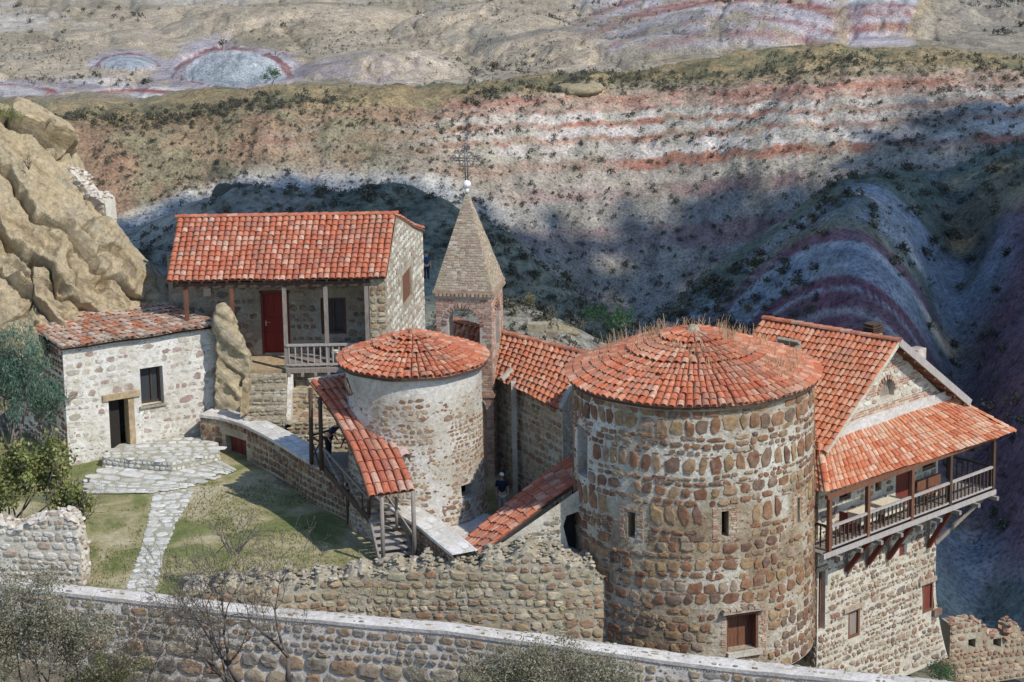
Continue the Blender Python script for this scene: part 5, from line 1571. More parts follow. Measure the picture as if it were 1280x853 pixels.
    # ---- main roof
    back = V3(*(WZ(951, 399, z_ridge) - WZ(1122, 428, z_ridge))[:2], 0)
    rf, rb = X(s_ridge, .55, z_ridge), X(s_ridge, .55, z_ridge) + back
    eLf, eRf = X(sL - .12, .55, ze - .1), X(sR + .1, .55, ze - .1)
    mb = MB(); S1 = bil(rb, rf, eLf + back, eLf)
    tile_roof(mb, S1, 27, 17, 0, 1, jit=.011, rk=.43, lift=.05)
    tile_roof(mb, bil(rf, rb, eRf, eRf + back), 27, 14, 0, 1)
    ridge_tiles(mb, rb, rf, .14, .42, 0, .06)
    rfo = part('roof', mb, [tile_orange, wood_brown], t)
    mb = MB()                                              # barge boards of the gable
    mb.beam(rf + V3(0, 0, .02), eRf + V3(0, 0, .02), .1, .28); part('barge_board', mb, wood_pale, rfo)
    mb = MB(); mb.beam(rf - n * .05 - up * .03, eLf - n * .05 - up * .03, .12, .14); part('verge_mortar', mb, mortar_cream, rfo)
    mb = MB(); 
    for k in range(7):
        p = rf + (eRf - rf) * (k + .5) / 7; mb.beam(p - up * .2, p - n * .6 - up * .2, .1, .12)
    part('rafters', mb, wood_brown, rfo)
    # raised rim round a panel coloured as the dark of a hole, chimneys
    c = W(985, 441, 108); f = lambda a_, b_: S1(np.array(a_), np.array(b_))
    best = min(((abs(project(f(a_, b_))[0] - 984) + abs(project(f(a_, b_))[1] - 444)), a_, b_) for a_ in np.linspace(0, 1, 50) for b_ in np.linspace(0, 1, 50)); pc = f(best[1], best[2])
    mb = MB(); ra = unit(back); rn = unit(np.cross(f(1., .5) - f(0., .5), f(.5, 1.) - f(.5, 0.))); rn = rn if rn[2] > 0 else -rn; rs = np.cross(rn, ra)
    hs_ = 1.0 if (rs @ up) < 0 else -1.0
    for s in (-1, 1): mb.box(pc + ra * s * .42 + rn * .16, (.14, .8, .34), (ra, rs, rn))
    mb.box(pc + rs * .4 * hs_ + rn * .07, (.7, .12, .12), (ra, rs, rn)); mb.box(pc - rs * .4 * hs_ + rn * .24, (.98, .12, .5), (ra, rs, rn))
    rh = part('roof_hatch', mb, mortar_tan, rfo)
    mb = MB(); mb.box(pc + rn * .12, (.68, .66, .02), (ra, rs, rn)); part('hatch_shade_panel', mb, dark_inside, rh)
    ch = rf + back * .17 - up * .1; ch = ch - unit(np.cross(back, up)) * 0
    P = W(1091, 416, float(ch[1]) + 1.0)
    mb = MB(); mb.box(P - up * .5, (.55, .5, 1.0), (d, n, up), 0)
    cm = part('chimney', mb, [mortar_tan], t)
    mb = MB()
    for k in range(4): mb.box(P + up * (.06 + k * .1), (.72 - .04 * (k % 2) * 3, .62 - .1 * (k % 2), .05), (d, n, up))
    for i in (-1, 1):
        for j in (-1, 1): mb.box(P + d * i * .2 + n * j * .2 + up * .2, (.08, .08, .4), (d, n, up))
    part('chimney_cap', mb, wood_dark, cm)
    P = W(1146, 437, float(rf[1]) + 2.6)
    mb = MB(); mb.box(P - up * .6, (.55, .5, 1.3), (d, n, up)); part('chimney', mb, stone_washed, t)
    # ---- balcony roof: one long slope, hip at the near end
    o0 = WZ(1033, 614, 2.45); o1 = WZ(1266, 540, 2.45)
    i0, i1 = X(sL - .05, .1, ze + .12), X(sv(1190, 505, .1)[0], .1, ze + .12)
    mb = MB(); S3 = bil(i0, i1, o0, o1, .03)
    tile_roof(mb, S3, 44, 7, 0, 1, jit=.009, rk=.44, lift=.045, under=.12)
    h1 = WZ(1012, 607, 2.5); h0 = X(sL - .5, -1.2, ze + .1)
    tile_roof(mb, bil(h0, i0, V3(o0[0] - 1.5, o0[1] + 1.9, 2.5), o0), 9, 7, 0, 1, rk=.44, lift=.045)
    ridge_tiles(mb, i0, o0, .12, .36, 0, .04)
    far = X(Lb + .25, -.6, 2.5)
    tile_roof(mb, bil(i1, i1 - n * 1.2, o1, V3(*(X(Lb + .35, -.9, 0))[:2], 2.5)), 6, 6, 0, 1, rk=.44); ridge_tiles(mb, i1, o1, .12, .36, 0, .04)
    part('balcony_roof', mb, [tile_balcony, wood_brown], t)
    # ---- balcony
    Bp = lambda s, w, z: X(s, w, z)
    nb = MB(); sA = -.35
    for k in range(7): nb.box(Bp(Lb / 2 + sA / 2, .1 + (k + .5) * (wide - .1) / 7, zf - .03), (Lb - sA, (wide - .1) / 7 - .015, .06), (d, n, up))
    dk = part('balcony_floor', nb, wood_grey, t)
    mb = MB(); mb.box(Bp(Lb / 2 + sA / 2, wide - .02, zf - .1), (Lb - sA + .1, .16, .2), (d, n, up)); part('edge_beam', mb, wood_pale, t)
    for k in range(9):
        mb = MB(); mb.box(Bp(.3 + k * (Lb - .5) / 8, wide / 2 + .12, zf - .27), (.14, wide + .42, .15), (d, n, up)); part('joist', mb, wood_grey, t)
    posts = [0.03, sv(1086, 640, wide)[0], sv(1141, 620, wide)[0], sv(1189, 600, wide)[0], Lb - .05]
    for k, s in enumerate(posts):
        mb = MB(); mb.box(Bp(s, wide - .06, (zf + 2.42) / 2), (.15, .15, 2.42 - zf), (d, n, up)); part('post', mb, wood_brown if k < 3 else wood_dark, t)
    mb = MB(); mb.box(Bp(Lb / 2, wide - .06, 2.36), (Lb + .3, .16, .16), (d, n, up)); part('plate', mb, wood_brown, t)
    mb = MB(); mb.box(Bp(Lb / 2, wide - .05, zf + .95), (Lb - .1, .1, .09), (d, n, up)); mb.box(Bp(Lb / 2, wide - .05, zf + .12), (Lb - .1, .06, .07), (d, n, up))
    rl = part('railing', mb, wood_pale, t)
    nbal = 42
    for k in range(nbal):
        mb = MB(); s = .18 + k * (Lb - .36) / (nbal - 1); mb.box(Bp(s, wide - .05, zf + .53), (.045, .045, .8), (d, n, up)); part('baluster', mb, wood_dark, rl)
    # far end return and near end return
    for se, wa, wb_ in ((Lb - .05, -.9, wide - .1), (.03, -.1, wide - .1)):
        mb = MB(); mb.box(Bp(se, (wa + wb_) / 2, zf + .95), (.08, wb_ - wa, .08), (d, n, up)); r2 = part('railing', mb, wood_dark, t)
        for k in range(8 if wa < -.5 else 5):
            w_ = wa + .1 + k * (wb_ - wa - .2) / (7 if wa < -.5 else 4); mb = MB(); mb.box(Bp(se, w_, zf + .5), (.045, .045, .85), (d, n, up)); part('baluster', mb, wood_dark, r2)
    mb = MB(); mb.box(Bp(Lb - .05, -.95, (zf + 2.4) / 2), (.14, .14, 2.2), (d, n, up)); part('post', mb, wood_dark, t)
    mb = MB(); mb.box(Bp((Lw + s0 + Lb) / 2, -.55, zf - .03), (Lb - s1 - .05, 1.25, .06), (d, n, up)); part('balcony_floor', mb, wood_grey, t)
    # slanting brackets
    for px, py in ((1058, 713), (1084, 705), (1110, 698), (1160, 683)):
        s, z = sv(px, py, .03); mb = MB(); mb.beam(Bp(s, .05, z), Bp(s, wide - .2, zf - .32), .17, .18); part('bracket', mb, wood_red, t)
        mb = MB(); mb.beam(Bp(s - .02, .04, z - .05), Bp(s - .02, .04, zf - .3), .12, .1); part('wall_post', mb, wood_grey, t)
    s, z = sv(1177, 677, .05); mb = MB(); mb.beam(Bp(s1 - .05, .0, z), Bp(Lb - .25, wide - .3, zf - .3), .14, .14); part('bracket', mb, wood_grey, t)
    # furniture on the balcony, each a thing of its own
    def bench(px, py, w_):
        s, _ = sv(px, py, .35); s += 0
        b = thing('bench', 'long brown wooden bench on the balcony behind the railing', 'bench', Bp(s, .35, zf))
        mb = MB(); mb.box(Bp(s, .38, zf + .45), (w_, .42, .06), (d, n, up)); part('seat', mb, wood_brown, b)
        mb = MB(); mb.box(Bp(s, .16, zf + .72), (w_, .05, .42), (d, n, up)); part('backrest', mb, wood_brown, b)
        for i in (-1, 1):
            for j in (.22, .55): mb = MB(); mb.box(Bp(s + i * (w_ / 2 - .1), j, zf + .21), (.07, .07, .42), (d, n, up)); part('leg', mb, wood_brown, b)
    bench(1165, 628, 1.5)
    def table(px, py, lab, w_=1.0):
        s, _ = sv(px, py, .5)
        b = thing('table', lab, 'table', Bp(s, .55, zf))
        mb = MB(); mb.box(Bp(s, .55, zf + .74), (w_, .6, .05), (d, n, up)); part('tabletop', mb, wood_brown, b)
        for i in (-1, 1):
            for j in (.33, .77): mb = MB(); mb.box(Bp(s + i * (w_ / 2 - .08), j, zf + .36), (.06, .06, .72), (d, n, up)); part('leg', mb, wood_brown, b)
        mb = MB(); mb.box(Bp(s, .55, zf + .775), (w_ + .06, .66, .02), (d, n, up))
        mb.box(Bp(s, .885, zf + .56), (w_ + .06, .015, .42), (d, n, up)); mb.box(Bp(s - w_ / 2 - .035, .55, zf + .6), (.015, .65, .34), (d, n, up)); mb.box(Bp(s + w_ / 2 + .035, .55, zf + .6), (.015, .65, .34), (d, n, up))
        c = solo('tablecloth', mb, cream_cloth, lab.replace('wooden table under', 'hanging over the table:').replace(' on the balcony', ''), 'tablecloth', Bp(s, .55, zf + .76))
        c['label'] = 'cream cloth on the balcony table ' + ('beside the red chair' if px < 1090 else 'beside the balcony door')
    table(1076, 660, 'wooden table under a cream cloth on the balcony beside the red chair')
    table(1108, 642, 'wooden table under a cream cloth on the balcony beside the house door', 1.2)
    s, _ = sv(1056, 665, .5); b = thing('chair', 'red wooden chair at the near end of the balcony', 'chair', Bp(s, .6, zf))
    mb = MB(); mb.box(Bp(s, .6, zf + .45), (.44, .44, .05), (d, n, up)); part('seat', mb, wood_red, b)
    mb = MB(); mb.box(Bp(s - .2, .6, zf + .75), (.04, .42, .5), (d, n, up)); part('backrest', mb, wood_red, b)
    for i in (-1, 1):
        for j in (-1, 1): mb = MB(); mb.box(Bp(s + i * .18, .6 + j * .18, zf + .21), (.05, .05, .42), (d, n, up)); part('leg', mb, wood_red, b)


balcony_house()


# ================================================================ PEOPLE
def skinned(verts, edges, radii, root=0, levels=1):
    me = bpy.data.meshes.new('tmp'); me.from_pydata([tuple(v) for v in verts], edges, [])
    o = bpy.data.objects.new('tmp', me); COL.objects.link(o)
    o.modifiers.new('s', 'SKIN'); sk = me.skin_vertices[0].data
    for i, r in enumerate(radii):
        r = r if isinstance(r, tuple) else (r, r); sk[i].radius = r; sk[i].use_root = (i == root)
    sub = o.modifiers.new('d', 'SUBSURF'); sub.levels = levels; sub.render_levels = levels
    bpy.context.view_layer.update()
    dg = bpy.context.evaluated_depsgraph_get(); ev = o.evaluated_get(dg); m2 = ev.to_mesh()
    vs = [tuple(v.co) for v in m2.vertices]; fs = [tuple(p.vertices) for p in m2.polygons]
    ev.to_mesh_clear(); bpy.data.objects.remove(o); bpy.data.meshes.remove(me)
    return vs, fs


skin = plain_mat('skin', (.50, .30, .21), .6, 0, .06)
navy = plain_mat('navy_cotton', (.022, .027, .05), .9)
khaki = plain_mat('pale_trousers', (.46, .43, .38), .9)
cap_white = plain_mat('white_cap', (.74, .73, .71), .8)
denim = plain_mat('dark_denim', (.03, .05, .10), .9)
hair_m = plain_mat('dark_hair', (.05, .035, .025), .8)
shoe_m = plain_mat('brown_shoe', (.10, .07, .05), .7)


def person(label, base, yaw, bend=0.0, top=navy, legs=khaki, cap=True, arm=.0, head_turn=0.0):
    """standing figure; bend leans the trunk forward from the hips, arm swings the arms forward"""
    t = thing('person', label, 'person', base)
    base = np.asarray(base, float)
    cb, sb = math.cos(bend), math.sin(bend)
    hip = V3(0, 0, .93)

    def lean(p):
        p = np.asarray(p, float)
        if p[2] <= .93: return p
        q = p - hip; return hip + V3(q[0], q[1] * cb - q[2] * sb, q[1] * sb + q[2] * cb)

    def armp(sx, f, r_):
        sh = V3(sx * .185, 0, 1.42); a = arm
        e = sh + V3(sx * .05, -.29 * math.sin(a), -.29 * math.cos(a)); w = e + V3(sx * .0, -.26 * math.sin(a + .25), -.26 * math.cos(a + .25)); h = w + V3(-sx * .01, -.09 * math.sin(a + .35), -.09 * math.cos(a + .35))
        return sh, e, w, h
    v, e, r = [], [], []

    def chain(pts, rad, start=None):
        k = start
        for p, q in zip(pts, rad):
            v.append(lean(p)); r.append(q); i = len(v) - 1
            if k is not None: e.append((k, i))
            k = i
        return k
    chain([(0, 0, .95)], [(.155, .105)])
    chest = chain([(0, .0, 1.15), (0, .01, 1.36)], [(.14, .095), (.165, .105)], 0)
    neck = chain([(0, .015, 1.48), (0, 0, 1.55)], [.06, .055], chest)
    chain([(0, -.01, 1.62), (0, -.005, 1.70)], [(.075, .092), (.066, .08)], neck)
    hands = []
    for sx in (-1, 1):
        sh, el, wr, hd = armp(sx, 0, 0)
        k = chain([sh, el, wr, hd], [.06, .042, .03, (.034, .02)], chest)
        dr = unit(hd - wr)
        for q in range(4):
            off = V3(0, (q - 1.5) * .018, 0); chain([hd + dr * .05 + off, hd + dr * (.085 + .012 * (1.5 - abs(q - 1.5))) + off + V3(-sx * .012, 0, 0)], [.010, .008], k)
        chain([wr + dr * .04 + V3(-sx * .01, -.035, 0), wr + dr * .075 + V3(-sx * .015, -.045, 0)], [.011, .009], k)
    feet = []
    for sx in (-1, 1):
        k = chain([(sx * .09, 0, .86), (sx * .10, -.01, .5), (sx * .105, .015, .1), (sx * .115, -.13, .045)], [.088, .058, .042, (.04, .03)], 0)
    cy_, sy_ = math.cos(yaw), math.sin(yaw)
    Rz = np.array([[cy_, -sy_, 0], [sy_, cy_, 0], [0, 0, 1]])
    T = lambda P: np.asarray(P, float) @ Rz.T + base
    vs, fs = skinned(v, e, r); mb = MB(); mb.add(T(vs), fs, 0, True)
    nz = [lean(p) for p in ((-.014, -.085, 1.63), (.014, -.085, 1.63), (0, -.112, 1.625), (0, -.08, 1.66))]; mb.add(T(nz), [(0, 1, 2), (0, 2, 3), (1, 3, 2)], 0)
    for sx in (-1, 1): mb.ball(T([lean((sx * .08, .005, 1.64))])[0], (.012, .018, .03), 6, 5)
    part('body', mb, skin, t)
    for sx in (-1, 1):
        mb = MB(); mb.ball(T([lean((sx * .03, -.084, 1.655))])[0], .011, 6, 5); part('eye', mb, hair_m, t)
    # shirt
    v, e, r = [], [], []
    chain([(0, 0, .90)], [(.18, .125)]); ch = chain([(0, 0, 1.15), (0, .01, 1.36)], [(.165, .115), (.185, .122)], 0); chain([(0, .015, 1.47)], [(.09, .075)], ch)
    for sx in (-1, 1):
        sh, el, wr, hd = armp(sx, 0, 0); chain([sh, sh + (el - sh) * .75], [.078, .068], ch)
    vs, fs = skinned(v, e, r); mb = MB(); mb.add(T(vs), fs, 0, True); part('shirt', mb, top, t)
    v, e, r = [], [], []
    chain([(0, 0, .93)], [(.17, .12)])
    for sx in (-1, 1): chain([(sx * .092, 0, .84), (sx * .10, -.01, .5), (sx * .105, .012, .10)], [.105, .078, .068], 0)
    vs, fs = skinned(v, e, r); mb = MB(); mb.add(T(vs), fs, 0, True); part('trousers', mb, legs, t)
    for sx in (-1, 1):
        mb = MB(); mb.ball(T([(sx * .112, -.05, .045)])[0], (.05, .05, .045), 8, 6); mb.ball(T([(sx * .116, -.12, .035)])[0], (.045, .06, .035), 8, 6); part('shoe', mb, shoe_m, t)
    if cap:
        mb = MB(); mb.ball(T([lean((0, -.0, 1.72))])[0], (.098, .105, .07), 12, 8); mb.box(T([lean((0, -.12, 1.715))])[0], (.14, .12, .018), Rz.T); part('cap', mb, cap_white, t)
    else:
        mb = MB(); mb.ball(T([lean((0, .018, 1.70))])[0], (.088, .098, .085), 12, 8); part('hair', mb, hair_m, t)
    return t


_p = WZ(628, 645, 0.05)
person('person in white cap, navy t-shirt and pale trousers standing behind the lean-to roof', _p, R(8))
_q = W(411, 566, 107.9)
person('person in dark blue bending forward on the landing of the covered stair', V3(_q[0], 107.75, LANDING_Z - .01), R(60), .75, denim, navy, False, .2)
_r1 = W(533.5, 352, 160)
PERSON_FAR = _r1
person('distant person in dark blue standing behind the veranda house', _r1, R(20), 0, denim, navy, False)


# ================================================================ COURTYARD with path, terrace, grass
CZ = lambda x, y: -.1 + .045 * (np.asarray(y) - 100.0) + .05 * fbm(np.asarray(x) * .4, np.asarray(y) * .4, 0, 3, 4)
LAWN = courtyard_mat()


def courtyard():
    xs = np.linspace(-24, -.5, 120)
    y0 = np.interp(xs, [-24, -12.5, -11, -.5], [99.4, 98.7, 100.4, 100.4])          # the front edge stops at the walls
    Yg = y0[:, None] + (118 - y0[:, None]) * np.linspace(0, 1, 110)[None]; Xg = np.repeat(xs[:, None], 110, 1); Z = CZ(Xg, Yg)
    mb = MB(); mb.grid(np.stack([Xg, Yg, Z], -1), 0, True)
    setting('courtyard_ground', mb, LAWN)
    xs = np.linspace(-.5, 9, 40); ys = np.linspace(101.6, 118, 60)
    Xg, Yg = np.meshgrid(xs, ys, indexing='ij'); mb = MB(); mb.grid(np.stack([Xg, Yg, .0 + .03 * fbm(Xg, Yg, 0, 3)], -1), 0, True)
    setting('church_yard_ground', mb, earth)


courtyard()


def on_court(px, py):
    P = WZ(px, py, 0.2)
    for _ in range(6): P = WZ(px, py, float(CZ(P[0], P[1])))
    return P


def path_strip(name, left, right, seed, dz=.02, h=(.28, .5), matset=None):
    l = [on_court(*p) for p in left]; r = [on_court(*p) for p in right]
    n = len(l); k = np.linspace(0, n - 1, 30)
    def lerp(P, q): P = np.array(P); return np.stack([np.interp(q, np.arange(n), P[:, i]) for i in range(3)], -1)
    Ltot = sum(hyp((a + b) / 2, (c + e) / 2) for a, b, c, e in zip(l, r, l[1:], r[1:])); Wd = float(np.mean([hyp(a, b) for a, b in zip(l, r)]))
    def S(u, v):
        u, v = np.broadcast_arrays(np.asarray(u, float), np.asarray(v, float)); q = np.clip(v / Ltot, 0, 1) * (n - 1); f = (u / Wd)[..., None]
        P = lerp(l, q) * (1 - f) + lerp(r, q) * f; P[..., 2] = CZ(P[..., 0], P[..., 1]) + dz
        return P, np.broadcast_to(V3(0, 0, 1), P.shape)
    mb = MB(); U, Vv = np.meshgrid(np.linspace(.07 * Wd, .93 * Wd, 8), np.linspace(0, Ltot, 40), indexing='ij'); mb.grid(S(U, Vv)[0], 0, True)
    stones(mb, S, (0, Wd), (0, Ltot), h, (.9, 1.9), .06, .025, (), 1, .95, None, .18, .08, 9, .03, 3.2, seed=seed)
    return setting(name, mb, matset or [flag_joint, flag_stone])


path_strip('stone_path', [(150, 752), (170, 700), (183, 652), (190, 618)], [(196, 744), (205, 700), (224, 650), (246, 612)], 601)
path_strip('flagstone_pavement', [(102, 618), (103, 596), (150, 574), (240, 560)], [(190, 618), (252, 609), (284, 595), (298, 589)], 602, .05, (.35, .6))


def terrace():
    """raised flagstone step in front of the white house door"""
    q = [on_court(*p) for p in ((128, 584), (215, 592), (276, 578), (272, 556), (215, 556), (150, 566))]
    z = max(p[2] for p in q) + .32
    mb = MB(); mb.extrude([V3(p[0], p[1], z) for p in q][::-1], V3(0, 0, -.7))
    e = [V3(p[0], p[1], z) for p in q]
    for i in range(2):
        a, b = e[i], e[i + 1]; S = plane(V3(a[0], a[1], z - .5), flat_dir(a, b), up); stones(mb, S, (.02, hyp(a, b) - .02), (.15, .5), (.16, .2), (1, 2.2), .04, .03, (), 1, .95, seed=611 + i)
    S = plane(V3(e[0][0], e[1][1], z), V3(1, 0, 0), V3(0, 1, 0))
    from mathutils.geometry import intersect_point_tri_2d
    def inside(u, v):
        x, y = e[0][0] + u, e[1][1] + v; c = False; n_ = len(e)
        for i in range(n_):
            a, b = e[i], e[(i + 1) % n_]
            if (a[1] > y) != (b[1] > y) and x < (b[0] - a[0]) * (y - a[1]) / (b[1] - a[1]) + a[0]: c = not c
        return c
    stones(mb, S, (0, 6), (0, 5), (.35, .55), (.9, 1.8), .05, .02, (), 1, .98, lambda u, v: not inside(u, v), .16, .06, seed=613)
    setting('house_terrace', mb, [flag_joint, flag_stone])


terrace()


def lawn_grass():
    g = np.random.default_rng(61); n = 30000
    x = g.uniform(-19, -1.5, n); y = g.uniform(99.3, 114, n)
    keep = fbm(x * .42, y * .42, 0, 4, 21) + .35 * fbm(x * 2, y * 2, 0, 2, 22) > .05
    pl, pr = on_court(175, 690), on_court(205, 690)
    px, py = project(np.stack([x, y, CZ(x, y)], 1))
    onpath = (px > np.interp(py, [618, 652, 700, 752], [188, 181, 168, 148])) & (px < np.interp(py, [612, 650, 700, 744], [248, 226, 207, 198])) & (py > 610)
    keep &= (~onpath | (g.random(n) < .22)) & (py > 600 + 0 * px) & ~((px > 395) & (py < 690))
    x, y = x[keep], y[keep]; n = len(x); z = CZ(x, y)
    B = np.stack([x, y, z], 1); h = g.uniform(.03, .11, n)[:, None]
    a = g.uniform(0, math.pi, n); w = np.stack([np.cos(a), np.sin(a), 0 * a], 1) * g.uniform(.012, .03, n)[:, None]
    T = B + (g.normal(size=(n, 3)) * .4 + V3(0, 0, 1)) * h
    v = np.stack([B - w, B + w, T], 1).reshape(-1, 3); b = np.arange(n) * 3
    mb = MB(); mb.add(v, np.stack([b, b + 1, b + 2], 1).tolist())
    o = setting('grass', mb, grass_blade, 'stuff', 'short patchy green and straw grass of the courtyard')


lawn_grass()


# ================================================================ CLIFF and boulder on the left
def cliff():
    rows = [
        [(-150, 560, 106), (-60, 545, 108), (0, 520, 110.5), (38, 470, 113.6), (80, 425, 116.2), (130, 402, 118), (175, 395, 119.2), (226, 398, 120)],
        [(-150, 440, 111.5), (-60, 425, 113), (0, 408, 114.6), (36, 395, 116.0), (75, 368, 117.0), (120, 352, 118.6), (172, 366, 119.4), (222, 380, 120)],
        [(-150, 320, 116), (-60, 305, 117.5), (0, 292, 118.6), (38, 285, 119.2), (75, 285, 119.8), (118, 305, 120.2), (166, 336, 120.4), (216, 366, 120.4)],
        [(-150, 225, 119.5), (-60, 215, 120.6), (0, 205, 121.4), (40, 208, 121.8), (72, 222, 122.2), (104, 262, 122), (146, 305, 121.4), (214, 362, 120.8)],
        [(-150, 160, 122), (-60, 148, 123), (0, 143, 124), (44, 152, 124.4), (80, 180, 124.6), (94, 232, 123.6), (140, 287, 122.4), (212, 357, 121.4)],
        [(-150, 165, 126), (-60, 152, 127), (0, 148, 128), (44, 160, 128), (90, 190, 128), (110, 245, 127), (150, 300, 126), (216, 372, 125)],
        [(-150, 330, 130), (-60, 330, 131), (0, 330, 132), (44, 330, 132), (90, 330, 132), (110, 340, 131), (150, 350, 130), (216, 420, 128)]]
    C = np.array([[W(*q) for q in r] for r in rows])
    nu, nv = 320, 320

    def spline(A, n):
        m = len(A); x = np.linspace(0, m - 1, n); i = np.clip(x.astype(int), 0, m - 2); f = (x - i).reshape(-1, *([1] * (A.ndim - 1)))
        p0, p1, p2, p3 = A[np.clip(i - 1, 0, m - 1)], A[i], A[i + 1], A[np.clip(i + 2, 0, m - 1)]
        return .5 * (2 * p1 + (p2 - p0) * f + (2 * p0 - 5 * p1 + 4 * p2 - p3) * f ** 2 + (3 * p1 - p0 - 3 * p2 + p3) * f ** 3)
    G = spline(C, nv); G = np.swapaxes(spline(np.swapaxes(G, 0, 1), nu), 0, 1)      # nv, nu, 3
    dv = np.gradient(G, axis=0); du = np.gradient(G, axis=1); N = np.cross(du, dv); N /= np.linalg.norm(N, axis=-1, keepdims=True)
    if N[..., 1].mean() > 0: N = -N
    x, y, z = G[..., 0], G[..., 1], G[..., 2]
    wx = 1.0 * fbm(x * .22, y * .22, z * .22, 3, 71)
    q = (x * math.sin(R(40)) + z * math.cos(R(40))) / 1.7 + .40 * wx + .25 * fbm(x * .6, y * .6, z * .6, 3, 77)
    fr = q - np.floor(q); bedamp = .45 + .55 * smooth(-.4, .5, vnoise(np.floor(q) * 3.7, x * .16, z * .1, 73))
    lip = np.clip(1 - fr, 0, 1) ** .8 * smooth(0, .10, fr)          # each bed juts at its foot and is undercut below
    led = 1.5 * lip - .55 - .9 * np.exp(-((fr - .985) / .035) ** 2) - .9 * np.exp(-((fr + .0) / .02) ** 2)
    q2 = (x * math.cos(R(28)) - z * math.sin(R(28)) + .3 * y) / 2.7 + .5 * fbm(x * .35, y * .35, z * .35, 3, 75); f2 = np.abs(q2 - np.round(q2))
    led -= .8 * np.exp(-(f2 / .03) ** 2) * (vnoise(np.floor(q) * 5.1, np.round(q2) * 3.3, 0, 79) > -.1)
    hol = smooth(.30, .55, fbm(x * .55, y * .55, z * .7, 3, 81)) * smooth(9.5, 7, z)
    rid = 1 - np.abs(fbm(x * .8 + q * .3, y * .8, z * .8, 4, 87))
    disp = .85 * led * bedamp + .22 * fbm(x * .45, y * .45, z * .45, 4, 83) + (.16 + .35 * smooth(10.5, 8.0, z)) * rid + .12 * fbm(x * 2.2, y * 2.2, z * 2.2, 5, 85) + .14 * (.5 - np.abs(fbm(x * 1.7 - q, y * 1.7, z * 1.7 + q, 5, 89))) - .8 * hol
    edge = np.ones((nv, nu)); edge *= smooth(0, 20, np.arange(nv))[:, None] * .8 + .2
    edge *= (1 - smooth(nv * .62, nv * .70, np.arange(nv)) * .55)[:, None]
    right = 1 - .75 * smooth(nu * .75, nu * .97, np.arange(nu)); edge *= right[None, :]
    G = G + N * (disp * edge)[..., None]
    mb = MB(); mb.grid(np.swapaxes(G, 0, 1), 0, False)
    setting('cliff', mb, rock_mat)
    # dry scrub on the cliff
    for px, py, Y, hgt, lab in ((36, 212, 121.0, .9, 'small dead bush rooted in a crack high on the cliff'), (58, 318, 119.2, .8, 'small grey dead bush on the cliff above the tile roof')):
        g = np.random.default_rng(int(px)); m1 = MB(); B = W(px, py, Y); tips = []
        for k in range(6): grow(m1, B, V3(*(g.normal(size=2) * .5), 1), hgt * .45, .022, 2, g, tips, .6, .05, (2, 4), 2)
        solo('dead_bush', m1, twig_dark, lab, 'bush', B)


cliff()


def rock_lump(name, label, lumps, seed, mats=None):
    """one boulder built from overlapping displaced lumps"""
    b0 = lumps[0][0]; mb = MB()
    for i, (c, s, rot) in enumerate(lumps):
        bm = bmesh.new(); bmesh.ops.create_icosphere(bm, subdivisions=4, radius=1.0)
        v = np.array([q.co[:] for q in bm.verts])
        sg = np.sign(v); v = sg * np.abs(v) ** .75
        v = v * np.asarray(s)
        cr, sr = math.cos(rot), math.sin(rot); v = np.stack([v[:, 0] * cr - v[:, 2] * sr, v[:, 1], v[:, 0] * sr + v[:, 2] * cr], 1)
        d = 1 + .16 * fbm(v[:, 0] * .9 + i * 7, v[:, 1] * .9, v[:, 2] * .9, 5, seed) + .05 * fbm(v[:, 0] * 3, v[:, 1] * 3, v[:, 2] * 3, 3, seed + 3)
        v = v * d[:, None] + np.asarray(c)
        bm.verts.index_update(); mb.add(v, [[q.index for q in f.verts] for f in bm.faces], 0, True); bm.free()
    return solo(name, mb, mats or rock_mat, label, 'boulder', b0)


def rock_slab(name, label, outline, Y, depth, seed, voxel=.075, amp=.16, mats=None):
    """rock from a plan outline pushed back by depth, remeshed, rounded and roughened"""
    o = [W(a_, b_, Y) for a_, b_ in outline]; mb = MB(); mb.extrude([p + V3(0, 0, 0) for p in o], V3(.1, depth, 0))
    me = mb.mesh('tmp', [], (0, 0, 0), True); ob = bpy.data.objects.new('tmp', me); COL.objects.link(ob)
    r = ob.modifiers.new('r', 'REMESH'); r.mode = 'VOXEL'; r.voxel_size = voxel
    sm_ = ob.modifiers.new('s', 'SMOOTH'); sm_.factor = .5; sm_.iterations = 6
    bpy.context.view_layer.update(); ev = ob.evaluated_get(bpy.context.evaluated_depsgraph_get()); m2 = ev.to_mesh()
    v = np.array([q.co[:] for q in m2.vertices]); nn = np.array([q.normal[:] for q in m2.vertices]); fs = [tuple(p.vertices) for p in m2.polygons]
    ev.to_mesh_clear(); bpy.data.objects.remove(ob)
    x, y, z = v.T; q = (x * .6 + z * .8) / .8 + .4 * fbm(x * .5, y * .5, z * .5, 3, seed); fr = q - np.floor(q)
    d = amp * (1.2 * fbm(x * .9, y * .9, z * .9, 4, seed + 1) + .8 * (np.clip(1 - fr, 0, 1) * smooth(0, .12, fr) - .4) + .35 * fbm(x * 4, y * 4, z * 4, 3, seed + 2))
    v = v + nn * d[:, None]; mb = MB(); mb.add(v, fs, 0, True); base = V3(*v[:, :2].mean(0), v[:, 2].min())
    return solo(name, mb, mats or rock_mat, label, 'boulder', base)


rock_slab('boulder', 'tall sandstone boulder wedged between the white house and the stone steps', [(269, 412), (268, 392), (274, 386), (282, 389), (287, 400), (290, 418), (299, 433), (310, 447), (315, 462), (309, 474), (300, 482), (302, 500), (306, 545), (262, 545), (266, 480)], 116.2, .75, 88, mats=rock_grey, amp=.17)
rock_slab('boulder', 'thin pale sandstone slab standing beside the lowest stone steps', [(302, 474), (311, 478), (309, 520), (298, 524)], 114.6, .6, 89, .05, .06, rock_mat)
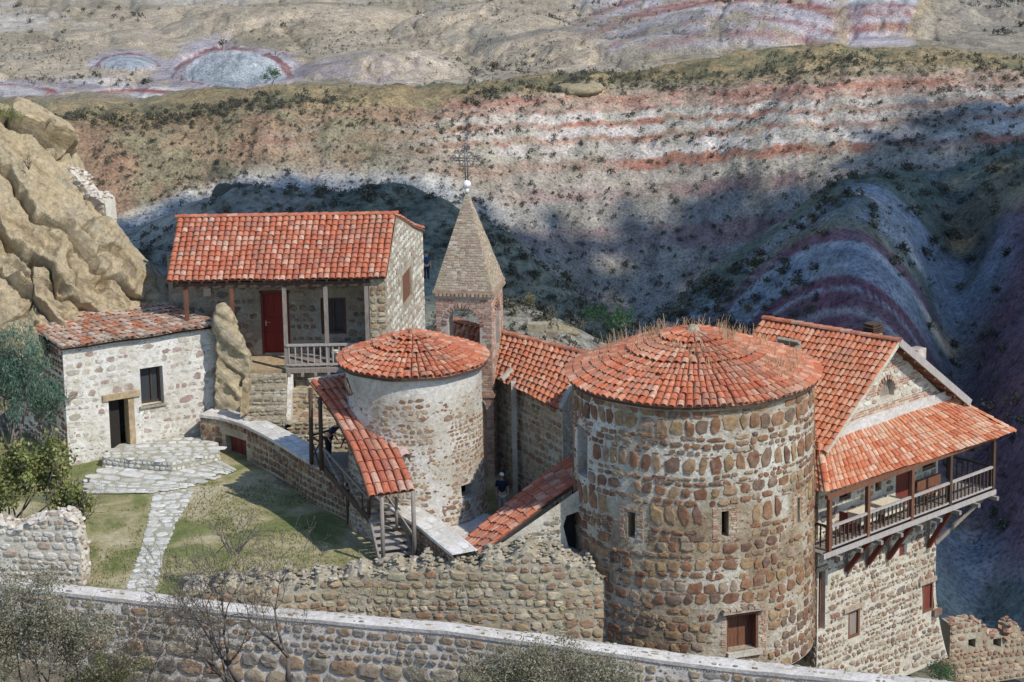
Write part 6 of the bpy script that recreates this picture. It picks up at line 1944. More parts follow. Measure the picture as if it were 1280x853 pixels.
# ================================================================ TERRAIN: one sheet from under the walls to the horizon
# survey columns (photo x) and, along each, stations (distance, photo y) or (distance, None, height)
FEAT = ['behind', 'foot', 'yard', 'mound0', 'mound', 'dip', 'spur0', 'spur', 'drop', 'right0', 'right', 'valley', 'hill0', 'hill', 'back', 'plain0', 'plain1', 'plain2', 'far', 'horizon']
Zs = lambda Y, z: (Y, None, z)


def column(px):
    I = lambda xs, ys: float(np.interp(px, xs, ys))
    c = []
    c.append(Zs(20, I([-400, 640, 1700], [20, 18, 14])))
    c.append(Zs(91.5, I([-400, 100, 640, 1300], [-2.5, -4.5, -4.5, -6.0])))
    c.append(Zs(104, I([-400, 100, 400, 560, 640, 800, 1000, 1150, 1280, 1700], [-.5, -1.2, -2.0, -3.0, -3.2, -3.4, -5.6, -7.6, -8.4, -11])))
    c.append(Zs(119, I([-400, 100, 300, 560, 700, 900, 1050, 1200, 1300, 1700], [-1.2, -1.2, -1.2, -1.2, -1.2, -3, -8.0, -10.5, -11.5, -15])))
    # near mound behind the church
    my = I([-400, 200, 480, 560, 632, 680, 720, 760, 800], [430, 430, 420, 400, 376, 391, 410, 434, 455])
    if px <= 800: c.append((I([-400, 800], [137, 132]), my))
    else: c.append(Zs(132, I([800, 900, 1050, 1200, 1300, 1700], [-1.6, -5, -13, -19, -21, -24])))
    c.append(Zs(146, I([-400, 480, 560, 640, 760, 900, 1050, 1300, 1700], [-2, -2.5, -3.8, -5, -7, -12, -23, -32, -34])))
    if px <= 860:
        s0 = I([-400, 200, 480, 533, 560, 600, 640, 700, 760, 800, 860], [400, 400, 372, 357, 366, 380, 396, 416, 446, 470, 500])
        s1 = I([-400, 100, 140, 200, 250, 300, 340, 400, 450, 500, 560, 600, 640, 700, 760, 800, 860], [310, 300, 296, 280, 258, 246, 243, 240, 241, 245, 252, 274, 305, 352, 397, 428, 462])
        c.append((159, s0)); c.append((I([-400, 533, 860], [172, 169, 163]), s1))
    else:
        c.append(Zs(165, I([860, 1050, 1300, 1700], [-14, -34, -38, -40]))); c.append(Zs(180, I([860, 1050, 1300, 1700], [-22, -42, -45, -46])))
    c.append(Zs(220, I([-400, 300, 560, 800, 1000, 1300, 1700], [-22, -24, -30, -52, -60, -62, -64])))
    # right-hand spur
    if px >= 760:
        r0 = I([760, 800, 900, 1000, 1060, 1120, 1180, 1240, 1290, 1700], [470, 500, 520, 540, 560, 640, 740, 830, 860, 900])
        r1 = I([760, 790, 850, 900, 1000, 1060, 1130, 1165, 1220, 1280, 1400, 1700], [440, 420, 372, 330, 271, 236, 212, 200, 180, 168, 150, 130])
        y0 = I([760, 1000, 1120, 1180, 1290, 1700], [290, 282, 262, 250, 240, 240]); y1 = I([760, 900, 1000, 1130, 1280, 1700], [306, 322, 332, 345, 360, 370])
        c.append((y0, r0)); c.append((y1, r1))
    else:
        c.append(Zs(290, I([-400, 300, 560, 760], [-55, -55, -66, -72]))); c.append(Zs(310, I([-400, 300, 560, 760], [-58, -58, -70, -78])))
    c.append(Zs(420, I([-400, 300, 640, 800, 1000, 1300, 1700], [-70, -74, -92, -98, -100, -90, -90])))
    h0 = I([-400, 140, 300, 450, 560, 640, 720, 800, 860, 960, 1050, 1165, 1280, 1700], [300, 300, 290, 300, 320, 350, 395, 422, 420, 360, 320, 270, 240, 230])
    h1 = I([-400, 60, 100, 200, 320, 400, 480, 560, 640, 700, 760, 860, 1000, 1100, 1200, 1280, 1700], [160, 155, 150, 146, 136, 130, 124, 117, 110, 108, 98, 88, 73, 70, 74, 80, 90])
    c.append((500, h0)); c.append((I([-400, 100, 400, 800, 1280, 1700], [535, 535, 545, 572, 560, 550]), h1))
    hz = W(px, h1, c[-1][0])[2]
    c.append(Zs(615, hz - I([-400, 500, 1300], [9, 9, 6])))
    c.append((690, I([-400, 0, 300, 480, 640, 760, 900, 1140, 1280, 1700], [140, 140, 128, 118, 108, 92, 78, 62, 66, 70])))
    c.append((790, I([-400, 0, 300, 640, 900, 1140, 1280, 1700], [70, 66, 55, 48, 26, 8, 10, 20])))
    c.append((930, I([-400, 0, 350, 640, 900, 1280, 1700], [6, 4, 0, -6, -22, -34, -30])))
    c.append(Zs(1500, -78)); c.append(Zs(7000, 260))
    return c


def pchip(x, y, xi):
    """monotone cubic through rows y (n, k) at x (n,), evaluated at xi"""
    h = np.diff(x)[:, None]; dl = np.diff(y, axis=0) / h; m = np.zeros_like(y)
    w1 = 2 * h[1:] + h[:-1]; w2 = h[1:] + 2 * h[:-1]; same = dl[1:] * dl[:-1] > 0
    with np.errstate(divide='ignore', invalid='ignore'):
        mm = (w1 + w2) / (w1 / dl[:-1] + w2 / dl[1:])
    m[1:-1] = np.where(same, mm, 0); m[0], m[-1] = dl[0], dl[-1]
    i = np.clip(np.searchsorted(x, xi) - 1, 0, len(x) - 2); t = ((xi - x[i]) / (x[i + 1] - x[i]))[:, None]; H = (x[i + 1] - x[i])[:, None]
    return y[i] * (1 + 2 * t) * (1 - t) ** 2 + m[i] * H * t * (1 - t) ** 2 + y[i + 1] * t * t * (3 - 2 * t) + m[i + 1] * H * t * t * (t - 1)


PXS = np.concatenate([np.linspace(-420, -40, 50, endpoint=False), np.linspace(-40, 1320, 800, endpoint=False), np.linspace(1320, 1720, 50)])
RES = [6, 5, 6, 14, 8, 8, 44, 8, 6, 130, 8, 6, 190, 22, 12, 66, 44, 8, 5]


def build_terrain():
    nc, nf = len(PXS), len(FEAT)
    Y = np.zeros((nf, nc)); T = np.zeros((nf, nc))
    for j, px in enumerate(PXS):
        for i, s in enumerate(column(px)):
            Y[i, j] = s[0]
            z = s[2] if s[1] is None else W(px, s[1], s[0])[2]
            T[i, j] = z
    ker = np.hanning(47); ker /= ker.sum()                 # soften the survey lines sideways
    sm = lambda A: np.array([np.convolve(np.pad(r, 23, mode='edge'), ker, mode='valid') for r in A])
    Y, T = sm(Y), sm(T)
    vi = np.concatenate([np.linspace(i, i + 1, RES[i], endpoint=False) for i in range(nf - 1)] + [[nf - 1]])
    Yg = pchip(np.arange(nf, dtype=float), Y, vi); Zg = pchip(np.arange(nf, dtype=float), T, vi)
    PX = np.broadcast_to(PXS, Yg.shape); VI = np.broadcast_to(vi[:, None], Yg.shape)
    Xg = (PX - 640) / F * (Yg * math.cos(PITCH) + (36 - Zg) * math.sin(PITCH)) + (36 - Zg) * .0
    # relief: fractal ground, rills running down the slopes, domes of the far badlands
    hill = smooth(11.6, 12.1, VI) * (1 - smooth(12.9, 13.2, VI)); plain = smooth(14.5, 15.0, VI); right = smooth(8.8, 9.1, VI) * (1 - smooth(9.95, 10.3, VI)) * smooth(700, 860, PX)
    spur = smooth(5.7, 6.1, VI) * (1 - smooth(7.0, 7.5, VI)); plain = smooth(14.5, 15.0, VI)
    amp = .10 + .5 * smooth(3.5, 6, VI) + .5 * smooth(8, 10, VI) + .5 * smooth(11, 12, VI)
    ff = np.where(VI > 8, .035, .10)
    amp = amp * (1 - .62 * plain)
    Zg = Zg + amp * (fbm(Xg * .05, Yg * .05, 0, 5, 301) * 1.2 + fbm(Xg * .22, Yg * .22, 0, 4, 303) * .35) * smooth(3.2, 4.6, VI)
    rill = np.abs(fbm(Xg * .09 + .8 * fbm(Xg * .03, Yg * .03, 0, 3, 311), Yg * .012, 0, 4, 313))
    Zg = Zg - hill * 1.9 * np.clip(.35 - rill, 0, 1) * smooth(12.0, 12.25, VI) * (1 - smooth(12.85, 13, VI))
    Zg = Zg + .5 * spur * fbm(Xg * .3, Yg * .3, 0, 4, 317)
    # right spur: round striped dome, gully, lower right dome
    fr = VI - 9
    def bumpf(px0, w, v0, v1, h): return h * np.exp(-((PX - px0) / w) ** 2) * np.exp(-(((VI - (v0 + v1) / 2) / ((v1 - v0) / 2)) ** 2))
    dome = bumpf(1050, 105, 9.25, 9.85, 9.0); gul = bumpf(1196, 45, 9.2, 10.0, 7.5); dome2 = bumpf(1330, 110, 9.1, 9.75, 9.0)
    Zg = Zg + dome + dome2 - gul
    Zg = Zg - right * 1.5 * np.clip(.3 - np.abs(fbm(Xg * .10, Yg * .05, 0, 4, 321)), 0, 1)
    # far domes: (photo x, distance, half width, half depth, height)
    fard = [(294, 738, 15.5, 13, 6.0), (160, 752, 9, 9, 2.6), (175, 690, 17, 7, 1.8), (480, 735, 22, 26, 5.5), (610, 800, 26, 34, 7.0), (690, 760, 20, 30, 4.5), (1010, 770, 50, 34, 8.5), (1130, 745, 16, 14, 5.0), (800, 735, 26, 13, 4.0), (20, 690, 25, 8, 2.2), (380, 840, 40, 40, 7)]
    for k, (a, yy, wx, wy, h) in enumerate(fard):
        x0 = (a - 640) / F * yy * 1.01
        d = ((Xg - x0) / wx) ** 2 + ((Yg - yy) / wy) ** 2
        Zg = Zg + h * np.clip(1 - d, 0, 1) ** .8
    ero = np.abs(fbm(Xg * .05, Yg * .03, 0, 5, 331)); Zg = Zg - plain * 7.0 * np.clip(.22 - ero, 0, 1)
    Zg = Zg + plain * fbm(Xg * .014, Yg * .014, 0, 3, 335) * 1.6
    return Xg, Yg, Zg, PX, VI, fard


TX, TY, TZ, TPX, TVI, FARD = build_terrain()


def lerp3(a, b, t): return a + (np.asarray(b) - a) * t[..., None]


def soil_colours():
    sx, sy = project(np.stack([TX, TY, TZ], -1))
    n1 = fbm(TX * .04, TY * .04, TZ * .04, 5, 401); n2 = fbm(TX * .2, TY * .2, TZ * .2, 4, 403); n3 = fbm(TX * .012, TY * .012, 0, 4, 405)
    shp = TX.shape
    c = np.zeros((*shp, 3)) + np.array([.27, .235, .175])
    c = lerp3(c, (.20, .19, .13), smooth(-.1, .5, n1))
    # near mound and spur: grey-green scrubby earth
    sp = smooth(3.2, 4.0, TVI) * (1 - smooth(8.2, 8.8, TVI))
    g = lerp3(np.zeros((*shp, 3)) + np.array([.36, .34, .285]), (.25, .26, .20), smooth(-.35, .35, n1 + .4 * n2))
    c = lerp3(c, g, sp)
    vall = smooth(8.2, 8.8, TVI) * (1 - smooth(11.7, 12.0, TVI)); c = lerp3(c, np.array([.24, .23, .19]) + np.zeros((*shp, 3)), vall)

    def bands(s, table):
        pos = [t_[0] for t_ in table]; col = np.array([t_[1] for t_ in table])
        return np.stack([np.interp(s, pos, col[:, k]) for k in range(3)], -1)
    # ---- striped hill: strata follow the height below the crest
    j0 = np.argmin(np.abs(TVI[:, 0] - 13.0)); crest = TZ[j0:j0 + 1, :]
    ker = np.hanning(61); ker /= ker.sum(); crest = np.convolve(np.pad(crest[0], 30, mode='edge'), ker, mode='valid')[None]
    dz = crest - TZ + .9 * n1 + .35 * n2
    RD, WH, PK, BG, GR, TN = (.36, .185, .135), (.55, .505, .46), (.44, .31, .25), (.385, .34, .285), (.29, .275, .25), (.33, .265, .175)
    PU = (.285, .205, .19)
    n4 = fbm(TX * .42, TZ * .05, TY * .03, 4, 407)          # rills drag the colours down the slope
    ss = sy + .055 * (sx - 640) + 3.0 * n1 + 1.6 * n2 + 7 * n3 + 4.5 * n4
    tab = [(0, TN), (117, TN), (121, PK), (127, RD), (138, PK), (142, RD), (146, WH), (154, WH), (156, RD), (161, RD), (164, WH), (173, WH), (175, PK), (178, RD), (182, PK), (185, WH), (201, WH), (204, RD), (215, RD), (218, BG), (236, BG), (240, PU), (252, PU), (257, GR), (285, GR), (291, PU), (312, PU), (320, GR), (420, (.25, .24, .22))]
    hb = bands(ss, tab)
    patch = smooth(-.25, .4, fbm(TX * .035, TZ * .16, 3, 5, 411) + .5 * fbm(TX * .16, TZ * .3, 1, 3, 413)); hb = lerp3(hb, BG, .6 * patch * smooth(130, 150, ss)); hb = hb * (1 + .22 * fbm(TX * .5, TZ * .12, TY * .05, 4, 409))[..., None]
    hb = lerp3(hb, (.25, .235, .18), .55 * smooth(.0, .55, n2 + .3 * n1))
    left = lerp3(np.zeros((*shp, 3)) + np.array([.30, .225, .145]), (.235, .205, .13), smooth(-.2, .3, n2 + .5 * n1))
    left = lerp3(left, (.36, .20, .14), .5 * smooth(.2, .6, n1))
    wl = 1 - smooth(300, 640, TPX + 120 * n1 + 3.0 * (TZ - crest) * 2)
    hb = lerp3(hb, left, wl)
    # pale wash along the foot on the left
    palef = np.exp(-((TVI - np.interp(TPX, [140, 300, 420, 560, 640], [12.14, 12.44, 12.45, 12.38, 12.33])) / .06) ** 2) * (1 - smooth(520, 700, TPX))
    hb = lerp3(hb, (.56, .53, .47), .75 * palef)
    shade_tint = (1 - smooth(.0, .10, TVI - np.interp(TPX, [140, 300, 420, 560, 640], [12.10, 12.38, 12.40, 12.34, 12.3]))) * (1 - smooth(560, 700, TPX))  # blue-grey of the cloud shade put into the soil colour
    hb = lerp3(hb, (.36, .37, .37), shade_tint)
    m = smooth(11.8, 12.05, TVI) * (1 - smooth(13.02, 13.2, TVI)); c = lerp3(c, hb, m)
    # ---- scrub strip on its crest
    cr = smooth(12.88, 12.96, TVI) * (1 - smooth(13.3, 13.8, TVI)); cc = lerp3(np.zeros((*shp, 3)) + np.array([.34, .265, .15]), (.185, .17, .10), smooth(-.25, .25, n2 + .5 * n1)); c = lerp3(c, cc, cr)
    # ---- right spur
    f = smooth(8.7, 9.0, TVI) * (1 - smooth(10.2, 10.6, TVI)) * smooth(740, 860, TPX)
    rs = lerp3(np.zeros((*shp, 3)) + np.array([.32, .35, .385]), (.16, .185, .155), smooth(-.35, .25, n1 + .55 * n2 + .15))
    PP, BW, GB = (.21, .105, .14), (.42, .455, .51), (.25, .285, .34)  # bluish clay greys, base included, pushed bluer to carry the cool shade
    arc = sy - np.where(sx > 1055, .0082, .0042) * np.clip(np.abs(sx - 1055), 0, 170) ** 2 + 3.2 * n1 + 1.6 * n2
    dcol = bands(arc, [(180, (.25, .255, .21)), (268, (.22, .225, .17)), (284, (.24, .22, .17)), (290, PP), (300, (.25, .15, .175)), (303, BW), (310, (.36, .39, .44)), (314, GB), (330, (.31, .345, .395)), (334, BW), (338, GB), (342, BW), (347, PP), (359, PP), (361, BW), (366, PP), (384, PP), (389, (.40, .38, .39)), (394, (.33, .28, .30)), (400, PP), (470, (.19, .125, .135))])
    dm = np.clip(1.2 * np.exp(-(((sx - 1040) / 135) ** 4)), 0, 1) * smooth(9.0, 9.06, TVI) * (1 - smooth(9.9, 9.98, TVI)) * smooth(262, 285, arc)
    rs = lerp3(rs, dcol, dm * (.78 + .22 * smooth(.6, -.3, n2)))
    ridge_ = np.exp(-((TVI - 9.93) / .07) ** 2); rs = lerp3(rs, (.15, .165, .115), .75 * ridge_ * smooth(1200, 1130, sx))
    lstr = smooth(1000, 900, sx) * smooth(9.1, 9.3, TVI); rs = lerp3(rs, (.42, .43, .43), lstr * smooth(.1, .35, fbm(TX * .05, TZ * .35, 0, 4, 441)))
    d2 = smooth(1165, 1255, TPX + 60 * n1) * smooth(9.12, 9.2, TVI + .05 * n1) * (1 - smooth(9.62, 9.8, TVI + .05 * n1)); rs = lerp3(rs, (.22, .125, .145), d2 * .9)
    led = np.exp(-((TPX - 1240) / 62) ** 4) * np.exp(-((TVI - np.interp(TPX, [1150, 1280], [9.84, 9.80])) / .06) ** 4); rs = lerp3(rs, (.24, .21, .14), led)
    low = (1 - smooth(9.0, 9.25, TVI)); rs = lerp3(rs, (.36, .37, .31), low * .8)
    c = lerp3(c, rs, f)
    # ---- far badlands
    pl = smooth(13.5, 14.4, TVI)
    pb = lerp3(np.zeros((*shp, 3)) + np.array([.42, .355, .265]), (.30, .26, .19), smooth(-.3, .35, n1 + n3 + .3 * n2)); pb = lerp3(pb, (.46, .42, .36), smooth(.2, .7, n3 - .3 * n2))
    pb = lerp3(pb, (.36, .27, .14), .6 * smooth(.35, .6, fbm(TX * .02, TY * .02, 0, 4, 431)) * (1 - smooth(15.9, 16.5, TVI)))
    # lilac wash flats round the left domes
    fl = np.exp(-(((TX + 96) / 70) ** 4)) * np.exp(-(((TY - 705) / 32) ** 4)); pb = lerp3(pb, (.33, .29, .315), fl * .9 * smooth(.7, -.1, n2))
    pb = lerp3(pb, (.56, .55, .55), fl * smooth(.15, .4, fbm(TX * .05, TY * .09, 0, 4, 433)) * .9)
    for k_, (cx_, cy_, rx_, ry_) in enumerate(((292, 99, 80, 44), (160, 83, 42, 17), (172, 131, 92, 20), (5, 118, 70, 14))):
        d = np.sqrt(((sx - cx_) / rx_) ** 2 + (np.minimum(sy - cy_, 0) / ry_) ** 2) + .035 * n2 + .03 * n1 + 3 * np.clip(sy - cy_, 0, 99) / ry_
        if k_ < 2: col = bands(d, [(0, (.33, .36, .38)), (.45, (.28, .31, .335)), (.55, (.38, .41, .43)), (.62, (.30, .33, .35)), (.74, (.36, .39, .41)), (.79, (.47, .47, .48)), (.82, (.36, .31, .33)), (.85, (.225, .125, .12)), (.93, (.24, .13, .12)), (.96, (.50, .48, .49)), (1.0, (.36, .32, .345)), (1.08, (.40, .36, .385)), (1.3, (.38, .35, .36))])
        else: col = bands(d, [(0, (.40, .37, .36)), (.5, (.48, .46, .44)), (.74, (.42, .38, .37)), (.82, (.29, .125, .11)), (.95, (.29, .125, .11)), (1.02, (.52, .5, .48)), (1.3, (.45, .43, .4))])
        brk = smooth(-.75, .1, fbm(TX * .09, TY * .09, 0, 4, 451 + k_)); col = lerp3(col, (.37, .34, .355), (1 - brk) * smooth(.78, .84, d) * .9)
        pb = lerp3(pb, col, (1 - smooth(.98, 1.25, d + .18 * n1)) * pl)
    # striped slope at upper right
    LW, RR, LL = (.50, .475, .495), (.315, .165, .15), (.40, .345, .36)
    q1 = sy - .0012 * (sx - 930) ** 2 + 2.2 * n1 + 1.5 * n2; q2_ = sy - .0022 * (sx - 1103) ** 2 + 1.5 * n1 + 1.0 * n2
    s1 = bands(q1, [(-30, LW), (-22, RR), (-14, LW), (-8, LL), (-4, RR), (3, RR), (6, LW), (11, LL), (15, LW), (20, LL), (23, RR), (27, LL), (31, LW), (36, LL), (42, RR), (50, LL), (54, LW), (60, (.36, .34, .34)), (80, (.38, .36, .33))])
    s2_ = bands(q2_, [(-20, LW), (-4, LW), (0, (.36, .40, .42)), (5, RR), (11, LW), (15, RR), (21, LL), (25, LW), (29, RR), (37, RR), (40, LW), (46, LL), (52, LW), (60, LL)])
    w1_ = smooth(700, 790, sx + 40 * n1) * smooth(1065, 1030, sx) * smooth(66, 52, sy - .04 * (900 - sx)); w2_ = smooth(1052, 1066, sx) * smooth(1150, 1138, sx + 10 * n1) * smooth(64, 52, sy)
    fade = smooth(.8, -.1, n2 * .8 + .3 * n1)
    st_ = smooth(1140, 1170, sx + 20 * n1) * smooth(78, 60, sy); pb = lerp3(pb, (.30, .27, .225), st_ * .8)
    st2 = np.exp(-((sx - 590) / 50) ** 4) * np.exp(-((sy - 38) / 26) ** 4); pb = lerp3(pb, (.27, .255, .215), st2 * smooth(-.4, .2, n1 + .5 * n2) * .8)
    pb = lerp3(pb, s1, w1_ * fade); pb = lerp3(pb, s2_, w2_ * (.4 + .6 * fade))
    gs = np.exp(-(((TX - 30) / 34) ** 4)) * np.exp(-(((TY - 770) / 60) ** 4)); pb = lerp3(pb, (.25, .235, .21), .55 * gs * smooth(-.2, .3, n1))
    c = lerp3(c, pb, pl)
    c *= (1 + .12 * n2)[..., None]
    return np.clip(c, .02, .9)


def make_terrain():
    P = np.stack([TX, TY, TZ], -1)
    mb = MB(); mb.grid(np.swapaxes(P, 0, 1), 0, True)
    o = setting('terrain', mb, terrain_mat())
    col = np.swapaxes(soil_colours(), 0, 1).reshape(-1, 3)
    at = o.data.attributes.new('soil', 'FLOAT_COLOR', 'POINT')
    at.data.foreach_set('color', np.concatenate([col, np.ones((len(col), 1))], 1).astype(np.float32).ravel())
    return o


make_terrain()


# ================================================================ SCRUB on the hills
def scrub_mesh(seed, n=110):
    g = np.random.default_rng(seed); mb = MB()
    C = clumps((0, 0, .32), (.5, .5, .36), 9, n, .17, g, .2)
    leaves(mb, C, (.14, .30), 0, g, .8)
    return mb


def scrub():
    g = np.random.default_rng(77)
    cand = []
    def pick(n, v0, v1, px0, px1, smin, smax, dens=None, cluster=0.0):
        rows = np.where((TVI[:, 0] >= v0) & (TVI[:, 0] <= v1))[0]; cols = np.where((PXS >= px0) & (PXS <= px1))[0]
        k = 0; tries = 0
        while k < n and tries < n * 20:
            tries += 1
            i, j = int(g.choice(rows)), int(g.choice(cols))
            if dens is not None and g.random() > dens(TX[i, j], TY[i, j]): continue
            cand.append((TX[i, j] + g.normal() * .4, TY[i, j] + g.normal() * .4, TZ[i, j] - .1, float(np.exp(g.uniform(math.log(smin), math.log(smax)))))); k += 1
    cl = lambda s, lo: (lambda x, y: float(smooth(lo, lo + .5, vnoise(x * s, y * s, 0, 55))))
    pick(800, 12.05, 12.85, 560, 1290, .55, 1.5)
    pick(520, 12.3, 12.9, 120, 620, .5, 1.2)
    pick(480, 12.86, 13.25, 60, 1290, .7, 1.7, cl(.05, -.4))
    pick(480, 9.15, 10.0, 800, 1290, .6, 1.6, cl(.08, -.4))
    pick(420, 6.2, 7.0, 120, 860, .3, .8)
    pick(170, 3.6, 4.2, 560, 800, .25, .6)
    pick(180, 15.0, 17.0, 0, 1290, 1.0, 2.8, cl(.03, 0.1))
    px, py = project(np.array([c[:3] for c in cand]))
    size = np.array([c[3] / c[1] for c in cand]); vis = (px > 0) & (px < 1280) & (py > 0) & (py < 853)
    order = np.argsort(-size * vis); first = set(order[:300].tolist())
    src = []; leaf_dry = leaf_mat('dry_scrub_leaf', [(.14, .13, .085), (.18, .16, .11), (.11, .105, .07), (.21, .18, .12)], .15)
    for k in range(6):
        me = scrub_mesh(700 + k).mesh('hill_bush', leaf_scrub if k % 3 else leaf_dry); src.append(me)
    stuff = MB(); pv = [scrub_mesh(720 + k, 50) for k in range(5)]; pv = [(np.vstack(q.v), q.f) for q in pv]
    lab = 'small scrub bush dotted among many alike over the far hillsides'
    for k, (x, y, z, s) in enumerate(cand):
        a = g.uniform(0, 6.28)
        if k in first:
            o = bpy.data.objects.new('hill_bush', src[k % 6]); COL.objects.link(o)
            o.location = (x, y, z); o.rotation_euler = (0, 0, a); o.scale = (s, s, s * float(g.uniform(.7, 1.1)))
            tag(o, lab, 'bush', 'scrub bushes on the far hillsides')
        else:
            v, f = pv[k % 5]; ca, sa = math.cos(a), math.sin(a)
            stuff.add(np.stack([v[:, 0] * ca - v[:, 1] * sa, v[:, 0] * sa + v[:, 1] * ca, v[:, 2]], 1) * s + V3(x, y, z), f)
    setting('scrub', stuff, leaf_scrub, 'stuff', 'low sparse scrub speckling the hills')
    tv = []
    for k in range(6):
        q = MB(); gq = np.random.default_rng(740 + k); leaves(q, clumps((0, 0, .25), (.45, .45, .3), 5, 14, .16, gq, .2), (.16, .36), 0, gq, .7, .5); tv.append((np.vstack(q.v), q.f))
    cand.clear()
    cg = lambda s_, lo: (lambda x, y: float(smooth(lo, lo + .6, fbm(x * s_, y * s_, 0, 3, 57))))
    pick(4200, 12.03, 12.9, 90, 1290, .3, .85, cg(.06, -.5)); pick(1800, 12.86, 13.3, 60, 1290, .4, 1.1, cg(.07, -.5)); pick(2600, 9.05, 10.0, 780, 1290, .2, .7, cg(.09, -.5))
    pick(2200, 6.05, 7.02, 110, 860, .13, .42, cg(.12, -.5)); pick(700, 3.5, 4.3, 480, 800, .1, .3); pick(2600, 14.9, 17.2, 0, 1290, .5, 1.3, cg(.03, -.2))
    cover = {0: MB(), 1: MB()}
    for k, (x, y, z, s_) in enumerate(cand):
        v, f = tv[k % 6]; a = g.uniform(0, 6.28); ca, sa = math.cos(a), math.sin(a)
        cover[k % 2].add(np.stack([v[:, 0] * ca - v[:, 1] * sa, v[:, 0] * sa + v[:, 1] * ca, v[:, 2]], 1) * s_ + V3(x, y, z + .06), f)
    setting('ground_cover', cover[0], leaf_dry, 'stuff', 'dry tussocks speckling the hills'); setting('ground_cover', cover[1], leaf_scrub, 'stuff', 'dark low herbs speckling the hills')
    # a few singular plants
    def tree_at(px, py, Y, h, lab, m_):
        P = W(px, py, Y); t = thing('shrub', lab, 'shrub', P); g2 = np.random.default_rng(int(px)); mb = MB(); tips = []
        grow(mb, P, V3(0, 0, 1), h * .4, h * .03, 2, g2, tips); part('stem', mb, twig_dark, t)
        mb = MB(); leaves(mb, clumps(P + V3(0, 0, h * .55), (h * .5, h * .5, h * .45), 14, 700, h * .12, g2), h * .09, 0, g2); part('foliage', mb, m_, t)
    tree_at(340, 108, 700, 4.2, 'dark green bush beside the far striped dome', leaf_bright)
    tree_at(1038, 46, 745, 4.0, 'dark bush on the far striped slope at upper right', leaf_scrub)
    tree_at(778, 424, 150, 1.6, 'fresh green bush behind the church roof near the big tower', leaf_bright)
    tree_at(742, 410, 152, 1.3, 'low green bush on the slope behind the church roof', leaf_bright)
    tree_at(664, 388, 134, .7, 'small reddish bush on the mound behind the bell tower', leaf_yellow)
    # rock knobs on the spur, ledge on the hill crest
    def knob(px, py, Y, s, lab): 
        P = W(px, py, Y); rock_lump('boulder', lab, [(P, s, 0.1)], int(px), hill_rock)
    hill_rock = ground_mat('hill_rock', [(.3, (.07, .068, .052)), (.6, (.14, .13, .10))], .4, 3, bumpd=.2)
    ledge_rock = ground_mat('ledge_rock', [(.3, (.24, .19, .11)), (.6, (.36, .30, .19))], .3, 2, bumpd=.3)
    knob(281, 250, 171, (.75, .8, .95), 'dark squarish rock, left of the pair on the ridge above the veranda house')
    knob(304, 250, 171, (1.15, .9, 1.0), 'dark rounded rock, right of the pair on the ridge above the veranda house')
    for (px, py, Y, s, lab) in ((722, 112, 560, (4.2, 2.4, 1.15), 'long overhanging rock ledge on the crest of the striped hill above the church'), (1150, 96, 566, (5.5, 2.4, 1.5), 'tan rock outcrop at the right end of the striped hill crest')):
        P = W(px, py, Y); rock_lump('rock_outcrop', lab, [(P, s, -.05), (P + V3(s[0] * .6, .5, .2), (s[0] * .6, s[1] * .8, s[2] * .8), .1)], int(px), ledge_rock)
    P = W(681, 406, 131.5); rock_lump('rock_ledge', 'flat dark rock ledge on the mound behind the church roof', [(P, (.9, .6, .22), -.25), (P + V3(.9, 0, -.25), (.7, .5, .18), -.3)], 3, ledge_rock)


scrub()


# ================================================================ FOREGROUND AND COURTYARD PLANTS
def bare_tree(name, label, P, h, seed, r=.09, nl=900, leafm=None, depth=5, spread=.5, stems=3, lean=(0, 0), leafsz=.05):
    g = np.random.default_rng(seed); t = thing(name, label, 'tree', P); mb = MB(); tips = []
    for k in range(stems):
        a = g.uniform(0, 6.28); grow(mb, P + V3(math.cos(a), math.sin(a), 0) * .12, V3(math.cos(a) * .45 + lean[0], math.sin(a) * .45 + lean[1], 1), h * .30, r, depth, g, tips, spread, .06, (2, 4), 3, .74, minr=.006)
    part('trunk', mb, twig_dark, t)
    tips = np.array(tips); C = tips[g.integers(0, len(tips), nl)] + g.normal(size=(nl, 3)) * .07
    mb = MB(); leaves(mb, C, leafsz, 0, g, .5); part('crown', mb, leafm or leaf_yellow, t)
    return t


def bush(name, label, P, rad, seed, nl, size, m_, ncl=40, spread=.16, stem=True, cat='bush', updir=0.0, asp=.5, shell=.35, stems=9):
    g = np.random.default_rng(seed); t = thing(name, label, cat, P); P = np.asarray(P, float)
    mb = MB(); tips = []
    for k in range(stems): grow(mb, P + g.normal(size=3) * V3(.2, .2, 0) * rad[0], V3(*(g.normal(size=2) * .6), 1), rad[2] * .75, .018 + .012 * rad[2], 2, g, tips, .5, .1, (2, 4), 2)
    part('stems', mb, twig_grey, t)
    mb = MB(); leaves(mb, clumps(P + V3(0, 0, rad[2] * .75), rad, ncl, nl, spread, g, shell), size, 0, g, asp, updir); part('foliage', mb, m_, t)
    return t


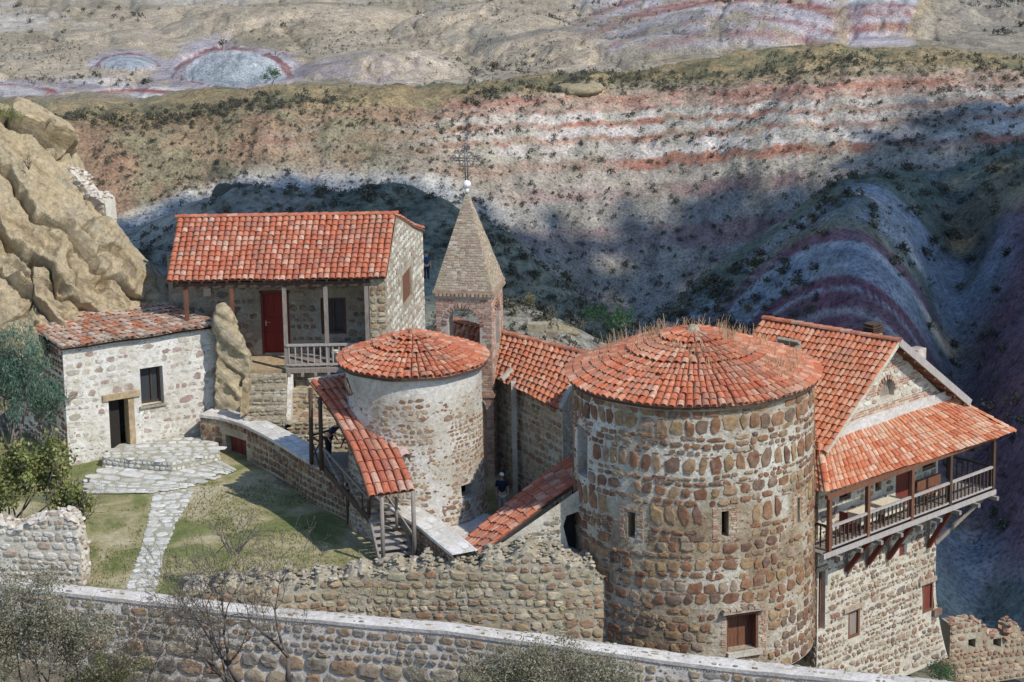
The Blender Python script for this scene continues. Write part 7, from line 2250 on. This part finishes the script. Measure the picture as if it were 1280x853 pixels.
bare_tree('bare_tree', 'nearly bare dark-branched tree with a few yellowing leaves in front of the boundary wall', W(325, 900, 93.5), 8.6, 15, .15, 2600, leaf_yellow, 5, .46, 4, (-.08, 0), leafsz=.065)
bare_tree('sapling', 'thin twiggy sapling with sparse leaves left of the bare tree in the foreground', W(165, 890, 94.0), 5.0, 22, .05, 1800, leaf_yellow, 5, .5, 3, (.12, 0), .06)
bush('grey_bush', 'dense grey-green twiggy bush in the lower left corner', W(45, 880, 93.0), (3.1, 1.3, 2.6), 31, 26000, .095, leaf_olive, 110, .26)
bush('low_bush', 'low yellow-green bush under the boundary wall beside the grey bush', W(135, 880, 94.2), (1.6, .9, 1.0), 32, 5000, .085, leaf_green, 30, .18)
bush('olive_bush', 'rounded olive-grey bush in the bottom centre before the boundary wall', W(672, 915, 93.6), (4.3, 1.4, 1.75), 33, 30000, .09, leaf_olive, 170, .22, shell=.4)
bush('tamarisk_bush', 'feathery blue-green bush against the cliff and white house, left one at the frame edge', W(14, 560, 108.0), (1.5, 1.0, 2.9), 34, 15000, .2, leaf_tam, 80, .22, updir=1.3, asp=.16)
bush('tamarisk_bush', 'smaller feathery blue-green bush touching the left wall of the white house', W(58, 552, 110.0), (.75, .6, 1.7), 35, 6500, .2, leaf_tam, 36, .16, updir=1.3, asp=.16)
bush('leafy_bush', 'broad-leaved green bush above the crumbling wall in the left foreground', W(30, 660, 103.3), (2.3, 1.1, 2.3), 36, 6500, (.11, .22), leaf_green, 45, .2, asp=.6)
bush('leafy_bush', 'small leafy bush hanging over the right end of the crumbling left wall', W(90, 664, 102.6), (.8, .6, 1.3), 37, 2000, (.10, .2), leaf_green, 16, .15, asp=.6)
bush('grass_tussock', 'green grassy tussock on the top edge of the sandstone cliff', W(8, 152, 123.2), (1.0, .6, .35), 41, 900, .16, leaf_green, 14, .12, updir=1.2, asp=.14, stems=1)
bush('seedling', 'upright leafy seedling poking up before the courtyard shadow', W(290, 690, 99.2), (.95, .5, 1.05), 38, 420, (.07, .13), leaf_green, 16, .16, asp=.5)
bush('roadside_bush', 'small green bush at the foot of the balcony house by the boundary wall', W(1180, 860, 99.5), (.8, .5, .55), 39, 1100, .08, leaf_bright, 16, .12)
bush('dry_bush', 'orange dry bush at the right foot of the balcony house', W(1176, 843, 100.5), (.4, .3, .5), 40, 420, .09, straw, 10, .1, asp=.25)


# ================================================================ CLOUD (casts the broad shade on the valley), SKY, SUN, CAMERA
AZ, EL = R(48), R(46)
SUN = V3(math.sin(AZ) * math.cos(EL), -math.cos(AZ) * math.cos(EL), math.sin(EL))


def cloud():
    g = np.random.default_rng(12)
    m, nt, b = new_mat('cloud_vapour'); b.inputs['Base Color'].default_value = (.9, .9, .9, 1); b.inputs['Roughness'].default_value = 1
    t_ = nt.nodes.new('ShaderNodeBsdfTranslucent'); t_.inputs['Color'].default_value = (.5, .5, .5, 1)
    mx = nt.nodes.new('ShaderNodeMixShader'); mx.inputs[0].default_value = .5; nt.links.new(b.outputs[0], mx.inputs[1]); nt.links.new(t_.outputs[0], mx.inputs[2])
    nt.links.new(mx.outputs[0], nt.nodes['Material Output'].inputs['Surface'])
    h = 330.0; mb = MB()
    bm = bmesh.new(); bmesh.ops.create_icosphere(bm, subdivisions=2, radius=1.0); bm.verts.index_update()
    iv = np.array([q.co[:] for q in bm.verts]); jf = [[q.index for q in f.verts] for f in bm.faces]; bm.free()
    # ground region in shade: far edge read from the photo as (photo x, feature row)
    edge = [(-400, 12.05), (140, 12.20), (290, 12.47), (420, 12.47), (560, 12.38), (640, 12.42), (720, 12.50), (800, 12.54), (870, 12.52), (960, 12.46), (1040, 12.44), (1110, 12.55), (1160, 12.68), (1280, 12.66), (1720, 12.7)]
    n = 0
    rows = np.where((TVI[:, 0] > 5.3) & (TVI[:, 0] < 13.1))[0]; cols = np.arange(0, len(PXS), 3)
    pts = []
    near = lambda px: np.interp(px, [-400, 480, 560, 640, 780, 860, 1280, 1720], [6.0, 6.15, 6.3, 5.9, 5.9, 6.2, 8.95, 8.95])
    tgt = []
    for i in rows[::2]:
        for j in cols:
            v, px = TVI[i, 0], PXS[j]
            e1 = np.interp(px, *zip(*edge)) - v; e0 = v - near(px)
            if e1 > 0 and e0 > 0: tgt.append((TX[i, j], TY[i, j], TZ[i, j], min(e1 / .27, e0 / .1, 1.0)))
    tgt = np.array(tgt)
    # cloud cells: project the shaded ground up the sun's direction and fill a grid of puffs there
    lift = (h - tgt[:, 2]) / SUN[2]; Q = tgt[:, :3] + SUN * lift[:, None]
    cell = 6.0; key = {}
    for q, e in zip(Q, tgt[:, 3]):
        k = (int(q[0] // cell), int(q[1] // cell)); key[k] = max(key.get(k, 0), e)
    # fill the gaps inside (hidden ground between ridges)
    ks = np.array(list(key)); x0, y0 = ks.min(0); x1, y1 = ks.max(0); M = np.zeros((x1 - x0 + 3, y1 - y0 + 3))
    for (a, b_), e in key.items(): M[a - x0 + 1, b_ - y0 + 1] = e
    for _ in range(2):
        pad = np.pad(M, 1); nb = sum(pad[1 + i:pad.shape[0] - 1 + i, 1 + j:pad.shape[1] - 1 + j] for i in (-1, 0, 1) for j in (-1, 0, 1)) / 9
        M = np.maximum(M, np.where(nb > .6, nb, 0))
    for a in range(M.shape[0]):
        for b_ in range(M.shape[1]):
            e = M[a, b_]
            if e <= 0: continue
            x, y = (a + x0 - .5) * cell, (b_ + y0 - .5) * cell
            if g.random() > .18 + 1.2 * e: continue
            s = cell * (.22 + .55 * min(1, e)) * g.uniform(.85, 1.15)
            c = V3(x + g.normal() * cell * .2, y + g.normal() * cell * .2, h + g.normal() * 3)
            d = 1 + .18 * vnoise(iv[:, 0] * 1.5 + a, iv[:, 1] * 1.5 + b_, iv[:, 2] * 1.5, 3)
            mb.add(iv * d[:, None] * s * V3(1, 1, .8) + c, jf, 0, True); n += 1
    o = setting('cloud', mb, m); o['kind'] = 'structure'
    print('cloud puffs', n)


cloud()

world = bpy.data.worlds.new('World'); scene.world = world; world.use_nodes = True
nt = world.node_tree; bg = nt.nodes['Background']
sky = nt.nodes.new('ShaderNodeTexSky'); sky.sky_type = 'NISHITA'; sky.sun_disc = False
sky.sun_elevation = EL; sky.sun_rotation = math.atan2(SUN[0], SUN[1]); sky.air_density = 1.0; sky.dust_density = .3; sky.ozone_density = 3.0; sky.altitude = 600
nt.links.new(sky.outputs['Color'], bg.inputs['Color']); bg.inputs['Strength'].default_value = .15

ld = bpy.data.lights.new('sun', 'SUN'); ld.energy = 3.1; ld.angle = R(.53); ld.color = (1.0, .95, .87)
lo = bpy.data.objects.new('sun', ld); COL.objects.link(lo); lo.location = (40, 40, 80)
lo.rotation_euler = Vector((-SUN[0], -SUN[1], -SUN[2])).to_track_quat('-Z', 'Y').to_euler()

cd = bpy.data.cameras.new('camera'); cam = bpy.data.objects.new('camera', cd); COL.objects.link(cam)
cd.sensor_width = 36; cd.lens = F / 1280 * 36; cd.clip_start = 1; cd.clip_end = 20000
cam.matrix_world = Matrix(((_r[0], _u[0], -_f[0], CAM[0]), (_r[1], _u[1], -_f[1], CAM[1]), (_r[2], _u[2], -_f[2], CAM[2]), (0, 0, 0, 1)))
scene.camera = cam
vs = scene.view_settings; vs.view_transform = 'Standard'; vs.look = 'None'; vs.exposure = 0.38; vs.gamma = 1.0; vs.use_curve_mapping = False
scene.render.engine = 'CYCLES'
scene.cycles.max_bounces = 6; scene.cycles.diffuse_bounces = 3; scene.cycles.transparent_max_bounces = 6
scene.cycles.use_denoising = True
